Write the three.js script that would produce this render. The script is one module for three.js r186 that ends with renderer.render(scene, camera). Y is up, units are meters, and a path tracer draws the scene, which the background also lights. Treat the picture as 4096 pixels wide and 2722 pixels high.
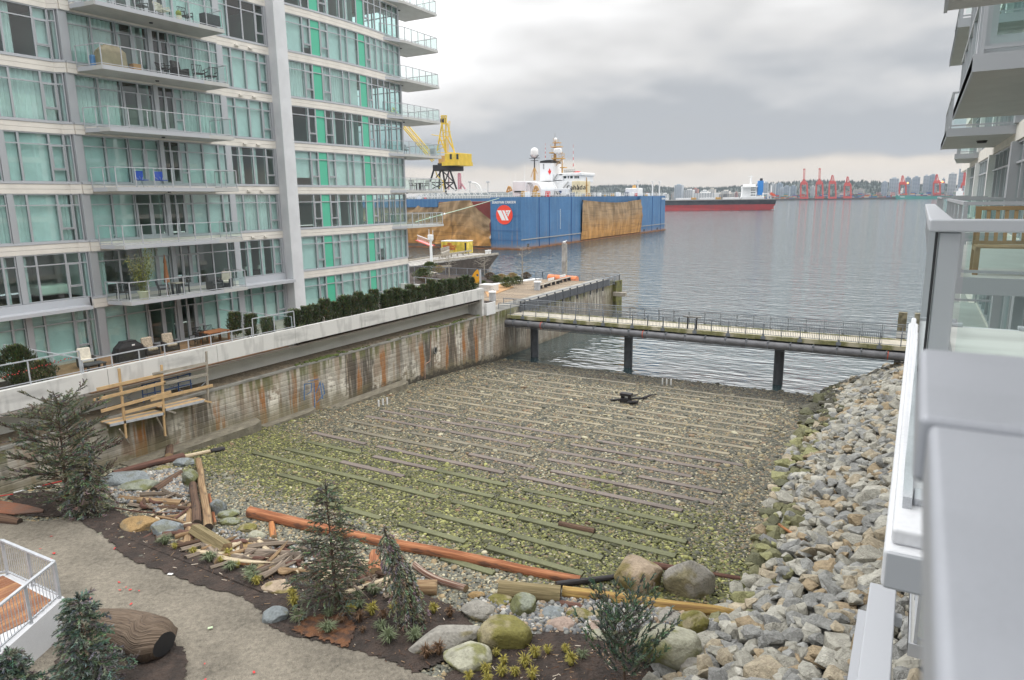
import * as THREE from 'three';
import { mergeGeometries, mergeVertices } from 'three/addons/utils/BufferGeometryUtils.js';
import { ConvexGeometry } from 'three/addons/geometries/ConvexGeometry.js';
import { RoundedBoxGeometry } from 'three/addons/geometries/RoundedBoxGeometry.js';
import { TextGeometry } from 'three/addons/geometries/TextGeometry.js';
import { FontLoader } from 'three/addons/loaders/FontLoader.js';

// ---------- camera, sky, sun, exposure ----------
const scene = new THREE.Scene();
const V = (x, y, z) => new THREE.Vector3(x, y, z);
const EYE = V(0, 14, 0), FPX = 2784.4, CX = 2048, CY = 1361;
const camera = new THREE.PerspectiveCamera(2 * Math.atan(CY / FPX) * 180 / Math.PI, 4096 / 2722, 0.05, 9000);
camera.position.copy(EYE);
camera.rotation.set(-0.198929, 0.526871, -0.0138244, 'YXZ');
camera.focus = 26; camera.userData.fStop = 6.5;
camera.updateMatrixWorld(true);

const clamp = (x, a, b) => Math.min(b, Math.max(a, x)), lerp = (a, b, t) => a + (b - a) * t;
const ss = (a, b, x) => { const t = clamp((x - a) / (b - a), 0, 1); return t * t * (3 - 2 * t); };
function rng(seed) { let s = seed >>> 0; return () => { s = (s + 0x6d2b79f5) >>> 0; let t = Math.imul(s ^ (s >>> 15), 1 | s); t = (t + Math.imul(t ^ (t >>> 7), 61 | t)) ^ t; return ((t ^ (t >>> 14)) >>> 0) / 4294967296; }; }
const h2 = (x, y, s) => { let n = Math.imul(x | 0, 374761393) + Math.imul(y | 0, 668265263) + Math.imul(s | 0, 1442695041); n = Math.imul(n ^ (n >>> 13), 1274126177); return ((n ^ (n >>> 16)) >>> 0) / 4294967296; };
const h3 = (x, y, z, s) => h2(x + z * 7919, y - z * 104729, s + z);
function vn(x, y, px, py, s) { const xi = Math.floor(x), yi = Math.floor(y), fx = x - xi, fy = y - yi, u = fx * fx * (3 - 2 * fx), v = fy * fy * (3 - 2 * fy), m = (a, p) => ((a % p) + p) % p; const a = m(xi, px), b = m(xi + 1, px), c = m(yi, py), d = m(yi + 1, py); return lerp(lerp(h2(a, c, s), h2(b, c, s), u), lerp(h2(a, d, s), h2(b, d, s), u), v); }
function fbm(x, y, px, py, s, o = 4) { let r = 0, a = 0.5, t = 0; for (let i = 0; i < o; i++) { r += a * vn(x, y, px, py, s + i * 17); t += a; a *= 0.5; x *= 2; y *= 2; px *= 2; py *= 2; } return r / t; }
function n3(x, y, z, s) { const a = Math.floor(x), b = Math.floor(y), c = Math.floor(z), f = x - a, g = y - b, h = z - c, q = (t) => t * t * (3 - 2 * t), u = q(f), v = q(g), w = q(h); const L = (dz) => lerp(lerp(h3(a, b, c + dz, s), h3(a + 1, b, c + dz, s), u), lerp(h3(a, b + 1, c + dz, s), h3(a + 1, b + 1, c + dz, s), u), v); return lerp(L(0), L(1), w); }
const f3 = (x, y, z, s) => (n3(x, y, z, s) * 0.55 + n3(x * 2.1, y * 2.1, z * 2.1, s + 3) * 0.28 + n3(x * 4.3, y * 4.3, z * 4.3, s + 7) * 0.17);

function makeSky() {
  const W = 2048, H = 1024, d = new Float32Array(W * H * 4);
  for (let j = 0; j < H; j++) for (let i = 0; i < W; i++) {
    const e = ((j + 0.5) / H - 0.5) * 180, a = ((i + 0.5) / W - 0.5) * 2 * Math.PI, cx = Math.cos(a), cz = Math.sin(a), o = (j * W + i) * 4; d[o + 3] = 1;
    if (e < -3) { const t = ss(-3, -14, e); d[o] = lerp(0.6, 0.26, t); d[o + 1] = lerp(0.6, 0.29, t); d[o + 2] = lerp(0.6, 0.3, t); continue; }
    const az = Math.atan2(cx, -cz) * 180 / Math.PI, ey = Math.max(e, 0); // 0 = out to sea, positive to the right
    const n = f3(cx * 3.2 + 9, ey * 0.15, cz * 3.2 + 5, 41), n2 = f3(cx * 7 + 3, ey * 0.42, cz * 7 + 8, 77), n4 = e < 45 ? f3(cx * 20 + 1, ey * 0.95, cz * 20, 99) : 0.5;
    const left = ss(-24, -54, az) * (1 - ss(100, 140, Math.abs(az))), T = [[2, 0.42], [4.5, 0.46], [7, 0.57], [10, 0.68], [14, 0.76], [19, 0.86], [24, 1.25], [36, 1.9], [90, 2.7]], w = clamp(ey + (n - 0.5) * 7 + left * 3.5, 2, 89); let k = 1; while (w > T[k][0]) k++;
    const cloud = lerp(T[k - 1][1], T[k][1], (w - T[k - 1][0]) / (T[k][0] - T[k - 1][0])) + 0.75 * left * ss(4, 11, e) + 0.12 * ss(8, 14, e) * ss(-8, -26, az) * ss(-100, -60, az) + (n2 - 0.5) * 0.42 * ss(2.5, 6, e) + (n4 - 0.5) * 0.13 * ss(2, 4, e);
    const edge = 2.5 + (n2 - 0.5) * 1.5 + (n4 - 0.5) * 0.7, under = ss(edge + 0.55, edge - 0.35, e);
    let L = lerp(Math.max(0.36, cloud), 0.72 + (n4 - 0.5) * 0.1, under); 
    const cool = (1 - under) * ss(0.75, 0.42, L);
    d[o] = L * (1 + 0.045 * under - 0.075 * cool); d[o + 1] = L * (1 - 0.035 * under - 0.02 * cool); d[o + 2] = L * (1.0 - 0.13 * under + 0.05 * cool);
  }
  const t = new THREE.DataTexture(d, W, H, THREE.RGBAFormat, THREE.FloatType);
  t.mapping = THREE.EquirectangularReflectionMapping; t.magFilter = t.minFilter = THREE.LinearFilter; t.needsUpdate = true;
  return t;
}
scene.background = makeSky(); scene.environment = scene.background;
const sun = new THREE.DirectionalLight(new THREE.Color(1, 0.96, 0.9), 0.7);
sun.position.set(30, 90, -60); sun.target.position.set(-15, 0, -30);
sun.castShadow = true; sun.shadow.radius = 30; sun.shadow.mapSize.set(2048, 2048);
Object.assign(sun.shadow.camera, { left: -80, right: 80, top: 80, bottom: -80, near: 1, far: 300 });
scene.add(sun, sun.target);
scene.fog = new THREE.FogExp2(new THREE.Color(0.66, 0.76, 0.9), 0.00006);
const renderer = new THREE.WebGLRenderer({ antialias: true });
renderer.toneMapping = THREE.LinearToneMapping; renderer.toneMappingExposure = 1.07; renderer.shadowMap.enabled = true;

// ---------- finding places on planes of the site ----------
const ray = (x, y) => V((x - CX) / FPX, -(y - CY) / FPX, -1).applyEuler(camera.rotation);
const onPlane = (k, x, y, v) => { const d = ray(x, y), c = { x: 0, y: 14, z: 0 }[k]; return d.multiplyScalar((v - c) / d[k]).add(EYE); };
const atX = (x, y, v) => onPlane('x', x, y, v), atY = (x, y, v) => onPlane('y', x, y, v), atZ = (x, y, v) => onPlane('z', x, y, v);
const gy = (x, z) => z > -6.2 ? 2.748 : 0.06 * (z + 52);
const atG = (x, y, up = 0) => { const d = ray(x, y), t = (0.06 * 52 + up - 14) / (d.y - 0.06 * d.z), p = d.multiplyScalar(t).add(EYE); return p.z > -6.2 ? atY(x, y, 2.748 + up) : p; };
const distOf = (p) => p.clone().sub(EYE).dot(V(0, 0, -1).applyEuler(camera.rotation));
const pxm = (p) => distOf(p) / FPX; // metres per photograph pixel at a point

// ---------- building blocks ----------
const used = {};
const numbered = (n) => { if (!(n in used)) { used[n] = 0; return n; } used[n]++; return n + '_' + String(used[n]).padStart(3, '0'); };
function tag(o, label, category, group, kind) { if (label) o.userData.label = label; if (category) o.userData.category = category; if (group) o.userData.group = group; if (kind) o.userData.kind = kind; return o; }
function thing(name, label, category, p = V(0, 0, 0), group) { const g = new THREE.Group(); g.name = numbered(name); g.position.copy(p); scene.add(g); return tag(g, label, category, group); }
function part(name, parent) { const g = new THREE.Group(); g.name = name; parent.add(g); return g; }
function copyOf(o, label, group) { const c = o.clone(); c.name = numbered(o.name.replace(/_\d+$/, '')); if (label) c.userData = { ...c.userData, label }; if (group) c.userData.group = group; scene.add(c); return c; }
const shadow = (m) => { m.castShadow = m.receiveShadow = true; return m; };
function boxUV(g, k = 1) {
  const p = g.attributes.position, n = g.attributes.normal, uv = new Float32Array(p.count * 2), st = g.index ? 1 : 3;
  for (let i = 0; i < p.count; i += st) {
    let ax = 0, ay = 0, az = 0; for (let q = 0; q < st; q++) { ax += n.getX(i + q); ay += n.getY(i + q); az += n.getZ(i + q); } ax = Math.abs(ax); ay = Math.abs(ay); az = Math.abs(az);
    for (let q = i; q < i + st; q++) { let u, v; if (ay >= ax && ay >= az) { u = p.getX(q); v = p.getZ(q); } else if (ax >= az) { u = p.getZ(q); v = p.getY(q); } else { u = p.getX(q); v = p.getY(q); } uv[q * 2] = u * k; uv[q * 2 + 1] = v * k; }
  }
  g.setAttribute('uv', new THREE.BufferAttribute(uv, 2)); return g;
}
const M4 = () => new THREE.Matrix4();
class MB {
  constructor() { this.g = []; }
  add(g, m) { g = g.index ? g.toNonIndexed() : g.clone(); if (m) g.applyMatrix4(m); for (const k of Object.keys(g.attributes)) if (!['position', 'normal', 'uv', 'color'].includes(k)) g.deleteAttribute(k); this.g.push(g); return this; }
  box(x, y, z, sx, sy, sz, ry = 0) { return this.add(new THREE.BoxGeometry(sx, sy, sz), M4().makeRotationY(ry).setPosition(x, y, z)); }
  span(x0, x1, y0, y1, z0, z1) { return this.box((x0 + x1) / 2, (y0 + y1) / 2, (z0 + z1) / 2, Math.abs(x1 - x0), Math.abs(y1 - y0), Math.abs(z1 - z0)); }
  rbox(x, y, z, sx, sy, sz, r = 0.01, ry = 0) { return this.add(new RoundedBoxGeometry(sx, sy, sz, 2, r), M4().makeRotationY(ry).setPosition(x, y, z)); }
  // square bar from a to b
  bar(a, b, w, h = w) { const d = b.clone().sub(a), l = d.length(); const m = M4().lookAt(b, a, Math.abs(d.y / l) > 0.99 ? V(1, 0, 0) : V(0, 1, 0)).setPosition(a.clone().add(b).multiplyScalar(0.5)); return this.add(new THREE.BoxGeometry(w, h, l), m); }
  rod(a, b, r1, r2 = r1, n = 8) { const d = b.clone().sub(a), l = d.length(); const q = new THREE.Quaternion().setFromUnitVectors(V(0, 1, 0), d.normalize()); return this.add(new THREE.CylinderGeometry(r2, r1, l, n, 1), M4().compose(a.clone().add(b).multiplyScalar(0.5), q, V(1, 1, 1))); }
  tube(pts, r, n = 6, k = 24) { return this.add(new THREE.TubeGeometry(new THREE.CatmullRomCurve3(pts), k, r, n)); }
  cyl(x, y, z, r1, r2, h, n = 16) { return this.add(new THREE.CylinderGeometry(r2, r1, h, n), M4().makeTranslation(x, y, z)); }
  ball(x, y, z, r, sy = 1, n = 12) { return this.add(new THREE.SphereGeometry(r, n, n * 0.7 | 0), M4().makeScale(1, sy, 1).setPosition(x, y, z)); }
  // extruded outline in the x-y plane placed by a matrix
  ext(pts, depth, m) { const s = new THREE.Shape(pts.map(([x, y]) => new THREE.Vector2(x, y))); return this.add(new THREE.ExtrudeGeometry(s, { depth, bevelEnabled: false }), m); }
  // horizontal slab from an outline [x, z]
  slab(pts, y0, y1) { const s = new THREE.Shape(pts.map(([x, z]) => new THREE.Vector2(x, -z))); return this.add(new THREE.ExtrudeGeometry(s, { depth: y1 - y0, bevelEnabled: false }), M4().makeRotationX(-Math.PI / 2).setPosition(0, y0, 0)); }
  build(name, mat, parent, k = 1) {
    let g = this.g.length > 1 ? mergeGeometries(this.g.map((q) => { if (!q.attributes.uv) boxUV(q); return q; })) : this.g[0];
    boxUV(g, k);
    const off = V(0, 0, 0); for (let o = parent; o; o = o.parent) off.add(o.position);
    g.translate(-off.x, -off.y, -off.z);
    const m = shadow(new THREE.Mesh(g, mat)); m.name = name; if (parent) parent.add(m); return m;
  }
}
// one mesh that is a thing of its own
function solo(mb, name, mat, label, category, p, group) { const t = mb.build(name, mat); t.name = numbered(name); if (p) { t.geometry.translate(-p.x, -p.y, -p.z); t.position.copy(p); } scene.add(t); return tag(t, label, category, group); }
function ground(name, mesh) { mesh.name = numbered(name); mesh.userData.kind = 'structure'; scene.add(shadow(mesh)); return mesh; }

// ---------- materials ----------
const s2 = (v) => Math.round(255 * clamp(v <= 0.0031308 ? v * 12.92 : 1.055 * Math.pow(v, 1 / 2.4) - 0.055, 0, 1));
function tex(w, h, fn, { srgb = true, repeat = [1, 1] } = {}) {
  const d = new Uint8Array(w * h * 4);
  for (let j = 0; j < h; j++) for (let i = 0; i < w; i++) { const c = fn(i / w, j / h, i, j), o = (j * w + i) * 4; for (let k = 0; k < 3; k++) d[o + k] = srgb ? s2(c[k]) : Math.round(255 * clamp(c[k], 0, 1)); d[o + 3] = 255; }
  const t = new THREE.DataTexture(d, w, h); t.magFilter = THREE.LinearFilter; t.minFilter = THREE.LinearMipmapLinearFilter; t.generateMipmaps = true; t.wrapS = t.wrapT = THREE.RepeatWrapping; t.repeat.set(...repeat); if (srgb) t.colorSpace = THREE.SRGBColorSpace; t.needsUpdate = true; return t;
}
const bumpT = (w, h, fn, repeat) => tex(w, h, (u, v, i, j) => { const q = fn(u, v, i, j); return [q, q, q]; }, { srgb: false, repeat });
const mat = (c, r = 0.8, o = {}) => new THREE.MeshStandardMaterial({ color: new THREE.Color().setRGB(...c), roughness: r, ...o });
const phys = (c, r, o = {}) => new THREE.MeshPhysicalMaterial({ color: new THREE.Color().setRGB(...c), roughness: r, ...o });
// mottled colour map: base colour with large and small variation
const mottle = (c1, c2, s, rep, f = 4, size = 256, fine = 0.12) => tex(size, size, (u, v, i, j) => { const t = ss(0.25, 0.75, fbm(u * f, v * f, f, f, s, 5)), g = 1 + (h2(i, j, s) - 0.5) * fine * 2; return c1.map((a, k) => lerp(a, c2[k], t) * g); }, { repeat: [rep, rep] });
const cache = {}, reuse = (key, rep, make) => { const t = (cache[key] ??= make()).clone(); t.repeat.set(rep, rep); t.needsUpdate = true; return t; };
const noiseBump = (s, rep, f = 16, o = 4) => reuse('b' + f + o, rep, () => bumpT(256, 256, (u, v) => fbm(u * f, v * f, f, f, 17, o), [1, 1]));
const mm = (c1, c2, s, rep, rough = 0.85, bs = 0, f = 4, fine = 0.12) => { const q = Math.round((c2[0] + c2[1] + c2[2]) / (c1[0] + c1[1] + c1[2]) * 10) / 10, near = c1.every((x, k) => Math.abs(c2[k] / x - q) < 0.16) && fine < 0.2; return new THREE.MeshStandardMaterial({ roughness: rough, ...(near ? { color: new THREE.Color().setRGB(...c1), map: reuse('m' + q + f, rep, () => mottle([1, 1, 1], [q, q, q], 91, 1, f, 256, fine)) } : { map: mottle(c1, c2, s, rep, f, 256, fine) }), ...(bs ? { bumpMap: noiseBump(0, rep, 16), bumpScale: bs } : {}) }); };

const MT = {
  concrete: new THREE.MeshStandardMaterial({ roughness: 0.85, map: tex(512, 512, (u, v, i, j) => { const a = fbm(u * 3, v * 3, 3, 3, 5, 5), b = fbm(u * 24, v * 2, 24, 2, 9, 3), g = (h2(i, j, 3) - 0.5) * 0.03; const L = 0.66 - 0.2 * ss(0.5, 0.8, a) - 0.12 * ss(0.55, 0.8, b) + g; return [L * 1.0, L * 0.985, L * 0.95]; }, { repeat: [0.14, 0.5] }) }),
  concreteDark: mm([0.3, 0.29, 0.26], [0.18, 0.175, 0.16], 21, 0.3, 0.9, 0.01),
  render: mm([0.66, 0.67, 0.69], [0.6, 0.61, 0.63], 23, 0.3, 0.85, 0, 4, 0.06),
  soffit: mm([0.52, 0.52, 0.5], [0.47, 0.47, 0.455], 24, 0.4, 0.9),
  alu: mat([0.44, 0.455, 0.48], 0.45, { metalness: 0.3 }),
  aluLight: mat([0.45, 0.465, 0.495], 0.5), railCap: new THREE.MeshStandardMaterial({ roughness: 0.42, metalness: 0.15, color: new THREE.Color().setRGB(0.36, 0.375, 0.41), map: mottle([1, 1, 1], [0.93, 0.93, 0.93], 92, 4, 5, 256, 0.05) }), benchWood: mm([0.4, 0.25, 0.12], [0.32, 0.19, 0.09], 25, 0.9, 0.7),
  aluDark: mat([0.22, 0.24, 0.27], 0.5, { metalness: 0.2 }),
  galv: mm([0.5, 0.52, 0.55], [0.42, 0.44, 0.47], 26, 1.3, 0.5),
  beige: mm([0.76, 0.72, 0.66], [0.72, 0.68, 0.62], 27, 0.35, 0.8),
  white: mm([0.8, 0.8, 0.79], [0.72, 0.72, 0.71], 28, 0.2, 0.6),
  greenPanel: phys([0.09, 0.47, 0.31], 0.35, { clearcoat: 0.4 }),
  glass: phys([0.74, 0.91, 0.895], 0.02, { transmission: 1, ior: 2.0 }),
  railGlass: phys([0.88, 0.96, 0.94], 0.02, { transmission: 1, ior: 1.5 }),
  blind: mm([0.72, 0.77, 0.75], [0.66, 0.71, 0.69], 29, 0.7, 0.9),
  curtain: mm([0.78, 0.8, 0.78], [0.66, 0.7, 0.68], 30, 0.7, 0.9),
  room: mat([0.6, 0.72, 0.66], 0.9), roomFloor: mm([0.2, 0.15, 0.1], [0.15, 0.11, 0.08], 31, 0.6),
  bed: mat([0.6, 0.66, 0.55], 0.9), shade: mat([0.8, 0.78, 0.7], 0.9),
  black: mat([0.02, 0.02, 0.022], 0.6), charcoal: mat([0.06, 0.06, 0.065], 0.7), steelDark: mm([0.07, 0.075, 0.085], [0.045, 0.05, 0.055], 32, 0.8, 0.55),
  lumber: mm([0.62, 0.42, 0.22], [0.5, 0.32, 0.15], 33, 0.9, 0.8), lumberGrey: mm([0.4, 0.36, 0.3], [0.3, 0.27, 0.22], 34, 0.7, 0.9),
  blueSteel: mat([0.05, 0.12, 0.32], 0.5), wicker: mat([0.035, 0.03, 0.03], 0.8), cream: mm([0.72, 0.67, 0.56], [0.62, 0.57, 0.46], 35, 1.5, 0.95),
  terra: mat([0.35, 0.16, 0.08], 0.85), pot: mat([0.66, 0.62, 0.47], 0.6), tableWood: mm([0.36, 0.15, 0.06], [0.26, 0.1, 0.04], 36, 1, 0.5),
  soil: mm([0.062, 0.043, 0.034], [0.032, 0.024, 0.02], 37, 0.8, 0.95, 0.08, 5, 0.5),
  red: mat([0.6, 0.04, 0.04], 0.6), yellow: mm([0.72, 0.5, 0.04], [0.6, 0.4, 0.03], 38, 0.3, 0.6), orangeRed: mat([0.62, 0.1, 0.05], 0.6),
  shipWhite: mm([0.82, 0.83, 0.84], [0.72, 0.73, 0.74], 39, 0.08, 0.5), shipGlass: phys([0.03, 0.045, 0.05], 0.08),
  buff: mm([0.6, 0.36, 0.12], [0.5, 0.28, 0.08], 40, 0.2, 0.6), paleBuff: mm([0.74, 0.64, 0.42], [0.66, 0.56, 0.36], 41, 0.2, 0.6),
  craneYellow: mm([0.78, 0.55, 0.06], [0.66, 0.42, 0.04], 42, 0.15, 0.6), craneRed: mat([0.5, 0.055, 0.035], 0.6),
  deckGrey: mm([0.36, 0.36, 0.35], [0.3, 0.3, 0.29], 43, 0.3, 0.9),
};
// ---------- water, hills, beach, path, soil ----------
const waterBump = bumpT(1024, 1024, (u, v) => {
  let h = 0.34 * fbm(u * 9, v * 34, 9, 34, 201, 4) + 0.36 * fbm(u * 22 + v * 3, v * 80, 22, 80, 211, 3) + 0.3 * fbm(u * 60 + v * 9, v * 150, 60, 150, 221, 2);
  return clamp((h - 0.5) * 1.8 + 0.5, 0, 1);
}, [1 / 52, 1 / 52]);
const waterM = phys([0.035, 0.062, 0.068], 0.075, { ior: 4.2, bumpMap: waterBump, bumpScale: 0.19 });
{
  const g = new THREE.PlaneGeometry(6000, 2800, 30, 60).rotateX(-Math.PI / 2).translate(-700, 0, -1430); const q = boxUV(g.toNonIndexed());
  ground("water", new THREE.Mesh(q, waterM));
}
const cobbleBase = mm([0.085, 0.083, 0.062], [0.045, 0.045, 0.036], 51, 0.6, 0.8, 0.08, 6, 0.5);
const beach = (() => {
  const g = new THREE.PlaneGeometry(42, 72, 84, 144).rotateX(-Math.PI / 2).translate(-11, 0, -32), p = g.attributes.position;
  for (let i = 0; i < p.count; i++) { const x = p.getX(i), z = p.getZ(i); p.setY(i, gy(x, z) - (z < -52 ? (-52 - z) * 0.12 : 0) + (fbm(x * 0.9, z * 0.9, 512, 512, 61, 3) - 0.5) * 0.1 - 0.05); }
  g.computeVertexNormals(); return ground('beach', new THREE.Mesh(boxUV(g.toNonIndexed()), cobbleBase));
})();
const outline = (pts, up, wob = 0.12, seed = 1) => { // ground sheet inside a polygon of photograph points
  const r = rng(seed), c = new THREE.CatmullRomCurve3(pts.map(([x, y]) => { const p = atG(x, y); return V(p.x, 0, p.z); }), true, 'catmullrom', 0.25).getPoints(pts.length * 14);
  const s = new THREE.Shape(c.map((p) => new THREE.Vector2(p.x + (r() - 0.5) * wob, -p.z + (r() - 0.5) * wob))), g = new THREE.ShapeGeometry(s).rotateX(-Math.PI / 2), q = g.attributes.position;
  for (let i = 0; i < q.count; i++) q.setY(i, gy(q.getX(i), q.getZ(i)) + up);
  g.computeVertexNormals(); return boxUV(g.toNonIndexed());
};
const pathT = tex(512, 512, (u, v, i, j) => { const a = fbm(u * 3, v * 3, 3, 3, 71, 4), b = fbm(u * 40, v * 40, 40, 40, 73, 3), s = h2(i, j, 75), t = h2(i >> 1, j >> 1, 79); let L = 0.185 + (a - 0.5) * 0.13 + (b - 0.5) * 0.12 + (s - 0.5) * 0.07; if (t > 0.965) L *= 0.45; else if (t < 0.03) L *= 1.5; return [L * 1.05, L * 0.93, L * 0.74]; }, { repeat: [0.28, 0.28] });
const pathM = new THREE.MeshStandardMaterial({ map: pathT, roughness: 0.95, bumpMap: noiseBump(77, 0.5, 48, 3), bumpScale: 0.03 });
const pathPts = [[-900, 2000], [100, 2090], [300, 2075], [420, 2150], [500, 2230], [640, 2285], [800, 2345], [960, 2385], [1040, 2440], [1080, 2510], [1200, 2555], [1400, 2600], [1560, 2650], [1660, 2690], [1800, 2735], [1960, 2800], [1900, 3300], [900, 3700], [-900, 3200]];
ground('path', new THREE.Mesh(outline(pathPts, 0.05, 0.05, 3), pathM));
ground('soil_bed', new THREE.Mesh(outline([[960, 2380], [1100, 2300], [1300, 2310], [1500, 2330], [1740, 2400], [1860, 2470], [1900, 2560], [1780, 2650], [1660, 2700], [1560, 2655], [1400, 2605], [1200, 2560], [1080, 2515], [1035, 2445]], 0.075, 0.14, 5), MT.soil));
ground('soil_bed', new THREE.Mesh(outline([[40, 1985], [330, 1975], [470, 2050], [560, 2110], [700, 2200], [860, 2245], [1010, 2290], [1130, 2340], [1050, 2385], [960, 2392], [800, 2352], [640, 2292], [500, 2236], [420, 2156], [300, 2082], [100, 2070]], 0.085, 0.14, 6), MT.soil));
ground('soil_bed', new THREE.Mesh(outline([[1780, 2720], [1900, 2660], [2050, 2590], [2200, 2530], [2380, 2530], [2560, 2600], [2700, 2640], [2800, 2760], [2700, 2900], [1900, 2900]], 0.095, 0.14, 7), MT.soil));
ground('soil_bed', new THREE.Mesh(outline([[250, 2600], [420, 2530], [640, 2560], [740, 2620], [740, 2740], [640, 2900], [200, 2900]], 0.105, 0.14, 8), MT.soil));
// damp rusty needle litter under the middle spruce
ground('needle_litter', new THREE.Mesh(outline([[1170, 2540], [1230, 2480], [1350, 2470], [1420, 2510], [1410, 2560], [1380, 2605], [1300, 2575]], 0.115, 0.16, 9), mm([0.16, 0.07, 0.03], [0.06, 0.035, 0.025], 52, 0.9, 0.95, 0.04, 6, 0.5)));
// grey shingle between the boulders
ground('shingle_patch', new THREE.Mesh(outline([[1840, 2440], [2000, 2400], [2500, 2440], [2560, 2520], [2300, 2560], [2080, 2540], [1900, 2480]], 0.06, 0.14, 10), mm([0.3, 0.3, 0.28], [0.16, 0.16, 0.15], 53, 1.2, 0.9, 0.06, 12, 0.6)));
// land behind the seawall, under buildings and under the pier gardens
ground('made_ground', new MB().span(-75, -33.6, -3, 3.7, -52, -8).build('made_ground', MT.concreteDark));

const STRIPS = [[-48.4, [-28.7, -17.4], [-16.2, -6.9]], [-46.9, [-28.7, -25], [-15.3, -11.5], [-10.5, -6.7]], [-45.4, [-24.8, -21], [-20, -16.2], [-15.2, -7.6]], [-43.7, [-28.5, -25], [-23.8, -16.6], [-15.2, -7.6]], [-42.3, [-22.8, -19], [-14.2, -6.5]], [-40.75, [-27.4, -19.8], [-19, -11.3], [-10.3, -6.5]], [-39.2, [-28.3, -24.4], [-23.8, -16.6], [-16.1, -6.5]], [-37.7, [-28.3, -24.4], [-23.6, -19.8], [-18.8, -11.2], [-10.3, -6.5]], [-36.3, [-27.4, -19.7], [-18.9, -15], [-14.2, -6.5]], [-34.75, [-28.2, -24.3], [-23.4, -17.7], [-15, -7.4]], [-33.2, [-27, -23.3], [-22.5, -15], [-14.1, -6.4]], [-31.8, [-28, -24.1], [-23.4, -16], [-15, -7.3]], [-30.3, [-27.9, -16.6], [-15.7, -8.1]], [-28.95, [-28, -24.1], [-23.4, -15.7], [-14.9, -11], [-10.2, -6.4]], [-27.5, [-27, -19.5], [-18.6, -14.8], [-14, -6.4]], [-26.03, [-27.9, -24.1], [-23.3, -15.7], [-14.8, -7.3]], [-24.67, [-26.9, -23.2], [-22.4, -14.7], [-13.9, -6.4]], [-23.2, [-26.9, -19.3], [-18.4, -14.5], [-14.2, -10.9], [-10.1, -6.3]], [-21.9, [-27.7, -16.4], [-15.7, -6.3]], [-20.4, [-24.2, -20.8], [-15.9, -8.4]], [-19, [-20.2, -17], [-16.1, -13.1], [-12.2, -8.5]], [-17.55, [-16.6, -14.2], [-13.1, -11]]];
// ---------- cobbles ----------
const toe = (z) => { const T = [[-60, -5.2], [-52, -5], [-37.6, -4.56], [-30.9, -4.24], [-25.4, -3.8], [-21.5, -3.55], [-18.9, -3.7], [-15.2, -4.4], [-11, -5], [0, -5]]; for (let i = 1; i < T.length; i++) if (z <= T[i][0]) return lerp(T[i - 1][1], T[i][1], (z - T[i - 1][0]) / (T[i][0] - T[i - 1][0])); return -5; };
const inPoly = (x, y, P) => { let c = false; for (let i = 0, j = P.length - 1; i < P.length; j = i++) if ((P[i][1] > y) !== (P[j][1] > y) && x < ((P[j][0] - P[i][0]) * (y - P[i][1])) / (P[j][1] - P[i][1]) + P[i][0]) c = !c; return c; };
const sitePoly = (pts) => pts.map(([x, y]) => { const p = atG(x, y); return [p.x, p.z]; });
const pathXZ = sitePoly(pathPts), bedXZ = sitePoly([[960, 2380], [1100, 2320], [1500, 2330], [1740, 2400], [1860, 2470], [1900, 2560], [1780, 2650], [1660, 2700], [1200, 2560]]);
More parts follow.
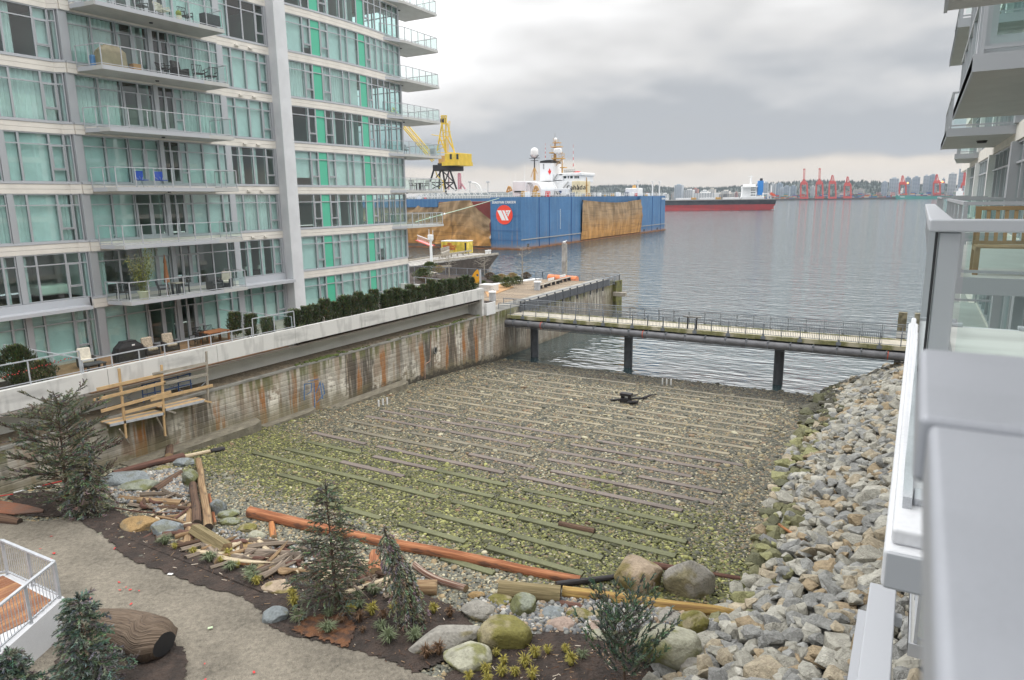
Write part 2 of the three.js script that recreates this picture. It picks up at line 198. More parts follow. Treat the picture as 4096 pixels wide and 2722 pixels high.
{
  const g = new THREE.IcosahedronGeometry(1, 1), r = rng(91);
  const N = 240000, RZ = STRIPS.map((q) => q[0]), im = new THREE.InstancedMesh(g, mat([1, 1, 1], 0.62), N), c = new THREE.Color(), m = M4(), q = new THREE.Quaternion(), e = new THREE.Euler();
  let n = 0;
  for (let tries = 0; n < N && tries < N * 3; tries++) {
    const z = lerp(-54, -11, Math.pow(r(), 0.8)), x = lerp(-31.4, -2.6, r());
    if (x > toe(z) + 1.2) continue;
    if (z > -17 && (inPoly(x, z, pathXZ) || inPoly(x, z, bedXZ))) continue;
    const near = ss(-40, -20, z); let on = false;
    for (const q of STRIPS) if (Math.abs(z - q[0]) < 0.2) for (let k = 1; k < q.length; k++) if (x > q[k][0] - 0.06 && x < q[k][1] + 0.06) on = true;
    if (on && r() > 0.02) continue;
    const s = lerp(0.068, 0.047, near) * (0.65 + r() * 0.75) * (r() > 0.99 ? 1.9 : 1);
    const wetEdge = fbm(x * 0.25 + 40, z * 0.25 + 90, 512, 512, 93, 3), algae = ss(-30, -23, z + (wetEdge - 0.5) * 9) * (1 - 0.75 * ss(-19.5, -17, z + (wetEdge - 0.5) * 3)), dry = ss(-19.6, -17.2, z + (wetEdge - 0.5) * 3 - Math.max(0, x + 16) * 0.06);
    const k = r(), t = r(); let col;
    if (k < 0.44) col = [0.075, 0.078, 0.07]; else if (k < 0.68) col = [0.15, 0.145, 0.125]; else if (k < 0.84) col = [0.27, 0.225, 0.15]; else if (k < 0.94) col = [0.2, 0.14, 0.1]; else col = [0.42, 0.4, 0.34];
    if (r() < algae * 0.78) col = k < 0.5 ? [0.07, 0.075, 0.03] : k < 0.87 ? [0.155, 0.165, 0.06] : [0.31, 0.32, 0.13];
    if (r() < dry) col = k < 0.45 ? [0.12, 0.125, 0.125] : k < 0.78 ? [0.21, 0.21, 0.19] : k < 0.92 ? [0.32, 0.25, 0.17] : [0.45, 0.43, 0.38];
    const dark = 1 - 0.62 * ss(-45.5, -50.5, z + (wetEdge - 0.5) * 4), L = (0.6 + t * 0.55) * dark; col = [col[0] * 1.06, col[1] * 1.02, col[2] * 0.82];
    e.set((r() - 0.5) * 0.7, r() * 6.3, (r() - 0.5) * 0.7); q.setFromEuler(e);
    m.compose(V(x, gy(x, z) - (z < -52 ? (-52 - z) * 0.12 : 0) + s * (0.05 + r() * 0.3) - 0.02, z), q, V(s * (1 + r() * 0.5), s * (0.5 + r() * 0.2), s * (0.75 + r() * 0.3)));
    im.setMatrixAt(n, m); im.setColorAt(n, c.setRGB(col[0] * L, col[1] * L, col[2] * L)); n++;
  }
  im.count = n; im.name = 'cobbles'; scene.add(shadow(im)); tag(im, 'rounded grey, tan and algae green cobbles covering the tidal beach', 'cobbles', null, 'stuff');
}
// ---------- stone strips laid across the beach ----------
{
  const rows = STRIPS;
  const sm = [[0.15, 0.155, 0.08], [0.2, 0.165, 0.145], [0.31, 0.27, 0.19], [0.24, 0.215, 0.16]].map((c, i) => new THREE.MeshStandardMaterial({ roughness: 0.75, map: mottle(c, c.map((v) => v * 0.7), 300 + i, 0.5, 5, 128, 0.2), bumpMap: noiseBump(310 + i, 1, 16), bumpScale: 0.012 })), r = rng(95), geos = [0, 1, 2].map((k) => boxUV(new RoundedBoxGeometry(1, 0.15, 0.26 + k * 0.015, 1, 0.018).toNonIndexed()));
  for (const [z, ...segs] of rows) for (const [a, b] of segs) {
    const n = Math.max(1, Math.round((b - a) / 3.75)), l = (b - a) / n;
    for (let i = 0; i < n; i++) {
      const x = a + l * (i + 0.5), k = z > -25.2 ? (r() < 0.85 || z > -22.5 ? 0 : 1) : z > -33.5 ? (r() < 0.85 ? 1 : 3) : (z < -46 ? 3 : 2);
      const o = shadow(new THREE.Mesh(geos[i % 3], sm[k])); o.name = 'stone_strip'; o.scale.x = l - 0.012; o.position.set(x, gy(x, z) - 0.012 + r() * 0.016, z + (r() - 0.5) * 0.03); o.rotation.set(0.06, (r() - 0.5) * 0.008, (r() - 0.5) * 0.012); beach.add(o);
    }
  }
}
// ---------- rock slope on the right ----------
const rockBump = noiseBump(111, 1.2, 12, 4), rockMap = (c, s) => tex(256, 256, (u, v, i, j) => { const a = fbm(u * 5, v * 5, 5, 5, s, 5), b = fbm(u * 20, v * 20, 20, 20, s + 9, 3), g = 1 + (a - 0.5) * 0.7 + (b - 0.5) * 0.4 + (h2(i, j, s) - 0.5) * 0.1; return c.map((x) => x * g); }, { repeat: [0.9, 0.9] });
const rockM = [[0.36, 0.345, 0.295], [0.29, 0.29, 0.275], [0.41, 0.35, 0.255], [0.34, 0.265, 0.17], [0.44, 0.425, 0.37], [0.26, 0.26, 0.25]].map((c, i) => new THREE.MeshStandardMaterial({ map: rockMap(c, 400 + i), roughness: 0.9, bumpMap: rockBump, bumpScale: 0.04, flatShading: true, userData: { c } }));
const mossM = [[0.2, 0.195, 0.105], [0.13, 0.13, 0.075], [0.29, 0.285, 0.14], [0.105, 0.1, 0.075]].map((c, i) => new THREE.MeshStandardMaterial({ map: rockMap(c, 420 + i), roughness: 0.85, bumpMap: rockBump, bumpScale: 0.04, flatShading: true, userData: { c } }));
const angular = (seed) => { // irregular broken stone
  const r = rng(seed), P = []; const sx = 0.85 + r() * 0.4, sy = 0.5 + r() * 0.3, sz = 0.7 + r() * 0.35;
  for (let i = 0; i < 16; i++) { const t = r() * 6.283, u = r() * 2 - 1, k = Math.sqrt(1 - u * u), q = 0.85 + r() * 0.3; P.push(V(Math.cos(t) * k * sx * q, u * sy * q, Math.sin(t) * k * sz * q)); }
  for (const a of [-1, 1]) for (const b of [-1, 1]) P.push(V(a * sx * (0.6 + r() * 0.15), (r() - 0.5) * sy, b * sz * (0.6 + r() * 0.15)));
  return boxUV(new ConvexGeometry(P));
};
const stones = Array.from({ length: 12 }, (_, i) => angular(500 + i));
const slopeY = (x, z) => gy(x, z) - (z < -52 ? (-52 - z) * 0.1 : 0) + Math.max(0, x - toe(z)) * 0.52;
{
  const g = new THREE.PlaneGeometry(12, 62, 40, 124).rotateX(-Math.PI / 2).translate(1, 0, -29), p = g.attributes.position;
  for (let i = 0; i < p.count; i++) p.setY(i, slopeY(p.getX(i), p.getZ(i)) - 0.22);
  g.computeVertexNormals();
  const slope = ground('rock_slope', new THREE.Mesh(boxUV(g.toNonIndexed()), mm([0.09, 0.088, 0.08], [0.04, 0.04, 0.036], 54, 0.9, 0.95, 0.1, 8, 0.5)));
  const r = rng(97), list = [], cell = new Map(), free = (x, z, d) => { for (let a = -2; a <= 2; a++) for (let b = -2; b <= 2; b++) for (const o of cell.get((Math.floor(x) + a) + ',' + (Math.floor(z) + b)) ?? []) if ((o.x - x) ** 2 + (o.z - z) ** 2 < ((d + o.s) * 0.68) ** 2) return false; return true; };
  for (let t = 0; t < 42000; t++) {
    const z = lerp(-58, -8, r()), x = toe(z) - 0.35 + r() * 6.2, s = t < 3000 ? 0.33 + r() * 0.2 : t < 13000 ? 0.22 + r() * 0.13 : 0.12 + r() * 0.08;
    if (!free(x, z, s)) continue;
    const o = { x, z, s, y: slopeY(x, z) + 0.05 + (r() - 0.5) * 0.2 }; list.push(o); const k = Math.floor(x) + ',' + Math.floor(z); cell.set(k, [...(cell.get(k) ?? []), o]);
  }
  for (let i = 0; i < 900; i++) { const z = lerp(-56, -10, r()), x = toe(z) + r() * 5.4; list.push({ x, z, s: 0.16 + r() * 0.15, y: slopeY(x, z) + 0.18 + r() * 0.1 }); }
  for (const o of list) {
    const up = o.x - toe(o.z), w = fbm(o.x * 0.5 + 30, o.z * 0.5 + 70, 512, 512, 99, 2) - 0.5, k = r();
    const mossy = 0.75 * ss(1.3, 0.1, up + w * 2.2) * ss(-17, -23, o.z), dark = ss(2.4, 0.6, up + w) * ss(-38, -46, o.z);
    o.m = r() < dark * 0.85 ? mossM[r() < 0.65 ? 3 : 1] : r() < mossy * 0.9 ? mossM[r() < 0.45 ? 0 : r() < 0.6 ? 1 : 2] : rockM[k < 0.3 ? 0 : k < 0.54 ? 1 : k < 0.72 ? 2 : k < 0.8 ? 3 : k < 0.95 ? 4 : 5];
    const P = V(o.x, o.y, o.z).sub(EYE).applyQuaternion(camera.quaternion.clone().invert()), px = (P.x / -P.z) * FPX + CX, py = CY - (P.y / -P.z) * FPX;
    o.v = px > 2000 && px < 3640 && py < 2800 ? o.s / -P.z : 0; o.g = stones[Math.floor(r() * stones.length)];
    o.e = new THREE.Euler((r() - 0.5) * 0.9, r() * 6.28, -0.3 + (r() - 0.5) * 0.9); o.sc = V(o.s * (0.9 + r() * 0.3), o.s * (0.85 + r() * 0.3), o.s * (0.9 + r() * 0.25));
  }
  list.sort((a, b) => b.v - a.v);
  list.slice(0, 298).forEach((o) => { const m = shadow(new THREE.Mesh(o.g, o.m)); m.name = 'stone'; m.position.set(o.x, o.y, o.z); m.rotation.copy(o.e); m.scale.copy(o.sc); slope.add(m); });
  const rest = mergeGeometries(list.slice(298).map((o) => { const g = o.g.clone().applyMatrix4(M4().compose(V(o.x, o.y, o.z), new THREE.Quaternion().setFromEuler(o.e), o.sc)), n = g.attributes.position.count, c = new Float32Array(n * 3), k = o.m.userData.c; for (let i = 0; i < n * 3; i++) c[i] = k[i % 3] / 0.8; g.setAttribute('color', new THREE.BufferAttribute(c, 3)); return g; }));
  const m = shadow(new THREE.Mesh(boxUV(rest), new THREE.MeshStandardMaterial({ vertexColors: true, map: rockMap([0.8, 0.8, 0.8], 431), roughness: 0.9, bumpMap: rockBump, bumpScale: 0.04, flatShading: true }))); m.name = 'smaller_stones'; m.userData.kind = 'stuff'; slope.add(m);
}
// ---------- boulders ----------
const bldM = {}; const bldMat = (rough = 0.88) => bldM[rough] ??= new THREE.MeshStandardMaterial({ vertexColors: true, map: rockMap([0.8, 0.8, 0.8], 440), roughness: rough, bumpMap: noiseBump(113, 1.4, 14, 5), bumpScale: 0.03 });
function blob(seed, { cuts = 6, amp = 0.22, detail = 11, c1 = [0.4, 0.4, 0.38], c2 = [0.2, 0.2, 0.08], moss = 0.5, low = 0.5 } = {}) {
  let g = new THREE.IcosahedronGeometry(1, detail); g.deleteAttribute('uv'); g.deleteAttribute('normal'); g = mergeVertices(g, 1e-4);
  const r = rng(seed), p = g.attributes.position, N = Array.from({ length: cuts }, () => [V(r() - 0.5, (r() - 0.35) * 0.9, r() - 0.5).normalize(), 0.6 + r() * 0.3]), col = new Float32Array(p.count * 3), v = V(0, 0, 0);
  for (let i = 0; i < p.count; i++) {
    v.fromBufferAttribute(p, i); const n = f3(v.x * 1.1 + seed, v.y * 1.1 + 20, v.z * 1.1 + 40, seed), n2 = f3(v.x * 4 + 9, v.y * 4, v.z * 4 + seed, seed + 5);
    v.multiplyScalar(1 + (n - 0.5) * 2 * amp + (n2 - 0.5) * 0.06);
    for (const [a, d] of N) { const t = v.dot(a); if (t > d) v.addScaledVector(a, -(t - d) * 0.82); }
    if (v.y < -0.55) v.y = -0.55 + (v.y + 0.55) * 0.3;
    p.setXYZ(i, v.x, v.y, v.z);
    const k = clamp(ss(0.62 - moss * 0.5, 0.78 - moss * 0.4, f3(v.x * 1.7 + seed * 3, v.y * 1.7 + 7, v.z * 1.7, seed + 11) + low * 0.25 * (0.25 - v.y)), 0, 1);
    for (let q = 0; q < 3; q++) col[i * 3 + q] = lerp(c1[q], c2[q], k) * (0.88 + 0.24 * n2);
  }
  g.setAttribute('color', new THREE.BufferAttribute(col, 3)); g.computeVertexNormals(); return g.toNonIndexed();
}
const RC = { tan: [[0.46, 0.36, 0.26], [0.27, 0.22, 0.09]], grey: [[0.36, 0.34, 0.3], [0.25, 0.22, 0.13]], olive: [[0.38, 0.33, 0.2], [0.22, 0.2, 0.055]], pale: [[0.44, 0.43, 0.33], [0.26, 0.26, 0.11]], blue: [[0.27, 0.3, 0.31], [0.19, 0.2, 0.16]], pink: [[0.45, 0.34, 0.28], [0.36, 0.3, 0.22]], ochre: [[0.38, 0.25, 0.11], [0.25, 0.19, 0.11]], green: [[0.31, 0.33, 0.26], [0.21, 0.22, 0.1]] };
function boulder(px, py, w, h, kind, label, o = {}) {
  const b = atG(px, py), k = pxm(b), W = w * k / 2, H = h * k * (o.tall ?? 0.62) / 2 * 1.1, D = W * (o.deep ?? 0.8), dir = V(b.x, 0, b.z).normalize(), [c1, c2] = RC[kind];
  const g = blob(Math.round(px * 7 + py), { c1, c2, ...o }).applyMatrix4(M4().makeScale(W * 1.06, H * 1.25, D)).applyMatrix4(M4().makeRotationY(0.53 + (o.turn ?? 0))); if (o.tilt) g.rotateZ(o.tilt);
  const m = shadow(new THREE.Mesh(boxUV(g, 1), bldMat())); m.name = numbered('boulder'); m.position.copy(b).addScaledVector(dir, D * 0.75); m.position.y = gy(m.position.x, m.position.z) + H * 0.62; scene.add(m); return tag(m, label, 'boulder');
}
const BL = [
  [2558, 2368, 190, 150, 'tan', 'big tan boulder with flat sloping top, left of the pair below the beach', { tall: 0.85, moss: 0.42, cuts: 8 }],
  [2762, 2396, 200, 165, 'grey', 'big grey boulder with a scooped top edge, right of the pair below the beach', { tall: 0.85, moss: 0.38, cuts: 8 }],
  [1782, 2612, 285, 130, 'grey', 'long low grey boulder lying on dark soil beside the sandy path', { moss: 0.1, deep: 0.45, turn: 0.35 }],
  [2015, 2616, 215, 150, 'olive', 'large rounded olive brown boulder touching the long grey one', { moss: 0.55, tall: 0.75 }],
  [1861, 2694, 195, 135, 'pale', 'pale lichen-covered boulder at the bottom edge of the path', { moss: 0.45 }],
  [1912, 2487, 140, 88, 'grey', 'medium grey boulder behind the long grey one', { moss: 0.25 }],
  [2099, 2471, 118, 98, 'green', 'upright greenish grey boulder in front of the hollow log', { moss: 0.6, tall: 0.85 }],
  [2003, 2428, 98, 54, 'olive', 'flat mossy boulder at the left end of the hollow log', { moss: 0.7 }],
  [2208, 2480, 98, 70, 'blue', 'blue grey angular boulder right of the greenish upright one', { moss: 0.15, cuts: 9 }],
  [2318, 2488, 98, 68, 'olive', 'cream and olive block-shaped boulder below the yellow log', { moss: 0.5, cuts: 9 }],
  [2255, 2532, 114, 60, 'pink', 'smooth pinkish grey boulder in the grey shingle', { moss: 0.1 }],
  [2404, 2486, 74, 52, 'olive', 'small yellowish boulder just above the tip of the pine', { moss: 0.6 }],
  [2388, 2530, 105, 50, 'pink', 'flat pink boulder behind the pine', { moss: 0.05 }],
  [2523, 2492, 130, 48, 'grey', 'flat grey boulder under the yellow log, left of a brownish one', { moss: 0.1 }],
  [2666, 2499, 134, 52, 'grey', 'long flat brownish grey boulder under the yellow log', { moss: 0.05 }],
  [2680, 2696, 265, 215, 'pale', 'huge pale boulder with a green mossy face behind the pine', { moss: 0.4, tall: 0.8 }],
  [2777, 2542, 128, 102, 'olive', 'mossy boulder on the upper left of the knobbly cluster', { moss: 0.6, tall: 0.75 }],
  [2857, 2611, 104, 102, 'olive', 'pitted mossy boulder at the foot of the knobbly cluster', { moss: 0.6, tall: 0.8 }],
  [2941, 2560, 74, 88, 'olive', 'mossy boulder on the right of the knobbly cluster, beside the rock slope', { moss: 0.5, tall: 0.8 }],
  [2882, 2520, 80, 52, 'olive', 'ochre boulder at the back of the knobbly cluster', { moss: 0.4 }],
  [2800, 2740, 195, 112, 'grey', 'rough grey brown boulder cut by the bottom edge of the photo', { moss: 0.3, tall: 0.8 }],
  [2402, 2575, 98, 62, 'pale', 'pale cream boulder half hidden by the pine', { moss: 0.1 }],
  [1905, 2400, 68, 36, 'ochre', 'small tan boulder beside the rooted birch log', { moss: 0.2 }],
  [517, 1952, 195, 85, 'blue', 'large blue grey slab-like boulder by the seawall', { moss: 0.05, cuts: 9 }],
  [562, 1972, 155, 55, 'green', 'low rounded green grey boulder in front of the blue grey slab', { moss: 0.2 }],
  [574, 2130, 165, 78, 'ochre', 'flat split ochre boulder at the edge of the path', { moss: 0.2, cuts: 10 }],
  [672, 2150, 135, 92, 'blue', 'dark blue grey peaked boulder beside the ochre one', { moss: 0.2, cuts: 9 }],
  [735, 1866, 78, 42, 'blue', 'grey boulder under the end of the dark log by the wall', { moss: 0.15 }],
  [649, 1890, 64, 32, 'olive', 'small greenish boulder behind the blue grey slab', { moss: 0.5 }],
  [763, 1944, 60, 72, 'green', 'tall green grey boulder behind the stacked driftwood', { moss: 0.5, tall: 0.9 }],
  [875, 2058, 64, 76, 'blue', 'pale grey boulder right of the leaning logs', { moss: 0.2, tall: 0.8 }],
  [918, 2076, 84, 46, 'green', 'upper of two smooth green boulders right of the leaning logs', { moss: 0.6 }],
  [921, 2102, 78, 38, 'green', 'lower of two smooth green boulders right of the leaning logs', { moss: 0.5 }],
  [988, 2131, 78, 42, 'olive', 'rounded olive boulder left of the end of the red log', { moss: 0.6 }],
  [1029, 2166, 78, 52, 'pale', 'smooth pale grey boulder beside a short orange stump', { moss: 0.15 }],
  [1117, 2380, 120, 62, 'tan', 'orange tinted boulder on the inner edge of the path', { moss: 0.1 }],
  [1100, 2500, 115, 90, 'blue', 'cracked pale grey boulder at the point of the soil bed', { moss: 0.1, cuts: 10 }],
  [976, 2206, 84, 32, 'ochre', 'flat tan boulder left of the grey driftwood heap', { moss: 0.3 }],
];
for (const b of BL) boulder(...b);
{ // loose smaller stones on the shingle, too many to tell apart
  const r = rng(119), gs = []; const ss_ = [0, 1, 2].map((i) => { const g = new THREE.IcosahedronGeometry(1, 1); g.deleteAttribute('uv'); return g; });
  const im = new THREE.InstancedMesh(ss_[0], mat([1, 1, 1], 0.85), 9000), m = M4(), c = new THREE.Color(), q = new THREE.Quaternion(); let n = 0;
  const areas = [[[1840, 2430], [2000, 2390], [2560, 2420], [2960, 2520], [2560, 2530], [2300, 2550], [2120, 2530], [1930, 2480]], [[560, 1960], [760, 1960], [790, 2120], [930, 2130], [1150, 2180], [1480, 2270], [1700, 2330], [1640, 2420], [1300, 2320], [900, 2250], [760, 2160], [560, 2010]], [[420, 1960], [560, 1900], [720, 1880], [740, 2010], [480, 2020]]].map(sitePoly);
  for (const P of areas) { const xs = P.map((p) => p[0]), zs = P.map((p) => p[1]); for (let t = 0; t < 6000 && n < 9000; t++) { const x = lerp(Math.min(...xs), Math.max(...xs), r()), z = lerp(Math.min(...zs), Math.max(...zs), r()); if (!inPoly(x, z, P)) continue; const s = 0.025 + r() * r() * 0.075, k = r(), L = 0.75 + r() * 0.5, col = k < 0.4 ? [0.17, 0.175, 0.18] : k < 0.7 ? [0.27, 0.27, 0.25] : k < 0.88 ? [0.34, 0.26, 0.18] : [0.46, 0.44, 0.4]; q.setFromEuler(new THREE.Euler(r(), r() * 6, r())); m.compose(V(x, gy(x, z) + 0.07 + s * 0.3, z), q, V(s * 1.3, s * 0.75, s)); im.setMatrixAt(n, m); im.setColorAt(n, c.setRGB(col[0] * L, col[1] * L, col[2] * L)); n++; } }
  im.count = n; im.name = 'pebbles'; scene.add(shadow(im)); tag(im, 'dry grey pebbles scattered between the boulders and driftwood', 'pebbles', null, 'stuff');
}
// ---------- logs and driftwood ----------
const woodT = (c1, c2, c3, s) => tex(256, 512, (u, v, i, j) => { const a = fbm(u * 22, v * 2, 22, 2, s, 4), b = fbm(u * 6, v * 3, 6, 3, s + 9, 5), c = fbm(u * 60, v * 4, 60, 4, s + 4, 2), k = ss(0.35, 0.65, a), q = 0.85 * ss(0.57, 0.72, b); return c1.map((x, n) => lerp(lerp(x, c2[n], k), c3[n], q) * (0.75 + 0.5 * c)); }, { repeat: [1, 0.4] });
const woodB = bumpT(256, 256, (u, v) => 0.6 * fbm(u * 24, v * 2, 24, 2, 131, 4) + 0.4 * fbm(u * 50, v * 5, 50, 5, 137, 3), [1, 0.5]);
const wood = (c1, c2, c3, s, r = 0.9) => new THREE.MeshStandardMaterial({ map: woodT(c1, c2, c3, s), roughness: r, bumpMap: woodB, bumpScale: 0.035 });
const WD = {
  red: wood([0.42, 0.18, 0.085], [0.27, 0.1, 0.045], [0.12, 0.06, 0.04], 601), yellow: wood([0.42, 0.28, 0.09], [0.24, 0.14, 0.05], [0.1, 0.065, 0.03], 602), tan: wood([0.36, 0.25, 0.14], [0.24, 0.15, 0.08], [0.14, 0.09, 0.055], 603),
  brown: wood([0.14, 0.085, 0.055], [0.085, 0.05, 0.035], [0.05, 0.035, 0.03], 604), dark: wood([0.03, 0.026, 0.028], [0.02, 0.018, 0.02], [0.012, 0.011, 0.012], 605, 0.6), grey: wood([0.26, 0.21, 0.16], [0.17, 0.13, 0.1], [0.09, 0.07, 0.055], 606), moss: wood([0.24, 0.19, 0.1], [0.16, 0.125, 0.06], [0.1, 0.09, 0.035], 607),
  birch: wood([0.4, 0.32, 0.26], [0.16, 0.08, 0.055], [0.12, 0.06, 0.045], 608), maroon: wood([0.17, 0.085, 0.06], [0.11, 0.055, 0.042], [0.06, 0.036, 0.03], 609), pale: wood([0.56, 0.47, 0.33], [0.42, 0.33, 0.21], [0.24, 0.18, 0.11], 610), orange: wood([0.5, 0.22, 0.08], [0.4, 0.16, 0.06], [0.2, 0.09, 0.045], 611),
};
const endM = mm([0.4, 0.28, 0.16], [0.22, 0.14, 0.08], 620, 2, 0.9), darkEnd = mm([0.08, 0.06, 0.045], [0.04, 0.03, 0.025], 621, 2, 0.95);
function logGeo(a, b, r1, r2, seed, { bend = 0, rough = 0.1, seg = 16, taper = 0, flat = 1, round = 0 } = {}) {
  const d = b.clone().sub(a), L = d.length(), t = d.normalize(), up = Math.abs(t.y) > 0.9 ? V(1, 0, 0) : V(0, 1, 0), sx = V(0, 0, 0).crossVectors(t, up).normalize(), sy = V(0, 0, 0).crossVectors(sx, t), R = Math.max(10, Math.round(L / 0.22)), P = [], U = [], I = [], caps = [];
  for (let j = 0; j <= R; j++) { const q = j / R, c = a.clone().addScaledVector(t, L * q).addScaledVector(sx, bend * Math.sin(q * 3.14) + (n3(q * L * 0.6, seed, 1, seed) - 0.5) * rough * 0.6).addScaledVector(sy, (n3(q * L * 0.6, seed, 9, seed) - 0.5) * rough * 0.3); let rad = lerp(r1, r2, q) * (round && q > 1 - round ? Math.sqrt(Math.max(0, 1 - 0.72 * ((q - 1 + round) / round) ** 2)) : 1) * (taper && q > 1 - taper ? Math.max(0.12, (1 - q) / taper) : 1);
    for (let i = 0; i <= seg; i++) { const th = (i % seg) / seg * 6.2832, n = f3(Math.cos(th) * 1.6 + seed, Math.sin(th) * 1.6, q * L * 0.9 + seed, seed), k = rad * (1 + (n - 0.5) * 2.2 * rough); const p = c.clone().addScaledVector(sx, Math.cos(th) * k).addScaledVector(sy, Math.sin(th) * k * flat); P.push(p.x, p.y, p.z); U.push(i / seg * Math.max(1, Math.round(rad * 6)), q * L); } if (j === 0 || j === R) caps.push(j); }
  for (let j = 0; j < R; j++) for (let i = 0; i < seg; i++) { const k = j * (seg + 1) + i; I.push(k, k + 1, k + seg + 1, k + 1, k + seg + 2, k + seg + 1); }
  const g = new THREE.BufferGeometry(); g.setAttribute('position', new THREE.Float32BufferAttribute(P, 3)); g.setAttribute('uv', new THREE.Float32BufferAttribute(U, 2)); g.setIndex(I); g.computeVertexNormals();
  const C = []; for (const j of caps) { const o = j * (seg + 1); let m = V(0, 0, 0); for (let i = 0; i < seg; i++) m.add(V(P[(o + i) * 3], P[(o + i) * 3 + 1], P[(o + i) * 3 + 2])); m.divideScalar(seg).addScaledVector(t, j ? 0.004 : -0.004); for (let i = 0; i < seg; i++) { const p = (o + i) * 3, q = (o + i + 1) * 3; C.push(m.x, m.y, m.z, ...(j ? [P[p], P[p + 1], P[p + 2], P[q], P[q + 1], P[q + 2]] : [P[q], P[q + 1], P[q + 2], P[p], P[p + 1], P[p + 2]])); } }
  const e = new THREE.BufferGeometry(); e.setAttribute('position', new THREE.Float32BufferAttribute(C, 3)); e.computeVertexNormals(); boxUV(e);
  return [g, e];
}
function ends(e, m, t, name = 'cut_end') { const p = e.attributes.position, h = p.count / 2; for (let k = 0; k < 2; k++) { const g = new THREE.BufferGeometry(); for (const n of ['position', 'normal', 'uv']) { const a = e.attributes[n]; g.setAttribute(n, new THREE.Float32BufferAttribute(a.array.slice(k * h * a.itemSize, (k + 1) * h * a.itemSize), a.itemSize)); } const q = shadow(new THREE.Mesh(g, m)); q.name = name; t.add(q); } }
function log(x1, y1, x2, y2, r1, r2, m, label, o = {}) {
  const a = atG(x1, y1, r1 * 0.75 + (o.up1 ?? 0)), b = atG(x2, y2, r2 * 0.75 + (o.up2 ?? o.up1 ?? 0)), c = a.clone().add(b).multiplyScalar(0.5), t = thing(o.name ?? 'driftwood_log', label, o.cat ?? 'log', c), [g, e] = logGeo(a.sub(c), b.sub(c), r1, r2, Math.round(x1 + y2), o);
  const w = shadow(new THREE.Mesh(g, m)); w.name = 'trunk'; t.add(w); ends(e, o.end ?? endM, t); return t;
}
log(996, 2052, 2322, 2322, 0.22, 0.155, WD.red, 'very long reddish orange log lying across the top of the beach', { rough: 0.11, seg: 22, bend: 0.12 });
log(2250, 2372, 3064, 2468, 0.2, 0.14, WD.yellow, 'long yellow brown log with a splintered tip against the rock slope', { taper: 0.22, rough: 0.09 });
log(1996, 2360, 2242, 2382, 0.29, 0.29, WD.moss, 'short thick grey brown log with a dark knot hole', { rough: 0.05, seg: 20, end: darkEnd });
log(2225, 2340, 2470, 2306, 0.1, 0.09, WD.dark, 'blackened pole leaning from the thick log to the tan boulder', { up1: 0.05, end: darkEnd });
log(2130, 2402, 2340, 2428, 0.1, 0.12, WD.maroon, 'rotten dark red log below the thick grey brown log', { rough: 0.2, taper: 0.1, end: darkEnd });
log(2392, 2405, 2541, 2422, 0.025, 0.02, WD.red, 'thin brown stick lying along the yellow log', { name: 'stick', cat: 'stick' });
log(2236, 2100, 2378, 2130, 0.12, 0.13, WD.brown, 'short dark brown log stranded on a stone strip', { rough: 0.16, end: darkEnd });
log(2612, 2262, 2962, 2312, 0.12, 0.07, WD.maroon, 'red brown log behind the pair of big boulders', { rough: 0.14, end: darkEnd });
log(1656, 2262, 1864, 2356, 0.11, 0.12, WD.birch, 'mottled bark log ending in a root clump', { bend: 0.18, rough: 0.12 });
log(1655, 2352, 1748, 2352, 0.24, 0.24, WD.tan, 'sawn pale stump end beside the drooping spruce', { rough: 0.05 });
log(835, 2112, 792, 1842, 0.16, 0.13, WD.tan, 'tallest tan log of the leaning driftwood stack', { rough: 0.07, end: darkEnd, up1: 0.15 });
log(789, 2098, 772, 1940, 0.17, 0.15, WD.brown, 'dark brown log in the middle of the leaning driftwood stack', { rough: 0.1, end: darkEnd, up1: 0.1 });
log(746, 2180, 762, 2025, 0.14, 0.13, WD.tan, 'stout pale log at the front left of the driftwood stack', { rough: 0.06 });
log(722, 2168, 748, 2008, 0.05, 0.05, WD.pale, 'slim pale log at the left side of the driftwood stack', { rough: 0.15, bend: 0.08 });
log(857, 2098, 838, 1978, 0.06, 0.06, WD.red, 'slim red log at the right side of the driftwood stack', { rough: 0.12 });
log(770, 1992, 750, 1884, 0.06, 0.05, WD.brown, 'thin bent brown branch behind the driftwood stack', { bend: 0.1 });
log(476, 1996, 726, 2018, 0.13, 0.17, WD.tan, 'horizontal tan log with a rotten flared end', { rough: 0.12, end: darkEnd });
log(448, 1972, 706, 1986, 0.05, 0.06, WD.pale, 'thin pale curved branch above the horizontal tan log', { bend: -0.12, name: 'driftwood_branch', cat: 'branch' });
log(612, 1966, 724, 1893, 0.17, 0.15, WD.brown, 'shaggy dark brown log slanting up toward the wall', { rough: 0.22, end: darkEnd });
log(450, 1898, 732, 1826, 0.16, 0.18, WD.maroon, 'dark reddish log lying at the foot of the seawall', { rough: 0.12, end: darkEnd });
log(738, 1828, 842, 1806, 0.11, 0.1, WD.pale, 'whitish bark log at the foot of the seawall', { rough: 0.1 });
log(842, 1806, 896, 1796, 0.13, 0.11, WD.dark, 'black wet log end joining the whitish log', { end: darkEnd });
log(459, 2032, 763, 2050, 0.03, 0.025, WD.maroon, 'thin rusty bent rod lying over the flat stones', { bend: 0.2, name: 'rod', cat: 'rod', up1: 0.15 });
log(1094, 2152, 1082, 2096, 0.12, 0.11, WD.orange, 'short orange stump by the end of the long red log', {});
log(985, 2216, 1215, 2228, 0.17, 0.16, WD.grey, 'weathered grey log in the driftwood heap behind the middle spruce', { rough: 0.16 });
log(941, 2256, 1290, 2258, 0.06, 0.05, WD.orange, 'thin orange pole in the driftwood heap', { rough: 0.1 });
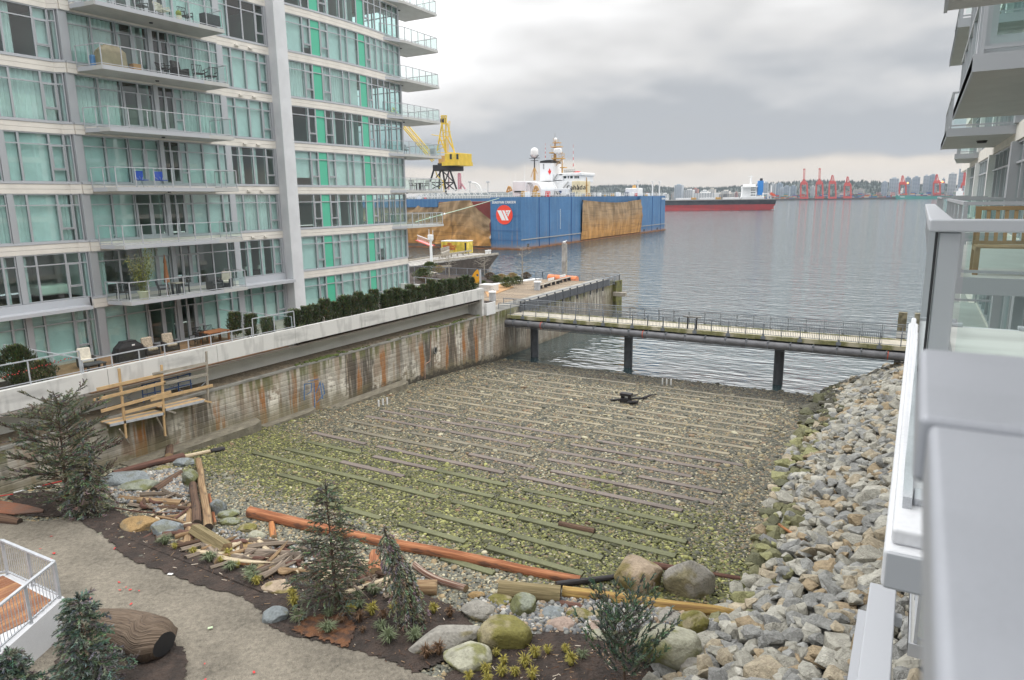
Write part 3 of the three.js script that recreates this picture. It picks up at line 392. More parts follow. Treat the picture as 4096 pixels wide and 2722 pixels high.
log(1035, 2274, 1205, 2292, 0.12, 0.1, WD.moss, 'greenish grey log at the bottom of the driftwood heap', { rough: 0.18 });
log(930, 2232, 1132, 2176, 0.05, 0.07, WD.pale, 'pale curved branch above the driftwood heap', { bend: -0.25, rough: 0.2, name: 'driftwood_branch', cat: 'branch' });
log(1502, 2216, 1494, 2298, 0.2, 0.22, WD.red, 'broken red stump between the two spruces', { rough: 0.2, up1: 0.1 });
log(1408, 2308, 1556, 2374, 0.1, 0.09, WD.grey, 'split two-tone plank log in front of the red stump', { rough: 0.1, flat: 0.7 });
log(1580, 2345, 1700, 2362, 0.1, 0.1, WD.brown, 'brown log behind the drooping spruce', { rough: 0.1 });
log(806, 2166, 872, 2250, 0.14, 0.15, WD.grey, 'grey log under the split timber block', { rough: 0.1 });
log(3118, 2098, 3240, 2190, 0.05, 0.05, WD.orange, 'thin orange pole lying on the grey rock slope', { up1: 0.5, up2: 0.75, name: 'pole', cat: 'pole' });
log(2990, 2318, 3060, 2440, 0.025, 0.02, WD.pale, 'thin curving root at the foot of the rock slope', { bend: 0.5, name: 'driftwood_branch', cat: 'branch' });
log(673, 1828, 677, 1790, 0.2, 0.19, WD.brown, 'short wooden stump standing against the seawall', {});
{ // split timber block: a half round with a cut face
  const a = atG(780, 2122, 0.3), b = atG(905, 2200, 0.2), c = a.clone().add(b).multiplyScalar(0.5), t = thing('timber_block', 'split yellow brown timber block lying beside the driftwood stack', 'timber', c);
  const [g, e] = logGeo(a.sub(c), b.sub(c), 0.26, 0.26, 77, { rough: 0.05, seg: 5 }); const m = shadow(new THREE.Mesh(g.toNonIndexed(), WD.moss)); m.geometry.computeVertexNormals(); m.name = 'block'; t.add(m); ends(e, endM, t);
}
{ // big driftwood stump at the path's lower left
  const p = atG(500, 2575, 0.35), t = thing('driftwood_stump', 'huge brown driftwood stump with torn rotten end by the path', 'stump', p);
  const a = atG(330, 2490, 0.4).sub(p), b = atG(652, 2585, 0.42).sub(p), bark = WD.brown.clone(); bark.map = woodT([0.15, 0.11, 0.078], [0.115, 0.08, 0.055], [0.06, 0.044, 0.034], 640); bark.bumpScale = 0.08; bark.map.repeat.set(3, 1.3);
  const [g, e] = logGeo(a, b, 0.4, 0.66, 913, { rough: 0.17, seg: 30, bend: -0.12, flat: 0.82, round: 0.16 }), m = shadow(new THREE.Mesh(g, bark)); m.name = 'trunk'; t.add(m); ends(e, MT.black, t, 'rotten_end');
  const r = rng(55), mb = new MB(), ax = b.clone().sub(a).normalize(), sd = V(-ax.z, 0, ax.x); for (let i = 0; i < 150; i++) { const th = r() * 6.28, qq = 0.1 + Math.sqrt(r()) * 0.52, s = b.clone().addScaledVector(ax, -0.12 - qq * qq * 1.1 + r() * 0.15).addScaledVector(sd, Math.cos(th) * qq).add(V(0, Math.sin(th) * qq * 0.8, 0)); mb.rod(s, s.clone().addScaledVector(ax, 0.25 + r() * 0.3).add(V((r() - 0.5) * 0.2, (r() - 0.6) * 0.2, (r() - 0.5) * 0.2)), 0.05 + r() * 0.07, 0.015, 5); }
  mb.build('splinters', mm([0.1, 0.07, 0.05], [0.04, 0.03, 0.024], 645, 2, 0.95), t); const [rg] = logGeo(a.clone().lerp(b, 0.35).add(V(0, 0.1, 0.2)), a.clone().lerp(b, 0.5).add(V(0.1, -0.45, 1.0)), 0.24, 0.13, 917, { rough: 0.2 }), rm = shadow(new THREE.Mesh(rg, bark)); rm.name = 'root'; t.add(rm);
}
{ // short driftwood sticks jumbled behind the soil beds
  const r = rng(58), ms = [WD.grey, WD.brown, WD.tan, WD.pale, WD.grey, WD.maroon], gs = [0, 1, 2, 3].map((i) => logGeo(V(-0.5, 0, 0), V(0.5, 0, 0), 0.06, 0.045, 930 + i, { rough: 0.25, bend: 0.06 * (i - 1), seg: 8, taper: 0.2 })), P = sitePoly([[560, 2010], [700, 1990], [740, 2120], [900, 2190], [1100, 2180], [1420, 2280], [1660, 2330], [1600, 2400], [1300, 2330], [1000, 2280], [840, 2230], [640, 2160]]), xs = P.map((p) => p[0]), zs = P.map((p) => p[1]);
  for (let i = 0, k = 0; k < 120 && i < 2500; i++) { const x = lerp(Math.min(...xs), Math.max(...xs), r()), z = lerp(Math.min(...zs), Math.max(...zs), r()); if (!inPoly(x, z, P)) continue; const L = 0.6 + r() * r() * 2.8, m = shadow(new THREE.Mesh(gs[k % 4][0], ms[Math.floor(r() * 6)])); m.name = numbered('driftwood_stick'); m.position.set(x, gy(x, z) + 0.12 + r() * 0.12, z); m.rotation.set(0, (r() < 0.6 ? 0.1 : 1.3) + (r() - 0.5) * 1.1, (r() - 0.5) * 0.2); m.scale.set(L, 0.7 + r() * 1.2, 0.7 + r() * 1.2); scene.add(tag(m, 'short weathered driftwood stick in the jumble above the beach', 'driftwood stick', 'driftwood sticks jumbled above the beach')); k++; }
}
{ // rusted sheet with a log under it, left edge
  const p = atG(70, 2050), t = thing('rusted_sheet', 'rust brown corrugated steel sheet lying at the left edge of the path', 'metal sheet', p), mb = new MB(), P = [[-80, 1990, 0.4], [104, 2020, 0.35], [196, 2046, 0.14], [52, 2060, 0.12], [-80, 2046, 0.12]].map(([x, y, h]) => atG(x, y, h));
  const g = new THREE.BufferGeometry(), A = []; const n = 10; const L = (u, v) => { const a = P[0].clone().lerp(P[4], v), b = P[1].clone().lerp(P[3], v), c = P[1].clone().lerp(P[2], 0.75).lerp(P[2].clone().lerp(P[3], 0.2), v), q = u < 0.6 ? a.lerp(b, u / 0.6) : b.lerp(c, (u - 0.6) / 0.4); q.y += 0.02 * Math.sin(v * 40); return q; };
  for (let i = 0; i < n; i++) for (let j = 0; j < 20; j++) { const q = [L(i / n, j / 20), L((i + 1) / n, j / 20), L((i + 1) / n, (j + 1) / 20), L(i / n, (j + 1) / 20)]; for (const k of [0, 2, 1, 0, 3, 2]) A.push(...q[k].toArray()); }
  g.setAttribute('position', new THREE.Float32BufferAttribute(A, 3)); g.computeVertexNormals(); boxUV(g); const low = g.clone().translate(0, -0.03, 0); mb.add(g).add(low); mb.build('sheet', mm([0.3, 0.13, 0.075], [0.2, 0.13, 0.1], 641, 0.5, 0.85, 0.02, 4), t);
}
log(-30, 2074, 80, 2088, 0.2, 0.14, WD.brown, 'dark log under the rusted sheet at the left edge', { end: darkEnd });
{ // dark tangle stranded mid-beach
  const p = atG(2520, 1612), t = thing('driftwood_tangle', 'black barnacled driftwood frame stranded in the middle of the beach', 'driftwood', p), k = pxm(p), q = (x, y, up = 0) => atG(2000 + x / 1.8154, 1400 + y / 1.8154, up), mb = new MB();
  mb.rod(q(805, 366, 0.1), q(1040, 352, 0.2), 0.07, 0.06).rod(q(1040, 352, 0.2), q(1090, 330, 0.25), 0.1, 0.07).rod(q(1085, 330, 0.2), q(1140, 324, 0.1), 0.06, 0.03).rod(q(950, 345, 0.5), q(1003, 322, 0.3), 0.05, 0.04).rod(q(930, 385, 0.1), q(1000, 380, 0.25), 0.13, 0.12); mb.build('pole', WD.dark, t);
  const c = q(918, 385); new MB().span(c.x - 0.35, c.x + 0.3, c.y - 0.1, c.y + 0.3, c.z - 0.25, c.z + 0.3).span(c.x - 0.35, c.x - 0.2, c.y + 0.3, c.y + 0.5, c.z - 0.2, c.z + 0.15).span(c.x + 0.15, c.x + 0.3, c.y + 0.3, c.y + 0.5, c.z - 0.2, c.z + 0.15).span(c.x - 0.4, c.x + 0.36, c.y + 0.5, c.y + 0.66, c.z - 0.25, c.z + 0.2).build('block', WD.dark, t);
}
for (const [x, y, l] of [[1515, 1630, 'three white pegs standing on the beach near the seawall footing'], [2650, 1540, 'three pale pegs standing near the waterline']]) { const p = atG(x, y), t = thing('peg_row', l, 'pegs', p); for (let i = 0; i < 3; i++) { const q = atG(x + i * 17, y - i * (x < 2000 ? 5 : -1)); new MB().cyl(q.x, q.y + 0.22, q.z, 0.055, 0.055, 0.5, 8).build('peg', MT.white, t); } }
{ // striped barrier pole with red tape by the wall, left
  const a = atG(54, 1972, 0.35), b = atG(245, 1926, 0.75), t = thing('barrier_pole', 'white pole with red tape lying against the wall at far left', 'pole', a); new MB().rod(a, a.clone().lerp(b, 0.6), 0.03).build('pole', MT.white, t); new MB().rod(a.clone().lerp(b, 0.6), b, 0.03).rod(a.clone().lerp(b, 0.35), a.clone().lerp(b, 0.38), 0.034).rod(atG(-30, 1990, 0.3), atG(50, 1978, 0.35), 0.02).build('tape', MT.red, t);
}
{ // litter on the path: red paper scraps
  const pts = [[475, 2330], [503, 2350], [480, 2362], [520, 2360], [458, 2195], [214, 2213], [478, 2361], [555, 2364], [160, 2196], [215, 2215], [200, 2236], [523, 2417], [818, 2656], [820, 2720], [204, 2146], [360, 1795 + 600], [1015, 2690]];
  const r = rng(66), base = new MB().box(0, 0, 0, 0.11, 0.008, 0.06).build('paper_scrap', MT.red), proto = tag(base, 'scrap of red paper lying on the sandy path', 'paper scrap', 'red paper scraps on the path');
  for (const [x, y] of pts) { const o = proto.clone(); o.name = numbered('paper_scrap'); o.position.copy(atG(x, y, 0.075)); o.rotation.set((r() - 0.5) * 0.5, r() * 6, (r() - 0.5) * 0.5); o.scale.setScalar(0.45 + r() * 0.45); scene.add(o); }
  const c = atG(680, 2298, 0.09); solo(new MB().rbox(c.x, c.y, c.z, 0.17, 0.03, 0.09, 0.012, 0.4), 'paper_wad', MT.white, 'crumpled white paper lying mid-path', 'paper', c);
  const d = atG(840, 2513, 0.09); solo(new MB().rbox(d.x, d.y, d.z, 0.13, 0.03, 0.08, 0.012, 0.9), 'wrapper', mat([0.5, 0.62, 0.4], 0.6), 'pale green wrapper lying on the lower path', 'wrapper', d);
}
{ // wood chips and twigs on the soil
  const r = rng(67), n = 900, im = new THREE.InstancedMesh(new THREE.BoxGeometry(1, 0.35, 0.25), mat([1, 1, 1], 0.9), n), m = M4(), c = new THREE.Color(), beds = [bedXZ, sitePoly([[420, 2010], [620, 2060], [860, 2150], [1010, 2280], [1130, 2340], [1000, 2380], [640, 2270], [420, 2140], [330, 2060]]), sitePoly([[1850, 2720], [2200, 2540], [2380, 2530], [2700, 2660], [2700, 2760]]), sitePoly([[1000, 2270], [1300, 2270], [1540, 2330], [1330, 2360], [1060, 2330]])]; let k = 0;
  for (let t = 0; t < 9000 && k < n; t++) { const P = beds[k % 4], xs = P.map((p) => p[0]), zs = P.map((p) => p[1]), x = lerp(Math.min(...xs), Math.max(...xs), r()), z = lerp(Math.min(...zs), Math.max(...zs), r()); if (!inPoly(x, z, P)) continue; const s = 0.03 + r() * r() * 0.22; m.compose(V(x, gy(x, z) + 0.1, z), new THREE.Quaternion().setFromEuler(new THREE.Euler((r() - 0.5) * 0.5, r() * 6.3, (r() - 0.5) * 0.5)), V(s, 0.02 + r() * 0.03, 0.03 + r() * 0.05)); im.setMatrixAt(k, m); const q = r(); const L = 0.7 + r() * 0.6; im.setColorAt(k, q < 0.5 ? c.setRGB(0.12 * L, 0.065 * L, 0.04 * L) : q < 0.85 ? c.setRGB(0.3 * L, 0.2 * L, 0.12 * L) : c.setRGB(0.6 * L, 0.52 * L, 0.42 * L)); k++; }
  im.count = k; im.name = 'wood_chips'; scene.add(shadow(im)); tag(im, 'brown twigs, bark and pale chips strewn over the soil beds', 'wood chips', null, 'stuff');
}
// ---------- grass tufts ----------
function tuft(seed, c1, c2, spread) {
  const r = rng(seed), A = [], C = [];
  for (let i = 0; i < 90; i++) {
    const th = r() * 6.28, out = spread * (0.3 + r() * 0.7), h = 0.16 + r() * 0.16, w = 0.008 + r() * 0.006, b = V(Math.cos(th) * 0.05 * r(), 0, Math.sin(th) * 0.05 * r()), m = b.clone().add(V(Math.cos(th) * out * 0.4, h * 0.8, Math.sin(th) * out * 0.4)), e = b.clone().add(V(Math.cos(th) * out, h * (0.5 + r() * 0.5), Math.sin(th) * out)), s = V(-Math.sin(th) * w, 0, Math.cos(th) * w), k = r();
    for (const p of [b.clone().sub(s), b.clone().add(s), m.clone().add(s), b.clone().sub(s), m.clone().add(s), m.clone().sub(s), m.clone().sub(s), m.clone().add(s), e]) { A.push(p.x, p.y, p.z); C.push(...c1.map((x, n) => lerp(x, c2[n], k))); }
  }
  const g = new THREE.BufferGeometry(); g.setAttribute('position', new THREE.Float32BufferAttribute(A, 3)); g.setAttribute('color', new THREE.Float32BufferAttribute(C, 3)); g.computeVertexNormals(); return boxUV(g);
}
const leafM = new THREE.MeshPhysicalMaterial({ color: 0xffffff, vertexColors: true, roughness: 0.85, side: THREE.DoubleSide, transmission: 0.25 });
{
  const kinds = { y: [[0.46, 0.38, 0.07], [0.28, 0.26, 0.05], 0.17], g: [[0.2, 0.24, 0.13], [0.12, 0.15, 0.07], 0.28], b: [[0.2, 0.11, 0.05], [0.12, 0.07, 0.04], 0.16] }, gs = {};
  for (const k in kinds) gs[k] = [0, 1, 2].map((i) => tuft(700 + i + k.charCodeAt(0), ...kinds[k]));
  const L = { y: ['small yellow green grass tuft planted in dark soil', 'yellow grass tufts'], g: ['spreading grey green grass tuft planted in dark soil', 'grey green grass tufts'], b: ['withered brown grass tuft in dark soil', 'withered grass tufts'] }, r = rng(71);
  const T = { y: [[1735, 2445], [1985, 2620], [2015, 2655], [2140, 2625], [2100, 2662], [1945, 2690], [2008, 2700], [2130, 2712], [1875, 2716], [2285, 2655], [2262, 2605], [2190, 2610], [1575, 2440], [1488, 2452], [1405, 2448], [1177, 2420], [1028, 2333], [1170, 2385], [885, 2245], [913, 2225], [950, 2265], [700, 2190], [773, 2212], [270, 1990], [285, 2008], [1950, 2725], [2060, 2700]], g: [[1195, 2480], [1318, 2462], [1312, 2525], [1525, 2515], [1555, 2562], [1440, 2425], [1497, 2370], [1430, 2390], [840, 2240], [925, 2275], [660, 2172], [1000, 2300], [1010, 2320], [1660, 2555], [425, 2035], [1360, 2400], [2330, 2625]], b: [[1438, 2482], [1450, 2525], [1705, 2625], [1755, 2612], [1365, 2488], [1535, 2475], [1800, 2460], [1390, 2430]] };
  for (const k in T) for (const [x, y] of T[k]) { const m = shadow(new THREE.Mesh(gs[k][Math.floor(r() * 3)], leafM)); m.name = numbered('grass_tuft'); m.position.copy(atG(x, y + 8, 0.07)); m.rotation.y = r() * 6.28; m.scale.setScalar(0.75 + r() * 0.6); scene.add(m); tag(m, L[k][0], 'grass tuft', L[k][1]); }
}
// ---------- conifers ----------
function conifer(px, py, topPx, topPy, wPx, seed, label, o = {}) {
  const base = o.at ?? atG(px, py, 0.03), d = distOf(base), H = o.h ?? (() => { const q = ray(topPx, topPy), k = Math.hypot(base.x, base.z) / Math.hypot(q.x, q.z); return EYE.y + q.y * k - base.y; })(), Rm = o.r ?? wPx * d / FPX / 2, r = rng(seed), t = thing(o.name ?? 'spruce_tree', label, o.cat ?? 'tree', base);
  const lean = o.at ? V(0, 0, 0) : (() => { const q = ray(topPx, topPy), k = Math.hypot(base.x, base.z) / Math.hypot(q.x, q.z); return V(EYE.x + q.x * k - base.x, 0, EYE.z + q.z * k - base.z); })();
  const axis = (q) => V(lean.x * Math.pow(q, o.bow ?? 1.2), H * q, lean.z * Math.pow(q, o.bow ?? 1.2));
  const tr = new MB(); for (let i = 0; i < 8; i++) tr.rod(axis(i / 8), axis((i + 1) / 8), (0.028 * H * (o.thick ?? 0.6)) * (1 - i / 8.4), (0.028 * H * (o.thick ?? 0.6)) * (1 - (i + 1) / 8.4), 7); for (const q of tr.g) q.translate(base.x, base.y, base.z);
  tr.build('trunk', MT.bark ??= mm([0.13, 0.085, 0.06], [0.07, 0.05, 0.04], 650, 3, 0.95, 0.02), t, 1);
  const br = new MB(), A = [], C = [], N = [], pal = o.pal ?? [[0.13, 0.15, 0.095], [0.22, 0.24, 0.165], [0.085, 0.08, 0.055]];
  const tuftAt = (p, dir, L, w) => { // one needle spray: crossing slim blades around a twig
    const k = pal[r() < 0.5 ? 0 : r() < 0.6 ? 1 : 2].map((x) => x * (0.7 + r() * 0.6)), e = p.clone().addScaledVector(dir, L), u = V(0, 0, 0).crossVectors(dir, Math.abs(dir.y) > 0.9 ? V(1, 0, 0) : V(0, 1, 0)).normalize(), v = V(0, 0, 0).crossVectors(u, dir), ph = r() * 3;
    const nb = o.blades ?? 7; for (let i = 0; i < nb; i++) { const th = ph + i * 6.283 / nb * 1.7, q = u.clone().multiplyScalar(Math.cos(th)).addScaledVector(v, Math.sin(th)), f = (i + 0.5) / nb, b = p.clone().addScaledVector(dir, L * (f - 0.12)), tip = p.clone().addScaledVector(dir, L * Math.min(1.1, f + 0.3)).addScaledVector(q, w), side = V(0, 0, 0).crossVectors(q, dir).multiplyScalar(w * 0.3);
      for (const s of [b.clone().addScaledVector(dir, -L * 0.1).add(side), b.clone().addScaledVector(dir, L * 0.12).sub(side), tip]) { A.push(s.x, s.y, s.z); C.push(...k); } }
    for (const s of [p.clone().addScaledVector(u, w * 0.35), p.clone().addScaledVector(u, -w * 0.35), e, p.clone().addScaledVector(v, w * 0.35), p.clone().addScaledVector(v, -w * 0.35), e]) { A.push(s.x, s.y, s.z); C.push(...k.map((x) => x * 0.8)); }
  };
  const nb = o.n ?? 90, L0 = o.tuft ?? 0.17, w0 = o.tw ?? 0.05;
  for (let i = 0; i < nb; i++) {
    const q = lerp(o.low ?? 0.06, 0.97, Math.pow((i + r() * 0.7) / nb, o.pow ?? 0.85)), th = i * 2.4 + r() * 0.9, prof = (o.prof ?? ((x) => 1 - x * 0.88))(q) * (0.65 + r() * 0.5), L = Rm * prof * (o.skew ? 1 + o.skew * Math.cos(th - (o.skewTo ?? 0)) : 1), p0 = axis(q), rise = (o.rise ?? 0.25) + (r() - 0.5) * (o.jit ?? 0.2), drop = o.drop ?? 0.1, dh = V(Math.cos(th), 0, Math.sin(th));
    const at = (s) => p0.clone().addScaledVector(dh, L * s).add(V(0, L * (rise * s - drop * s * s * 2), 0)), ns = Math.max(3, Math.round(L / (o.step ?? 0.13)));
    for (let j = 0; j < 4; j++) { const a = at(j / 4).add(base), b = at((j + 1) / 4).add(base), w = 0.007 * H * 0.5 * (1 - j / 5); br.rod(a, b, w, w * 0.75, 5); }
    for (let j = 1; j <= ns; j++) {
      const s = Math.max(0.12, j / ns), c = at(s), d2 = at(Math.min(1.02, s + 0.05)).sub(at(s - 0.03)).normalize();
      if (s > (o.bare ?? 0.25) || q > 0.8) tuftAt(c, d2, L0 * (0.8 + r() * 0.4), w0);
      for (const sg of [-1, 1]) { const tl = L * 0.42 * (1 - s * 0.65) * (0.5 + r() * 0.7), dd = V(-dh.z * sg, 0, dh.x * sg).multiplyScalar(0.8).addScaledVector(d2, 0.8).add(V(0, (o.twUp ?? -0.1) + (r() - 0.5) * 0.5, 0)).normalize(), m = Math.max(1, Math.round(tl / (L0 * 0.75))); if (r() < (o.gap ?? 0.12)) continue; br.rod(c.clone().add(base), c.clone().addScaledVector(dd, tl).add(base), 0.006, 0.003, 4); for (let k = 0; k < m; k++) tuftAt(c.clone().addScaledVector(dd, tl * (k + 0.3) / m), dd.clone().add(V((r() - 0.5) * 0.4, (r() - 0.5) * 0.4 - (o.hang ?? 0), (r() - 0.5) * 0.4)).normalize(), L0 * (0.8 + r() * 0.5), w0); }
    }
  }
  for (let k = 0; k < 8; k++) tuftAt(axis(0.9 + k * 0.0125), V((r() - 0.5) * 0.8, 1, (r() - 0.5) * 0.8).normalize(), L0, w0);
  br.build('branches', MT.bark, t);
  const g = new THREE.BufferGeometry(); g.setAttribute('position', new THREE.Float32BufferAttribute(A, 3)); g.setAttribute('color', new THREE.Float32BufferAttribute(C, 3)); g.computeVertexNormals(); const m = shadow(new THREE.Mesh(boxUV(g), leafM)); m.name = 'crown'; t.add(m); return t;
}
const bluish = [[0.13, 0.165, 0.125], [0.23, 0.27, 0.215], [0.075, 0.095, 0.075]], greyGreen = [[0.2, 0.21, 0.15], [0.33, 0.34, 0.26], [0.12, 0.125, 0.085]];
conifer(275, 2040, 225, 1600, 410, 801, 'tall open pine in front of the seawall at far left', { name: 'pine_tree', n: 56, step: 0.17, prof: (x) => 0.5 + 0.5 * Math.sin(Math.min(1, x * 1.05) * 3.0), rise: 0.35, drop: 0.0, gap: 0.3, low: 0.06, jit: 0.9, tuft: 0.2, tw: 0.06, bare: 0.45, pal: [[0.14, 0.15, 0.095], [0.21, 0.22, 0.15], [0.11, 0.08, 0.055]], twUp: 0.25 });
conifer(350, 2060, 330, 1765, 215, 802, 'dense grey green young spruce right of the tall pine at left', { n: 110, pal: greyGreen, drop: 0.22, rise: 0.2, prof: (x) => 1.05 - x * 0.9, tw: 0.06, low: 0.02 });
conifer(1347, 2432, 1300, 1935, 370, 803, 'tall sparse spruce in the middle of the soil bed', { n: 84, gap: 0.26, step: 0.14, prof: (x) => 1.0 - x * 0.82, rise: 0.35, drop: 0.1, bare: 0.4, jit: 0.4 });
conifer(1650, 2500, 1530, 2120, 175, 804, 'leaning drooping spruce right of the tall sparse one', { n: 95, pal: greyGreen, drop: 0.62, rise: 0.05, hang: 0.9, bow: 2.2, prof: (x) => 0.95 - x * 0.5, tw: 0.055, thick: 0.5, low: 0.1 });
conifer(360, 2790, 309, 2385, 330, 805, 'blue green spruce in front of the driftwood stump at bottom left', { n: 84, pal: bluish, prof: (x) => 1.05 - x * 0.85, tuft: 0.17, tw: 0.055, gap: 0.15, step: 0.13, jit: 0.5 });
conifer(20, 2880, 30, 2610, 360, 806, 'blue green spruce cut off in the bottom left corner', { n: 90, pal: bluish, tuft: 0.16, tw: 0.055, gap: 0.05, step: 0.11 });
conifer(2500, 2740, 2470, 2455, 430, 807, 'young green pine with upright shoots at bottom centre right', { name: 'pine_tree', n: 40, prof: (x) => 0.95 - x * 0.4, rise: 0.8, drop: -0.12, twUp: 0.7, pal: [[0.09, 0.135, 0.085], [0.15, 0.2, 0.14], [0.055, 0.08, 0.055]], tuft: 0.2, tw: 0.055, bare: 0.35, gap: 0.3, jit: 0.35, step: 0.17 });
// ---------- seawall ----------
const canvasTex = (w, h, paint, srgb = true) => { const c = document.createElement('canvas'); c.width = w; c.height = h; const x = c.getContext('2d'); paint(x, w, h); const t = new THREE.CanvasTexture(c); if (srgb) t.colorSpace = THREE.SRGBColorSpace; t.wrapS = t.wrapT = THREE.RepeatWrapping; return t; };
const fill = (x, w, h, fn) => { const d = x.getImageData(0, 0, w, h); for (let j = 0; j < h; j++) for (let i = 0; i < w; i++) { const c = fn(i / w, j / h, i, j), o = (j * w + i) * 4; for (let k = 0; k < 3; k++) d.data[o + k] = s2(c[k]); d.data[o + 3] = 255; } x.putImageData(d, 0, 0); };
{
  const W = 2048, H = 256, Z0 = -6, Z1 = -78.7, Y0 = -0.9, Y1 = 4.35;
  const zOf = (u) => lerp(Z0, Z1, u), rust = [-18.6, -22.9, -25.8, -28.2, -29.9, -33.8, -36.2, -40.6, -43.9, -46.2, -48.1], darkS = [-19.6, -21.9, -33.1, -34.6, -41.6, -44.6, -47.4], white = [-17.9, -20.6, -23.4, -26.6, -31.2, -32.4, -35.4, -38.6, -39.7, -42.6, -45.6];
  const t = canvasTex(W, H, (x) => {
    fill(x, W, H, (u, v) => {
      const z = zOf(u), y = lerp(Y1, Y0, v), g = gy(-31, z), pier = ss(-50, -54, z);
      const a = fbm(u * 70, v * 7, 70, 7, 141, 4), s1 = fbm(u * 300, v * 2, 300, 2, 143, 3), s3 = fbm(u * 700, v * 5, 700, 5, 145, 2), f = fbm(u * 260, v * 26, 260, 26, 147, 3);
      let L = 0.43 + (a - 0.5) * 0.3 + (f - 0.5) * 0.22; L *= 1 - 0.45 * ss(0.52, 0.7, s1) * (1 - v * 0.4); let c = [L * 1.02, L * 0.94, L * 0.8];
      const band = Math.abs(((y * 3.4) % 1 + 1) % 1 - 0.5); if (band > 0.455) c = c.map((q) => q * 0.72);
      const mix = (col, k) => { c = c.map((q, n) => lerp(q, col[n], clamp(k, 0, 1))); };
      mix([0.24, 0.15, 0.08], 0.5 * ss(0.45, 0.62, fbm(u * 160, v * 1.5, 160, 2, 149, 3)));
      for (const q of rust) { const d = Math.abs(z - q - (s3 - 0.5) * 0.7); mix([0.33, 0.135, 0.035], 0.92 * ss(0.32, 0.04, d) * ss(-0.05, 0.3, v + (a - 0.5) * 0.4)); }
      for (const q of darkS) { const d = Math.abs(z - q - (s3 - 0.5) * 1.2); mix([0.07, 0.058, 0.045], 0.82 * ss(0.7, 0.2, d) * ss(1.05, 0.75, v)); }
      for (const q of white) { const d = Math.abs(z - q - (s3 - 0.5) * 0.9), k = h2(q * 10 | 0, 3, 4); mix([0.75, 0.71, 0.62], 0.9 * ss(0.4, 0.1, d) * ss(0.28, 0.04, Math.abs(v - 0.3 - k * 0.35)) * ss(0.35, 0.55, f)); }
      mix([0.13, 0.14, 0.05], 0.75 * ss(0.16, 0.0, v - (a - 0.4) * 0.25) * ss(0.4, 0.6, s1));
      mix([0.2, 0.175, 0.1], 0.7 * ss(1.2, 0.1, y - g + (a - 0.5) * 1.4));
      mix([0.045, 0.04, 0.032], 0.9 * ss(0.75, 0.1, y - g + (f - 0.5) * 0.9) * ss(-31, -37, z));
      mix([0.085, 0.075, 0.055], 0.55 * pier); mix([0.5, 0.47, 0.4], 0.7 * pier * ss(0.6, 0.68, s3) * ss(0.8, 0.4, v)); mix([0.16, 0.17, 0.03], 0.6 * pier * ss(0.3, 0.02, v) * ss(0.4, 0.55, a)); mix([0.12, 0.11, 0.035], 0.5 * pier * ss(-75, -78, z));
      if (z > -20.5 && z < -17.6) mix([0.25, 0.06, 0.05], 0.45 * ss(0.5, 0.58, a) * ss(0.25, 0.5, v) * ss(0.75, 0.6, v));
      return c;
    });
    const P = (z, y) => [(z - Z0) / (Z1 - Z0) * W, (Y1 - y) / (Y1 - Y0) * H]; x.strokeStyle = '#4a6ea0'; x.lineWidth = 2.2; const G = (pts) => { x.beginPath(); pts.forEach(([z, y], i) => x[i ? 'lineTo' : 'moveTo'](...P(z, y))); x.stroke(); };
    G([[-28.9, 2.2], [-29, 3.2], [-29.6, 3.1], [-29.5, 2.6], [-29.1, 2.5]]); G([[-29.7, 1.5], [-29.8, 3.1]]); G([[-29.3, 3.3], [-30.2, 3.25]]); G([[-29.9, 2.4], [-30.3, 3], [-30.4, 1.9]]); G([[-29.9, 1.8], [-30.6, 2.2], [-30.5, 2.9]]);
  });
  const wall = thing('seawall', 'tall weathered concrete seawall with rust streaks beside the tidal beach', 'seawall', V(-31.5, 0, -42));
  const g = new THREE.PlaneGeometry(72.7, 5.25, 240, 16).rotateY(Math.PI / 2).translate(0, 1.725, -0.35), p = g.attributes.position; for (let i = 0; i < p.count; i++) p.setX(i, (fbm(p.getZ(i) * 0.6 + 300, p.getY(i) * 0.9 + 20, 999, 999, 151, 3) - 0.5) * 0.09);
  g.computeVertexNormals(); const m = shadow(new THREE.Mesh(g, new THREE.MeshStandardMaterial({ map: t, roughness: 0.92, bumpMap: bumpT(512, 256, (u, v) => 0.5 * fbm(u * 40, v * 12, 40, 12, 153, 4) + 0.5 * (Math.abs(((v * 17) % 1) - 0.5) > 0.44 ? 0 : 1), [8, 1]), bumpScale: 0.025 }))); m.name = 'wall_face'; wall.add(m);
  new MB().span(-33.7, -31.56, -1, 4.35, -78.65, -6).build('wall_body', MT.concreteDark, wall);
  new MB().span(-31.7, -31.46, 4.3, 4.42, -49, -6.2).build('coping', MT.concreteDark, wall);
  for (const [z0, z1, w, h] of [[-25.3, -17.4, 1.05, 0.4], [-29.6, -25.4, 0.7, 0.22], [-38.4, -30.4, 0.95, 0.34]]) { const s = new MB(), y0 = gy(0, z0) - 0.5, y1 = gy(0, z1) - 0.5; s.slab([[-31.5, z0], [-31.5 + w * 0.7, z0 + 0.3], [-31.5 + w, z0 + 1], [-31.5 + w * 0.9, z1], [-31.5, z1]], y0, gy(0, (z0 + z1) / 2) + h * 0.75).build('footing', MT.footing ??= mm([0.25, 0.225, 0.17], [0.15, 0.135, 0.1], 155, 0.5, 0.95, 0.03), wall); }
  { const c = atX(1738, 1402, -31.5), s = new MB(); s.add(new THREE.TorusGeometry(0.2, 0.05, 8, 18).rotateY(Math.PI / 2).scale(1, 1.25, 1), M4().makeTranslation(-31.42, c.y, c.z)); s.build('drain_pipe', MT.concreteDark, wall); new MB().add(new THREE.CircleGeometry(0.2, 18).rotateY(Math.PI / 2), M4().makeTranslation(-31.42, c.y, c.z)).build('drain_opening', MT.black, wall); }
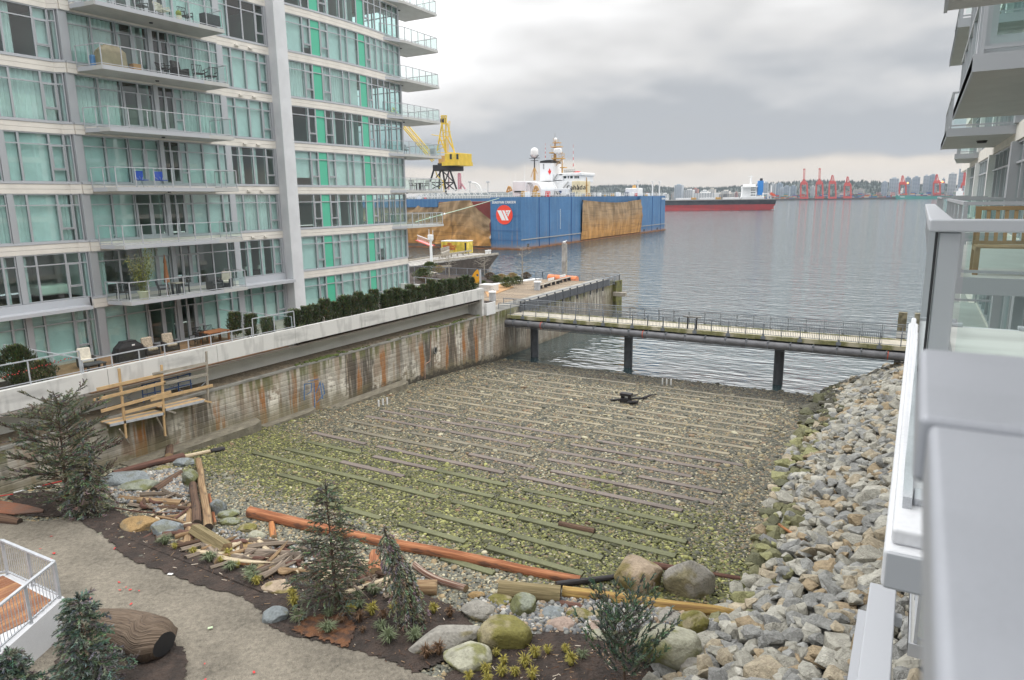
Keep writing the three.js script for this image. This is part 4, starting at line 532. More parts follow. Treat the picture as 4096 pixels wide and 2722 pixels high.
  new MB().tube([[1724, 1340], [1722, 1400], [1718, 1445], [1702, 1458], [1700, 1515]].map(([x, y]) => atX(x, y, -31.4)), 0.025).build('hose', mat([0.5, 0.3, 0.22], 0.7), wall);
  // sloped dirt and moss on the ledge
  const ld = new MB(), r = rng(157); ld.add(new THREE.BufferGeometry().setAttribute('position', new THREE.Float32BufferAttribute([-32.95, 4.56, -6, -31.72, 4.37, -6, -32.95, 4.5, -49, -31.72, 4.37, -6, -31.72, 4.37, -49, -32.95, 4.5, -49], 3))); ld.g[0].computeVertexNormals(); ld.build('ledge_dirt', mm([0.2, 0.16, 0.11], [0.13, 0.11, 0.08], 158, 0.6, 0.95, 0.06, 6, 0.4), wall);
  const mo = new MB(), bl = new THREE.IcosahedronGeometry(1, 1); for (let i = 0; i < 340; i++) { const z = i < 210 ? -31.2 + (r() + r() + r() - 1.5) * 3.4 : lerp(-37, -49, r()), s = 0.03 + r() * r() * 0.15; if (fbm(z * 0.9 + 200, 3, 999, 999, 160, 3) < 0.45) continue; mo.add(bl, M4().makeScale(s, s * 0.5, s * 1.4).setPosition(-31.55 - r() * r() * 0.7, 4.42 + r() * 0.03, z)); } const mm2 = mo.build('moss', mm([0.11, 0.14, 0.035], [0.07, 0.085, 0.025], 159, 1.5, 0.95, 0.03), wall); mm2.userData.kind = 'stuff';
}
// ---------- terrace with concrete parapet ----------
const TF = 5.6;
const terrace = thing('terrace', 'raised terrace with a pale concrete parapet above the seawall', 'terrace', V(-33, TF, -28));
{
  const Z = [-5, -12, -17.4, -23.2, -28.6, -34.3, -40.2, -45, -49.55]; for (let i = 1; i < Z.length; i++) new MB().span(-31.75, -31.5, 5.8, 6.7, Z[i] + 0.012, Z[i - 1] - 0.012).build('parapet_panel', MT.concrete, terrace);
  new MB().span(-42, -31.76, TF - 0.08, TF, -49.5, -5).build('slab', mm([0.36, 0.32, 0.28], [0.28, 0.25, 0.22], 161, 0.6, 0.9), terrace);
  new MB().span(-33.3, -32.92, 4.3, 5.515, -49.19, -5).build('recess_wall', mm([0.8, 0.79, 0.74], [0.7, 0.69, 0.65], 162, 0.25, 0.95), terrace);
  new MB().span(-33.28, -31.52, 4.25, 5.795, -49.545, -49.2).span(-42, -31.77, 5.8, 6.69, -49.545, -49.3).build('end_wall', MT.concrete, terrace);
  new MB().span(-32.75, -31.78, TF, 6.5, -49.2, -29).build('planter_soil', MT.soil, terrace);
  new MB().span(-39.2, -31.9, TF + 0.002, TF + 0.04, -28.4, -16.8).build('timber_decking', mm([0.3, 0.17, 0.09], [0.22, 0.12, 0.06], 163, 0.5, 0.8), terrace);
  new MB().span(-36, -32.2, TF, 6.1, -16.3, -13.5).build('planter_box', MT.soil, terrace);
}
// railing of posts, rails and glass panes along a line of points
function railing(parent, pts, h, { gap = 1.2, glass = true, w = 0.045, bottom = 0.1, metal = MT.galv, tall = 0, cap = 0.055 } = {}) {
  for (let i = 1; i < pts.length; i++) {
    const a = pts[i - 1], b = pts[i], L = a.distanceTo(b), n = Math.max(1, Math.round(L / gap)), up = V(0, h, 0), lo = V(0, bottom, 0);
    new MB().bar(a.clone().add(up), b.clone().add(up), cap, w).build('top_rail', metal, parent); new MB().bar(a.clone().add(lo), b.clone().add(lo), w * 0.8, w * 0.8).build('bottom_rail', metal, parent);
    for (let k = (i > 1 ? 1 : 0); k <= n; k++) { const p = a.clone().lerp(b, k / n); new MB().bar(p, p.clone().add(V(0, h - w / 2 - 0.002, 0)), w).build('post', metal, parent); }
    if (glass) for (let k = 0; k < n; k++) { const p = a.clone().lerp(b, (k + 0.05) / n), q = a.clone().lerp(b, (k + 0.95) / n), g = new THREE.BufferGeometry(), y0 = bottom + w, y1 = h - w; g.setAttribute('position', new THREE.Float32BufferAttribute([p.x, p.y + y0, p.z, q.x, q.y + y0, q.z, q.x, q.y + y1, q.z, p.x, p.y + y0, p.z, q.x, q.y + y1, q.z, p.x, p.y + y1, p.z], 3)); g.computeVertexNormals(); new MB().add(g).build('glass_panel', MT.railGlass, parent); }
  }
}
const rail = (name, label, pts, h, o) => { const t = thing(name, label, 'railing', pts[0].clone()); railing(t, pts, h, o); return t; };
rail('terrace_railing', 'taller glass railing section around the planter at the terrace left end', [V(-31.62, 6.7, -8), V(-31.62, 6.7, -16.35)], 1.02, { gap: 2.1 });
rail('terrace_railing', 'long low glass railing in front of the grill and armchairs', [V(-31.62, 6.7, -16.42), V(-31.62, 6.7, -25.6)], 0.55, { gap: 1.35 });
rail('terrace_railing', 'stepped-up glass railing section beside the first hedge shrubs', [V(-31.62, 6.7, -25.7), V(-31.62, 6.7, -28.7)], 1.02, { gap: 1.45 });
rail('terrace_screen', 'glass privacy screen between terraces behind the cream sofa', [V(-31.9, TF, -16.45), V(-38.5, TF, -16.45)], 1.75, { gap: 2.2 });
rail('terrace_screen', 'glass privacy screen between terraces beside the hedge', [V(-31.9, TF, -28.75), V(-38.5, TF, -28.75)], 1.75, { gap: 2.2 });

// ---------- apartment building on the left ----------
const YK = (k) => k < 0 ? TF : 9.0 + 3.125 * k, bld = thing('apartment_building', 'large glass-fronted apartment building with balconies and a white column on the left', 'apartment building', V(-40, TF, -32));
const rb = rng(171);
const ripple = (w, h, n, amp) => { const A = []; for (let i = 0; i < n; i++) { const x0 = w * i / n, x1 = w * (i + 1) / n, a = (i % 2 ? 1 : -1) * amp, b = -a; for (const [x, y, z] of [[x0, 0, a], [x1, 0, b], [x1, h, b], [x0, 0, a], [x1, h, b], [x0, h, a]]) A.push(x, y, z); } const g = new THREE.BufferGeometry(); g.setAttribute('position', new THREE.Float32BufferAttribute(A, 3)); g.computeVertexNormals(); return boxUV(g); };
const quad = (x0, x1, y0, y1, z) => { const g = new THREE.BufferGeometry(); g.setAttribute('position', new THREE.Float32BufferAttribute([x0, y0, z, x1, y0, z, x1, y1, z, x0, y0, z, x1, y1, z, x0, y1, z], 3)); g.computeVertexNormals(); return g; };
function win(a, b, y0, h, { kind = 'fixed', dress = null, parent = bld, solid = null } = {}) { // a, b: [x, z] seen left to right from outside
  const L = Math.hypot(b[0] - a[0], b[1] - a[1]), X = V((b[0] - a[0]) / L, 0, (b[1] - a[1]) / L), Z = V(0, 0, 0).crossVectors(X, V(0, 1, 0)), m = M4().makeBasis(X, V(0, 1, 0), Z).setPosition(a[0], y0, a[1]), t = part('window', parent), f = new MB(), tr = h * 0.77, F = 0.05;
  const bx = (x0, x1, q0, q1, d = 0.1) => f.add(new THREE.BoxGeometry(x1 - x0, q1 - q0, d), M4().multiplyMatrices(m, M4().makeTranslation((x0 + x1) / 2, (q0 + q1) / 2, 0)));
  bx(0.002, F, 0, h); bx(L - F, L - 0.002, 0, h); bx(F, L - F, 0, F); bx(F, L - F, h - F, h); bx(F, L - F, tr - 0.03, tr + 0.03);
  const P = (n, x0, x1, q0, q1) => { const g = new MB(); g.add(quad(x0, x1, q0, q1, -0.01), m); g.build(n, solid ?? MT.glass, t); };
  P('transom_pane', F, L - F, tr + 0.03, h - F);
  if (kind === 'vent') { const v = h * 0.26, q = F + 0.05; bx(F, L - F, v - 0.03, v + 0.03); for (const [x0, x1] of [[F, q], [L - q, L - F]]) bx(x0, x1, v + 0.03, tr - 0.03, 0.13); bx(q, L - q, tr - 0.08, tr - 0.03, 0.13); bx(q, L - q, v + 0.03, v + 0.08, 0.13); P('pane', q, L - q, v + 0.08, tr - 0.08); P('vent_pane', F, L - F, F, v - 0.03); }
  else if (kind === 'door') { const q = F + 0.07; for (const [x0, x1] of [[F, q], [L - q, L - F]]) bx(x0, x1, F, tr - 0.03, 0.12); bx(q, L - q, F, F + 0.1, 0.12); P('pane', q, L - q, F + 0.1, tr - 0.03); }
  else P('pane', F, L - F, F, tr - 0.03);
  f.build('frame', MT.alu, t);
  if (!solid) {
    const d = dress ?? (() => { const r = rb(); return r < 0.66 ? 'blind' : r < 0.88 ? 'slats' : r < 0.93 ? 'none' : 'side'; })();
    const put = (g) => { const q = new MB(); q.add(g, m); q.build('blind', d === 'slats' || d === 'side' ? MT.curtain : MT.blind, t, 1); };
    if (d === 'blind') put(quad(0.03, L - 0.03, rb() < 0.93 ? 0.04 : 0.3 + rb(), h - 0.03, -0.16)); else if (d === 'slats') put(ripple(L - 0.04, h - 0.06, Math.max(4, Math.round(L / 0.13)), 0.05).translate(0.02, 0.03, -0.2)); else if (d === 'side') put(ripple(Math.min(0.5, L * 0.4), h - 0.06, 6, 0.04).translate(0.04, 0.03, -0.2));
  }
  return t;
}
// sections of the front: x, list of z with kinds
const S1 = { x: -40.08, f: [[-9, -10.5, 'fixed'], [-10.5, -12, 'fixed'], [-12, -13.5, 'fixed'], [-13.5, -14.3, 'vent'], [-14.3, -16.1, 'fixed'], [-16.1, -17.62, 'fixed'], [-17.62, -18.23, 'fixed'], [-18.53, -19.2, 'fixed'], [-19.2, -20.68, 'fixed'], [-20.68, -21.42, 'vent']] };
const S2 = { x: -39.75, f: [[-22.2, -23.45, 'fixed'], [-23.45, -24.75, 'fixed'], [-24.8, -25.75, 'door'], [-25.75, -26.65, 'door'], [-26.95, -27.4, 'fixed'], [-27.4, -28.0, 'door'], [-28.0, -28.55, 'vent'], [-28.55, -29.65, 'fixed'], [-29.65, -30.8, 'fixed'], [-30.8, -31.4, 'fixed']] };
const S3 = { x: -40, f: [[-31.95, -32.62, 'fixed'], [-32.62, -33.76, 'fixed'], [-33.76, -34.85, 'fixed'], [-34.85, -35.55, 'vent']] };
const S4z = [[-36.85, -38.94, 'fixed'], [-38.94, -39.66, 'vent'], [-39.66, -40.61, 'green'], [-40.61, -41.37, 'vent'], [-41.37, -42.74, 'fixed'], [-42.74, -43.45, 'fixed'], [-43.45, -44.72, 'fixed'], [-44.72, -45.67, 'green'], [-45.67, -46.29, 'vent'], [-46.29, -47.14, 'fixed'], [-47.14, -48.02, 'fixed'], [-48.02, -48.92, 'fixed'], [-48.92, -49.77, 'fixed'], [-49.77, -50.6, 'fixed']];
const bow = (z) => { const t = clamp((-36.85 - z) / 13.75, 0, 1); return -40 + 0.45 * Math.sin(t * 3.14) - 0.45 * t; };
const styles = { // what hangs behind the glass, floor by floor, as the photo shows
  S1: ['blind', 'none', 'slats', 'blind', 'slats', 'side', 'slats', 'slats'], S2: ['blind', 'none', 'blind', 'blind', 'slats', 'slats', 'slats', 'slats'], S3: ['blind', 'side', 'slats', 'side', 'blind', 'blind', 'none', 'none'],
  A: ['blind', 'blind', 'side', 'blind', 'side', 'slats', 'blind', 'side', 'slats'], B: ['blind', 'blind', 'none', 'blind', 'none', 'none', 'blind', 'none', 'none'],
};
const KMAX = { S1: 5, S2: 6, S3: 6, S4: 7 };
function band(a, b, k, y = YK(k)) { // beige boards with a grey sill, [x, z] ends
  const L = Math.hypot(b[0] - a[0], b[1] - a[1]), ry = Math.atan2(-(b[1] - a[1]), b[0] - a[0]), cx = (a[0] + b[0]) / 2, cz = (a[1] + b[1]) / 2, t = part('spandrel', bld);
  new MB().box(cx, y - 0.05, cz, L, 0.1, 0.22, ry).build('sill', MT.aluLight, t); new MB().box(cx, y - 0.235, cz, L, 0.255, 0.16, ry).build('board', MT.beige, t); new MB().box(cx, y - 0.49, cz, L, 0.23, 0.16, ry).build('board', MT.beige, t); new MB().box(cx, y - 0.62, cz, L, 0.04, 0.12, ry).build('head_trim', MT.alu, t);
}
const gw = 2.5;
for (let k = -1; k <= 7; k++) {
  const y = YK(k), h = k < 0 ? 2.77 : gw;
  const run = (S, st, zs) => { for (const [z0, z1, kind] of S.f) win([S.x, z0], [S.x, z1], y, h, { kind: k >= 0 && k < 0 ? 'door' : kind, dress: zs?.(z0) ?? (rb() < 0.8 ? st : null) }); };
  if (k <= KMAX.S1) { run(S1, styles.S1[k + 1], (z) => (k === 0 ? (z < -19 ? 'none' : 'side') : null)); win([-40.08, -21.46], [-39.8, -21.72], y, h, { dress: 'slats' }); new MB().span(-40.2, -39.98, y, y + h, -18.51, -18.25).build('pilaster', MT.alu, bld); new MB().span(-40.1, -39.62, y - 0.6, y + h, -22.17, -21.75).build('pilaster', MT.alu, bld); if (k >= 1) { band([S1.x, -9], [S1.x, -21.46], k); band([S1.x, -21.46], [-39.62, -21.85], k); band([-39.62, -21.85], [-39.62, -22.35], k); } else if (k === 0) { new MB().span(-40.3, -39.9, y - 0.62, y - 0.02, -21.6, -9).build('sill', MT.aluLight, bld); new MB().span(-40, -39.1, y - 0.6, y - 0.42, -21.3, -9).build('canopy', MT.aluLight, bld); band([-39.62, -21.6], [-39.62, -22.35], 0); } }
  if (k <= KMAX.S2) { run(S2, styles.S2[k + 1], (z) => (z < -24.7 && z > -26 ? (k % 2 ? 'none' : k === 4 ? 'side' : 'blind') : z < -26.9 && z > -28 ? 'none' : k === 0 && z > -24.7 ? (z > -23 ? 'side' : 'none') : null)); new MB().span(-39.9, -39.6, y, y + h, -26.94, -26.66).build('pilaster', MT.alu, bld); band([S2.x, -22.2], [S2.x, -31.42], k); }
  if (k <= KMAX.S3) { run(S3, styles.S3[k + 1]); new MB().span(-40.15, -39.88, y, y + h, -31.94, -31.42).build('pilaster', MT.aluLight, bld); new MB().span(-40.15, -39.9, y, y + h, -35.76, -35.56).build('pilaster', MT.alu, bld); if (k >= 1) { band([S3.x, -31.42], [S3.x, -35.78], k); for (const z of [-33.1, -34.2]) new MB().box(-39.86, y - 0.42, z, 0.16, 0.1, 0.3).build('vent_hood', MT.beige, bld); } else if (k === 0) { new MB().span(-40.2, -39.85, y - 0.62, y - 0.02, -35.7, -31.45).build('sill', MT.aluLight, bld); new MB().span(-39.95, -38.9, y - 0.66, y - 0.46, -35.75, -31.2).build('canopy', MT.aluLight, bld); } }
  if (k <= KMAX.S4) for (const [z0, z1, kind] of S4z) { const a = [bow(z0), z0], b = [bow(z1), z1], end = z0 < -46.2, st = kind === 'green' ? null : (end ? styles.B : styles.A)[k + 1]; win(a, b, y, h, kind === 'green' ? { solid: MT.greenPanel } : { kind, dress: end && st === 'none' ? 'none' : (st === 'none' && rb() < 0.25 ? 'side' : st) }); if (k >= 0) band(a, b, k); }
  // interior: floors, back walls, partitions
  const fl = (x0, x1, z0, z1) => new MB().span(x0, x1, y - 0.42, y - 0.1, z0, z1).build('floor_slab', MT.roomFloor, bld);
  fl(-46, -40.35, -9, -36.9); fl(-46.2, -41, -36.9, -50.5);
  new MB().span(-46.1, -45.9, y, y + h + 0.5, -44.7, -9).build('room_wall', MT.room, bld);
  for (const z of [-9, -16.2, -21.75, -26.8, -31.6, -36.6, -44.9]) new MB().span(-45.9, -40.4, y, y + h + 0.2, z - 0.06, z + 0.06).build('room_wall', MT.room, bld);
  if (k <= KMAX.S4) { for (let i = 0; i < 4; i++) win([-40.6 - i * 1.35, -50.68], [-40.6 - (i + 1) * 1.35, -50.68], y, h, { dress: styles.B[k + 1] === 'none' ? 'none' : 'blind' }); for (let i = 0; i < 4; i++) win([-46.05, -50.6 + i * 1.45], [-46.05, -50.6 + (i + 1) * 1.45], y, h, { dress: 'none' }); if (k >= 0) { band([-40.55, -50.68], [-46, -50.68], k); band([-46.05, -50.6], [-46.05, -44.8], k); } new MB().span(-40.62, -40.38, y, y + h, -50.76, -50.58).build('pilaster', MT.alu, bld); }
}
new MB().span(-40.25, -39.15, TF - 0.2, 34, -36.8, -35.78).build('column', MT.render, bld);
new MB().span(-46.2, -40.1, 34, 34.4, -50.8, -9).build('roof', MT.concreteDark, bld);
function balcony(k, poly, front, thick = 0.2, y = YK(k) - 0.3) {
  const t = part('balcony', bld); new MB().slab(poly, y - thick, y).build('slab', MT.soffit, t);
  const edge = new MB(); for (let i = 1; i < front.length; i++) edge.bar(V(front[i - 1][0], y - thick / 2 + 0.005, front[i - 1][1]), V(front[i][0], y - thick / 2 + 0.005, front[i][1]), 0.03, thick + 0.02); edge.build('edge_trim', MT.aluLight, t);
  railing(t, front.map(([x, z]) => V(x - 0.06, y, z)), 1.07, { gap: 1.05 }); const c = poly.reduce((s, p) => [s[0] + p[0] / poly.length, s[1] + p[1] / poly.length], [0, 0]); new MB().cyl(c[0], y - thick - 0.03, c[1], 0.09, 0.11, 0.06, 14).build('light_fitting', MT.charcoal, t); return t;
}
for (let k = 0; k <= 5; k++) balcony(k, [[-39.9, -22.3], [-37.6, -22.55], [-37.45, -30.3], [-39.9, -30.3]], [[-39.4, -22.32], [-37.6, -22.6], [-37.47, -30.25], [-39.5, -30.25]]);
for (let k = 1; k <= 7; k++) balcony(k, [[-40.2, -47.9], [-39.35, -50.3], [-39.5, -55.2], [-43.2, -55.2], [-43.2, -50.9], [-40.7, -50.75]], [[-40.15, -47.95], [-39.38, -50.3], [-39.53, -55.15], [-43.1, -55.15], [-43.1, -50.9]]);
// things seen inside
{ solo(new MB().rbox(-41.6, 9.5, -20.3, 1.9, 0.55, 1.7, 0.15), 'bed', MT.bed, 'bed with pale green cover seen through the left window', 'bed'); }
{ const y = YK(0); for (const [z, l] of [[-33.2, 'left lamp with white shade behind the window beside the column'], [-34.4, 'right lamp with white shade behind the window beside the column']]) { const t = thing('table_lamp', l, 'lamp', V(-41, y, z)); new MB().cyl(-41, y + 0.5, z, 0.2, 0.15, 0.24, 14).build('lamp_shade', MT.shade, t); new MB().cyl(-41, y + 0.2, z, 0.05, 0.04, 0.4, 8).build('stem', MT.charcoal, t); } }
// ---------- furniture on the balconies and terrace ----------
const FY = (k) => YK(k) - 0.3;
function chair(x, y, z, ry, label, { seat = MT.wicker, legs = MT.black, w = 0.55, back = 0.9, arms = true, group } = {}) {
  const t = thing('garden_chair', label, 'chair', V(x, y, z), group), R = (px, pz) => V(x + px * Math.cos(ry) + pz * Math.sin(ry), 0, z - px * Math.sin(ry) + pz * Math.cos(ry)), P = (px, py, pz) => R(px, pz).setY(y + py);
  new MB().add(new RoundedBoxGeometry(w, 0.05, w, 1, 0.02), M4().makeRotationY(ry).setPosition(x, y + 0.44, z)).build('seat', seat, t);
  const b = new MB(); for (let i = 0; i <= 6; i++) b.bar(P(-w / 2 + w * i / 6, 0.46, -w / 2), P(-w / 2 + w * i / 6, back, -w / 2 - 0.12), 0.022); b.bar(P(-w / 2, back, -w / 2 - 0.12), P(w / 2, back, -w / 2 - 0.12), 0.035); b.build('backrest', seat, t);
  for (const [a, c] of [[-1, -1], [1, -1], [-1, 1], [1, 1]]) new MB().bar(P(a * w * 0.45, 0, c * w * 0.48), P(a * w * 0.45, 0.43, c * w * 0.45), 0.03).build('leg', legs, t);
  if (arms) for (const a of [-1, 1]) new MB().bar(P(a * w * 0.5, 0.65, -w * 0.5), P(a * w * 0.5, 0.65, w * 0.4), 0.035).bar(P(a * w * 0.5, 0.44, w * 0.4), P(a * w * 0.5, 0.65, w * 0.4), 0.03).build('armrest', seat, t); return t;
}
function armchair(x, y, z, ry, label, frame, cush) {
  const t = thing('armchair', label, 'armchair', V(x, y, z)), m = M4().makeRotationY(ry).setPosition(x, y, z), q = (px, py, pz, sx, sy, sz, r = 0.05, tilt = 0) => [new RoundedBoxGeometry(sx, sy, sz, 2, r), M4().multiplyMatrices(m, M4().makeRotationX(tilt).setPosition(px, py, pz))];
  new MB().add(...q(-0.36, 0.32, 0, 0.09, 0.55, 0.7)).add(...q(0.36, 0.32, 0, 0.09, 0.55, 0.7)).add(...q(0, 0.2, 0, 0.66, 0.26, 0.66)).build('frame', frame, t); new MB().add(...q(0, 0.4, 0.04, 0.6, 0.16, 0.62, 0.07)).build('seat_cushion', cush, t); new MB().add(...q(0, 0.72, -0.3, 0.62, 0.62, 0.18, 0.08, -0.22)).build('back_cushion', cush, t); return t;
}
function table(x, y, z, sx, sz, h, label, top, leg) { const t = thing('garden_table', label, 'table', V(x, y, z)); new MB().rbox(x, y + h - 0.03, z, sx, 0.06, sz, 0.015).build('tabletop', top, t); for (const [a, b] of [[-1, -1], [1, -1], [-1, 1], [1, 1]]) new MB().span(x + a * (sx / 2 - 0.08) - 0.05, x + a * (sx / 2 - 0.08) + 0.05, y, y + h - 0.06, z + b * (sz / 2 - 0.08) - 0.05, z + b * (sz / 2 - 0.08) + 0.05).build('leg', leg, t); return t; }
function grill(x, y, z, label, m, tag_) { const t = thing('covered_grill', label, 'grill', V(x, y, z)); const P = [[-0.3, -0.75], [0.3, -0.75], [0.3, 0.75], [-0.3, 0.75]], r = rng(x * 10 | 0), A = [], L = [[0, 1], [0.55, 0.98], [0.85, 0.9], [1.08, 0.52], [1.15, 0.46]]; const pt = (j, i) => { const [h, k] = L[j], n = P.length * 4, q = i % n, a = P[Math.floor(q / 4)], b = P[(Math.floor(q / 4) + 1) % 4], u = (q % 4) / 4, w = 1 + (h2(q, j, 5) - 0.5) * 0.09; return [x + lerp(a[0], b[0], u) * lerp(1, k, 0.5) * w, y + h * (1 + (h2(q, j, 9) - 0.5) * 0.04), z + lerp(a[1], b[1], u) * k * w]; }; for (let j = 0; j < 4; j++) for (let i = 0; i < 16; i++) A.push(...pt(j, i), ...pt(j, i + 1), ...pt(j + 1, i + 1), ...pt(j, i), ...pt(j + 1, i + 1), ...pt(j + 1, i)); for (let i = 1; i < 15; i++) A.push(...pt(4, 0), ...pt(4, i), ...pt(4, i + 1)); const g = new THREE.BufferGeometry(); g.setAttribute('position', new THREE.Float32BufferAttribute(A, 3)); g.computeVertexNormals(); new MB().add(g).build('cover', m, t); if (tag_) new MB().box(x + 0.27, y + 0.93, z - 0.15, 0.02, 0.07, 0.16).build('cover_tag', MT.white, t); return t; }
const chkr = mm([0.5, 0.42, 0.32], [0.28, 0.21, 0.15], 181, 3, 0.95, 0, 8), tanCover = mm([0.34, 0.27, 0.18], [0.27, 0.21, 0.13], 182, 1, 0.8);
grill(-36.8, TF, -21.6, 'black covered barbecue grill on the terrace', MT.black, true);
armchair(-37.5, TF, -19.7, 1.3, 'cream sofa chair with white cushions left of the black covered grill', MT.wicker, MT.cream);
armchair(-37.2, TF, -23.1, 1.5, 'wicker armchair with patterned cushions just right of the black covered grill', MT.wicker, chkr);
armchair(-37.3, TF, -24.4, 1.4, 'wicker armchair with patterned cushions nearest the glass door', MT.wicker, chkr);
table(-36.5, TF, -19.5, 0.7, 1.0, 0.4, 'low dark glass-topped table in front of the cream sofa chair', MT.charcoal, MT.wicker);
table(-37, TF, -27.2, 1.0, 1.5, 0.75, 'brown wooden dining table on the terrace', MT.tableWood, MT.tableWood);
chair(-37.1, TF, -25.95, 0, 'black iron chair at the left end of the wooden dining table', { seat: MT.black });
chair(-37.9, TF, -26.9, 1.57, 'black iron chair behind the left side of the wooden dining table', { seat: MT.black });
chair(-37.9, TF, -27.7, 1.57, 'black iron chair behind the right side of the wooden dining table', { seat: MT.black });
// lowest balcony
{ const y = FY(0); const t = thing('potted_bamboo', 'tall yellow green bamboo in a cream pot on the lowest balcony', 'potted plant', V(-38, y, -23.6)); new MB().add(new THREE.LatheGeometry([[0, 0], [0.22, 0], [0.3, 0.42], [0.34, 0.44], [0.34, 0.5], [0.28, 0.5], [0.26, 0.45], [0, 0.45]].map(([a, b]) => new THREE.Vector2(a, b)), 20), M4().makeTranslation(-38, y, -23.6)).build('pot', MT.pot, t);
  const st = new MB(), r = rng(183), A = [], C = []; for (let i = 0; i < 14; i++) { const a = V(-38 + (r() - 0.5) * 0.3, y + 0.45, -23.6 + (r() - 0.5) * 0.3), b = a.clone().add(V((r() - 0.5) * 1.1, 1.5 + r() * 1.1, (r() - 0.5) * 1.6)); st.rod(a, b, 0.012, 0.006, 5); for (let k = 0; k < 90; k++) { const q = 0.2 + 0.8 * r(), p = a.clone().lerp(b, q).add(V((r() - 0.5) * 0.4, (r() - 0.5) * 0.3, (r() - 0.5) * 0.4)), d = V(r() - 0.5, -0.4 * r(), r() - 0.5).normalize(), u = V(d.z, 0, -d.x).multiplyScalar(0.03), e = p.clone().addScaledVector(d, 0.18), cc = r() < 0.6 ? [0.3, 0.32, 0.06] : [0.16, 0.2, 0.05]; for (const s of [p.clone().add(u), p.clone().sub(u), e]) { A.push(s.x, s.y, s.z); C.push(...cc); } } } st.build('canes', mat([0.3, 0.3, 0.1], 0.7), t);
  const g = new THREE.BufferGeometry(); g.setAttribute('position', new THREE.Float32BufferAttribute(A, 3)); g.setAttribute('color', new THREE.Float32BufferAttribute(C, 3)); g.computeVertexNormals(); g.translate(38, -y, 23.6); const m = shadow(new THREE.Mesh(boxUV(g), leafM)); m.name = 'foliage'; t.add(m);
  const u = thing('closed_parasol', 'closed rust brown parasol beside the bamboo', 'parasol', V(-38.6, y, -25.5)); new MB().cyl(-38.6, y + 0.5, -25.5, 0.03, 0.03, 1, 8).build('pole', MT.tableWood, u); new MB().cyl(-38.6, y + 1.35, -25.5, 0.17, 0.07, 1.2, 9).cyl(-38.6, y + 2.15, -25.5, 0.1, 0.02, 0.5, 9).build('folded_canopy', MT.terra, u);
  armchair(-38, y, -28.3, 1.57, 'dark wicker seat at the left of the lounge corner on the lowest balcony', MT.charcoal, MT.charcoal); armchair(-38.4, y, -29.4, 0.6, 'dark wicker seat with pale cushion in the railing corner of the lowest balcony', MT.charcoal, MT.cream);
  chair(-38.2, y, -25.0, 2.4, 'metal bistro chair right of the bamboo pot', { seat: MT.charcoal }); chair(-38.6, y, -26.6, 4.2, 'metal bistro chair left of the lounge corner', { seat: MT.charcoal }); table(-38.2, y, -25.9, 0.6, 0.6, 0.72, 'small round-looking bistro table on the lowest balcony', MT.lumberGrey, MT.charcoal); chair(-38.9, y, -22.9, 1.3, 'dark high-backed chair at the left end of the lowest balcony', { seat: MT.wicker }); }
{ const y = FY(2); for (const [z, l] of [[-24.4, 'left blue folding camp chair on the third balcony up'], [-25.6, 'right blue folding camp chair on the third balcony up']]) { const t = thing('camp_chair', l, 'camp chair', V(-38.2, y, z)); const B = mat([0.02, 0.07, 0.4], 0.7); new MB().box(-38.2, y + 0.42, z, 0.5, 0.04, 0.5).build('seat', B, t); new MB().box(-38.45, y + 0.68, z, 0.04, 0.5, 0.5).build('backrest', B, t); for (const [a, b] of [[-1, 1], [1, -1]]) new MB().bar(V(-38.2 - 0.22, y, z + a * 0.24), V(-38.2 + 0.22, y + 0.6, z + b * 0.24), 0.022).bar(V(-38.2 + 0.22, y, z + a * 0.24), V(-38.2 - 0.22, y + 0.6, z + b * 0.24), 0.022).build('leg', MT.galv, t); } }
{ const y = FY(4); grill(-38.3, y, -23.5, 'tan covered barbecue grill on the balcony second from top', tanCover); solo(new MB().rbox(-38.2, y + 0.2, -24.8, 0.4, 0.4, 0.5, 0.02), 'cardboard_box', mat([0.4, 0.22, 0.1], 0.9), 'brown cardboard box beside the tan covered grill', 'box'); solo(new MB().rbox(-38.6, y + 0.3, -22.75, 0.3, 0.6, 0.35, 0.08), 'water_jugs', mat([0.12, 0.25, 0.5], 0.3), 'stacked blue water jugs left of the tan covered grill', 'water jugs');
  armchair(-38.2, y, -27.5, 1.7, 'dark wicker lounge chair on the balcony second from top', MT.wicker, MT.wicker); chair(-38.1, y, -28.7, 1.2, 'round-backed dark chair on the balcony second from top', { back: 1.0 }); chair(-38.3, y, -29.7, 4.4, 'dark chair by the right railing of the balcony second from top', {}); chair(-38.3, y, -26.6, 2, 'small dark chair before the glass door of the balcony second from top', { back: 0.75 }); }
{ const y = FY(5); chair(-38.3, y, -25.6, 2, 'grey chair at the left on the topmost visible balcony', { seat: MT.charcoal }); chair(-38.2, y, -26.8, 1.8, 'white-framed chair in the middle of the topmost visible balcony', { seat: MT.cream }); chair(-38.2, y, -28.3, 1.57, 'dark grey slatted chair on the topmost visible balcony', { seat: MT.charcoal, back: 1.0 }); solo(new MB().rbox(-37.8, y + 0.45, -29.6, 0.5, 0.6, 1.1, 0.04), 'storage_box', MT.charcoal, 'dark wicker storage box in the corner of the topmost visible balcony', 'storage box'); const t = thing('potted_plant', 'small yellow green potted plant on the topmost visible balcony', 'potted plant', V(-37.9, y, -27.6)); new MB().cyl(-37.9, y + 0.15, -27.6, 0.12, 0.16, 0.3, 12).build('pot', MT.pot, t); new MB().ball(-37.9, y + 0.42, -27.6, 0.17, 1.1, 7).build('foliage', mat([0.25, 0.28, 0.06], 0.9), t); }
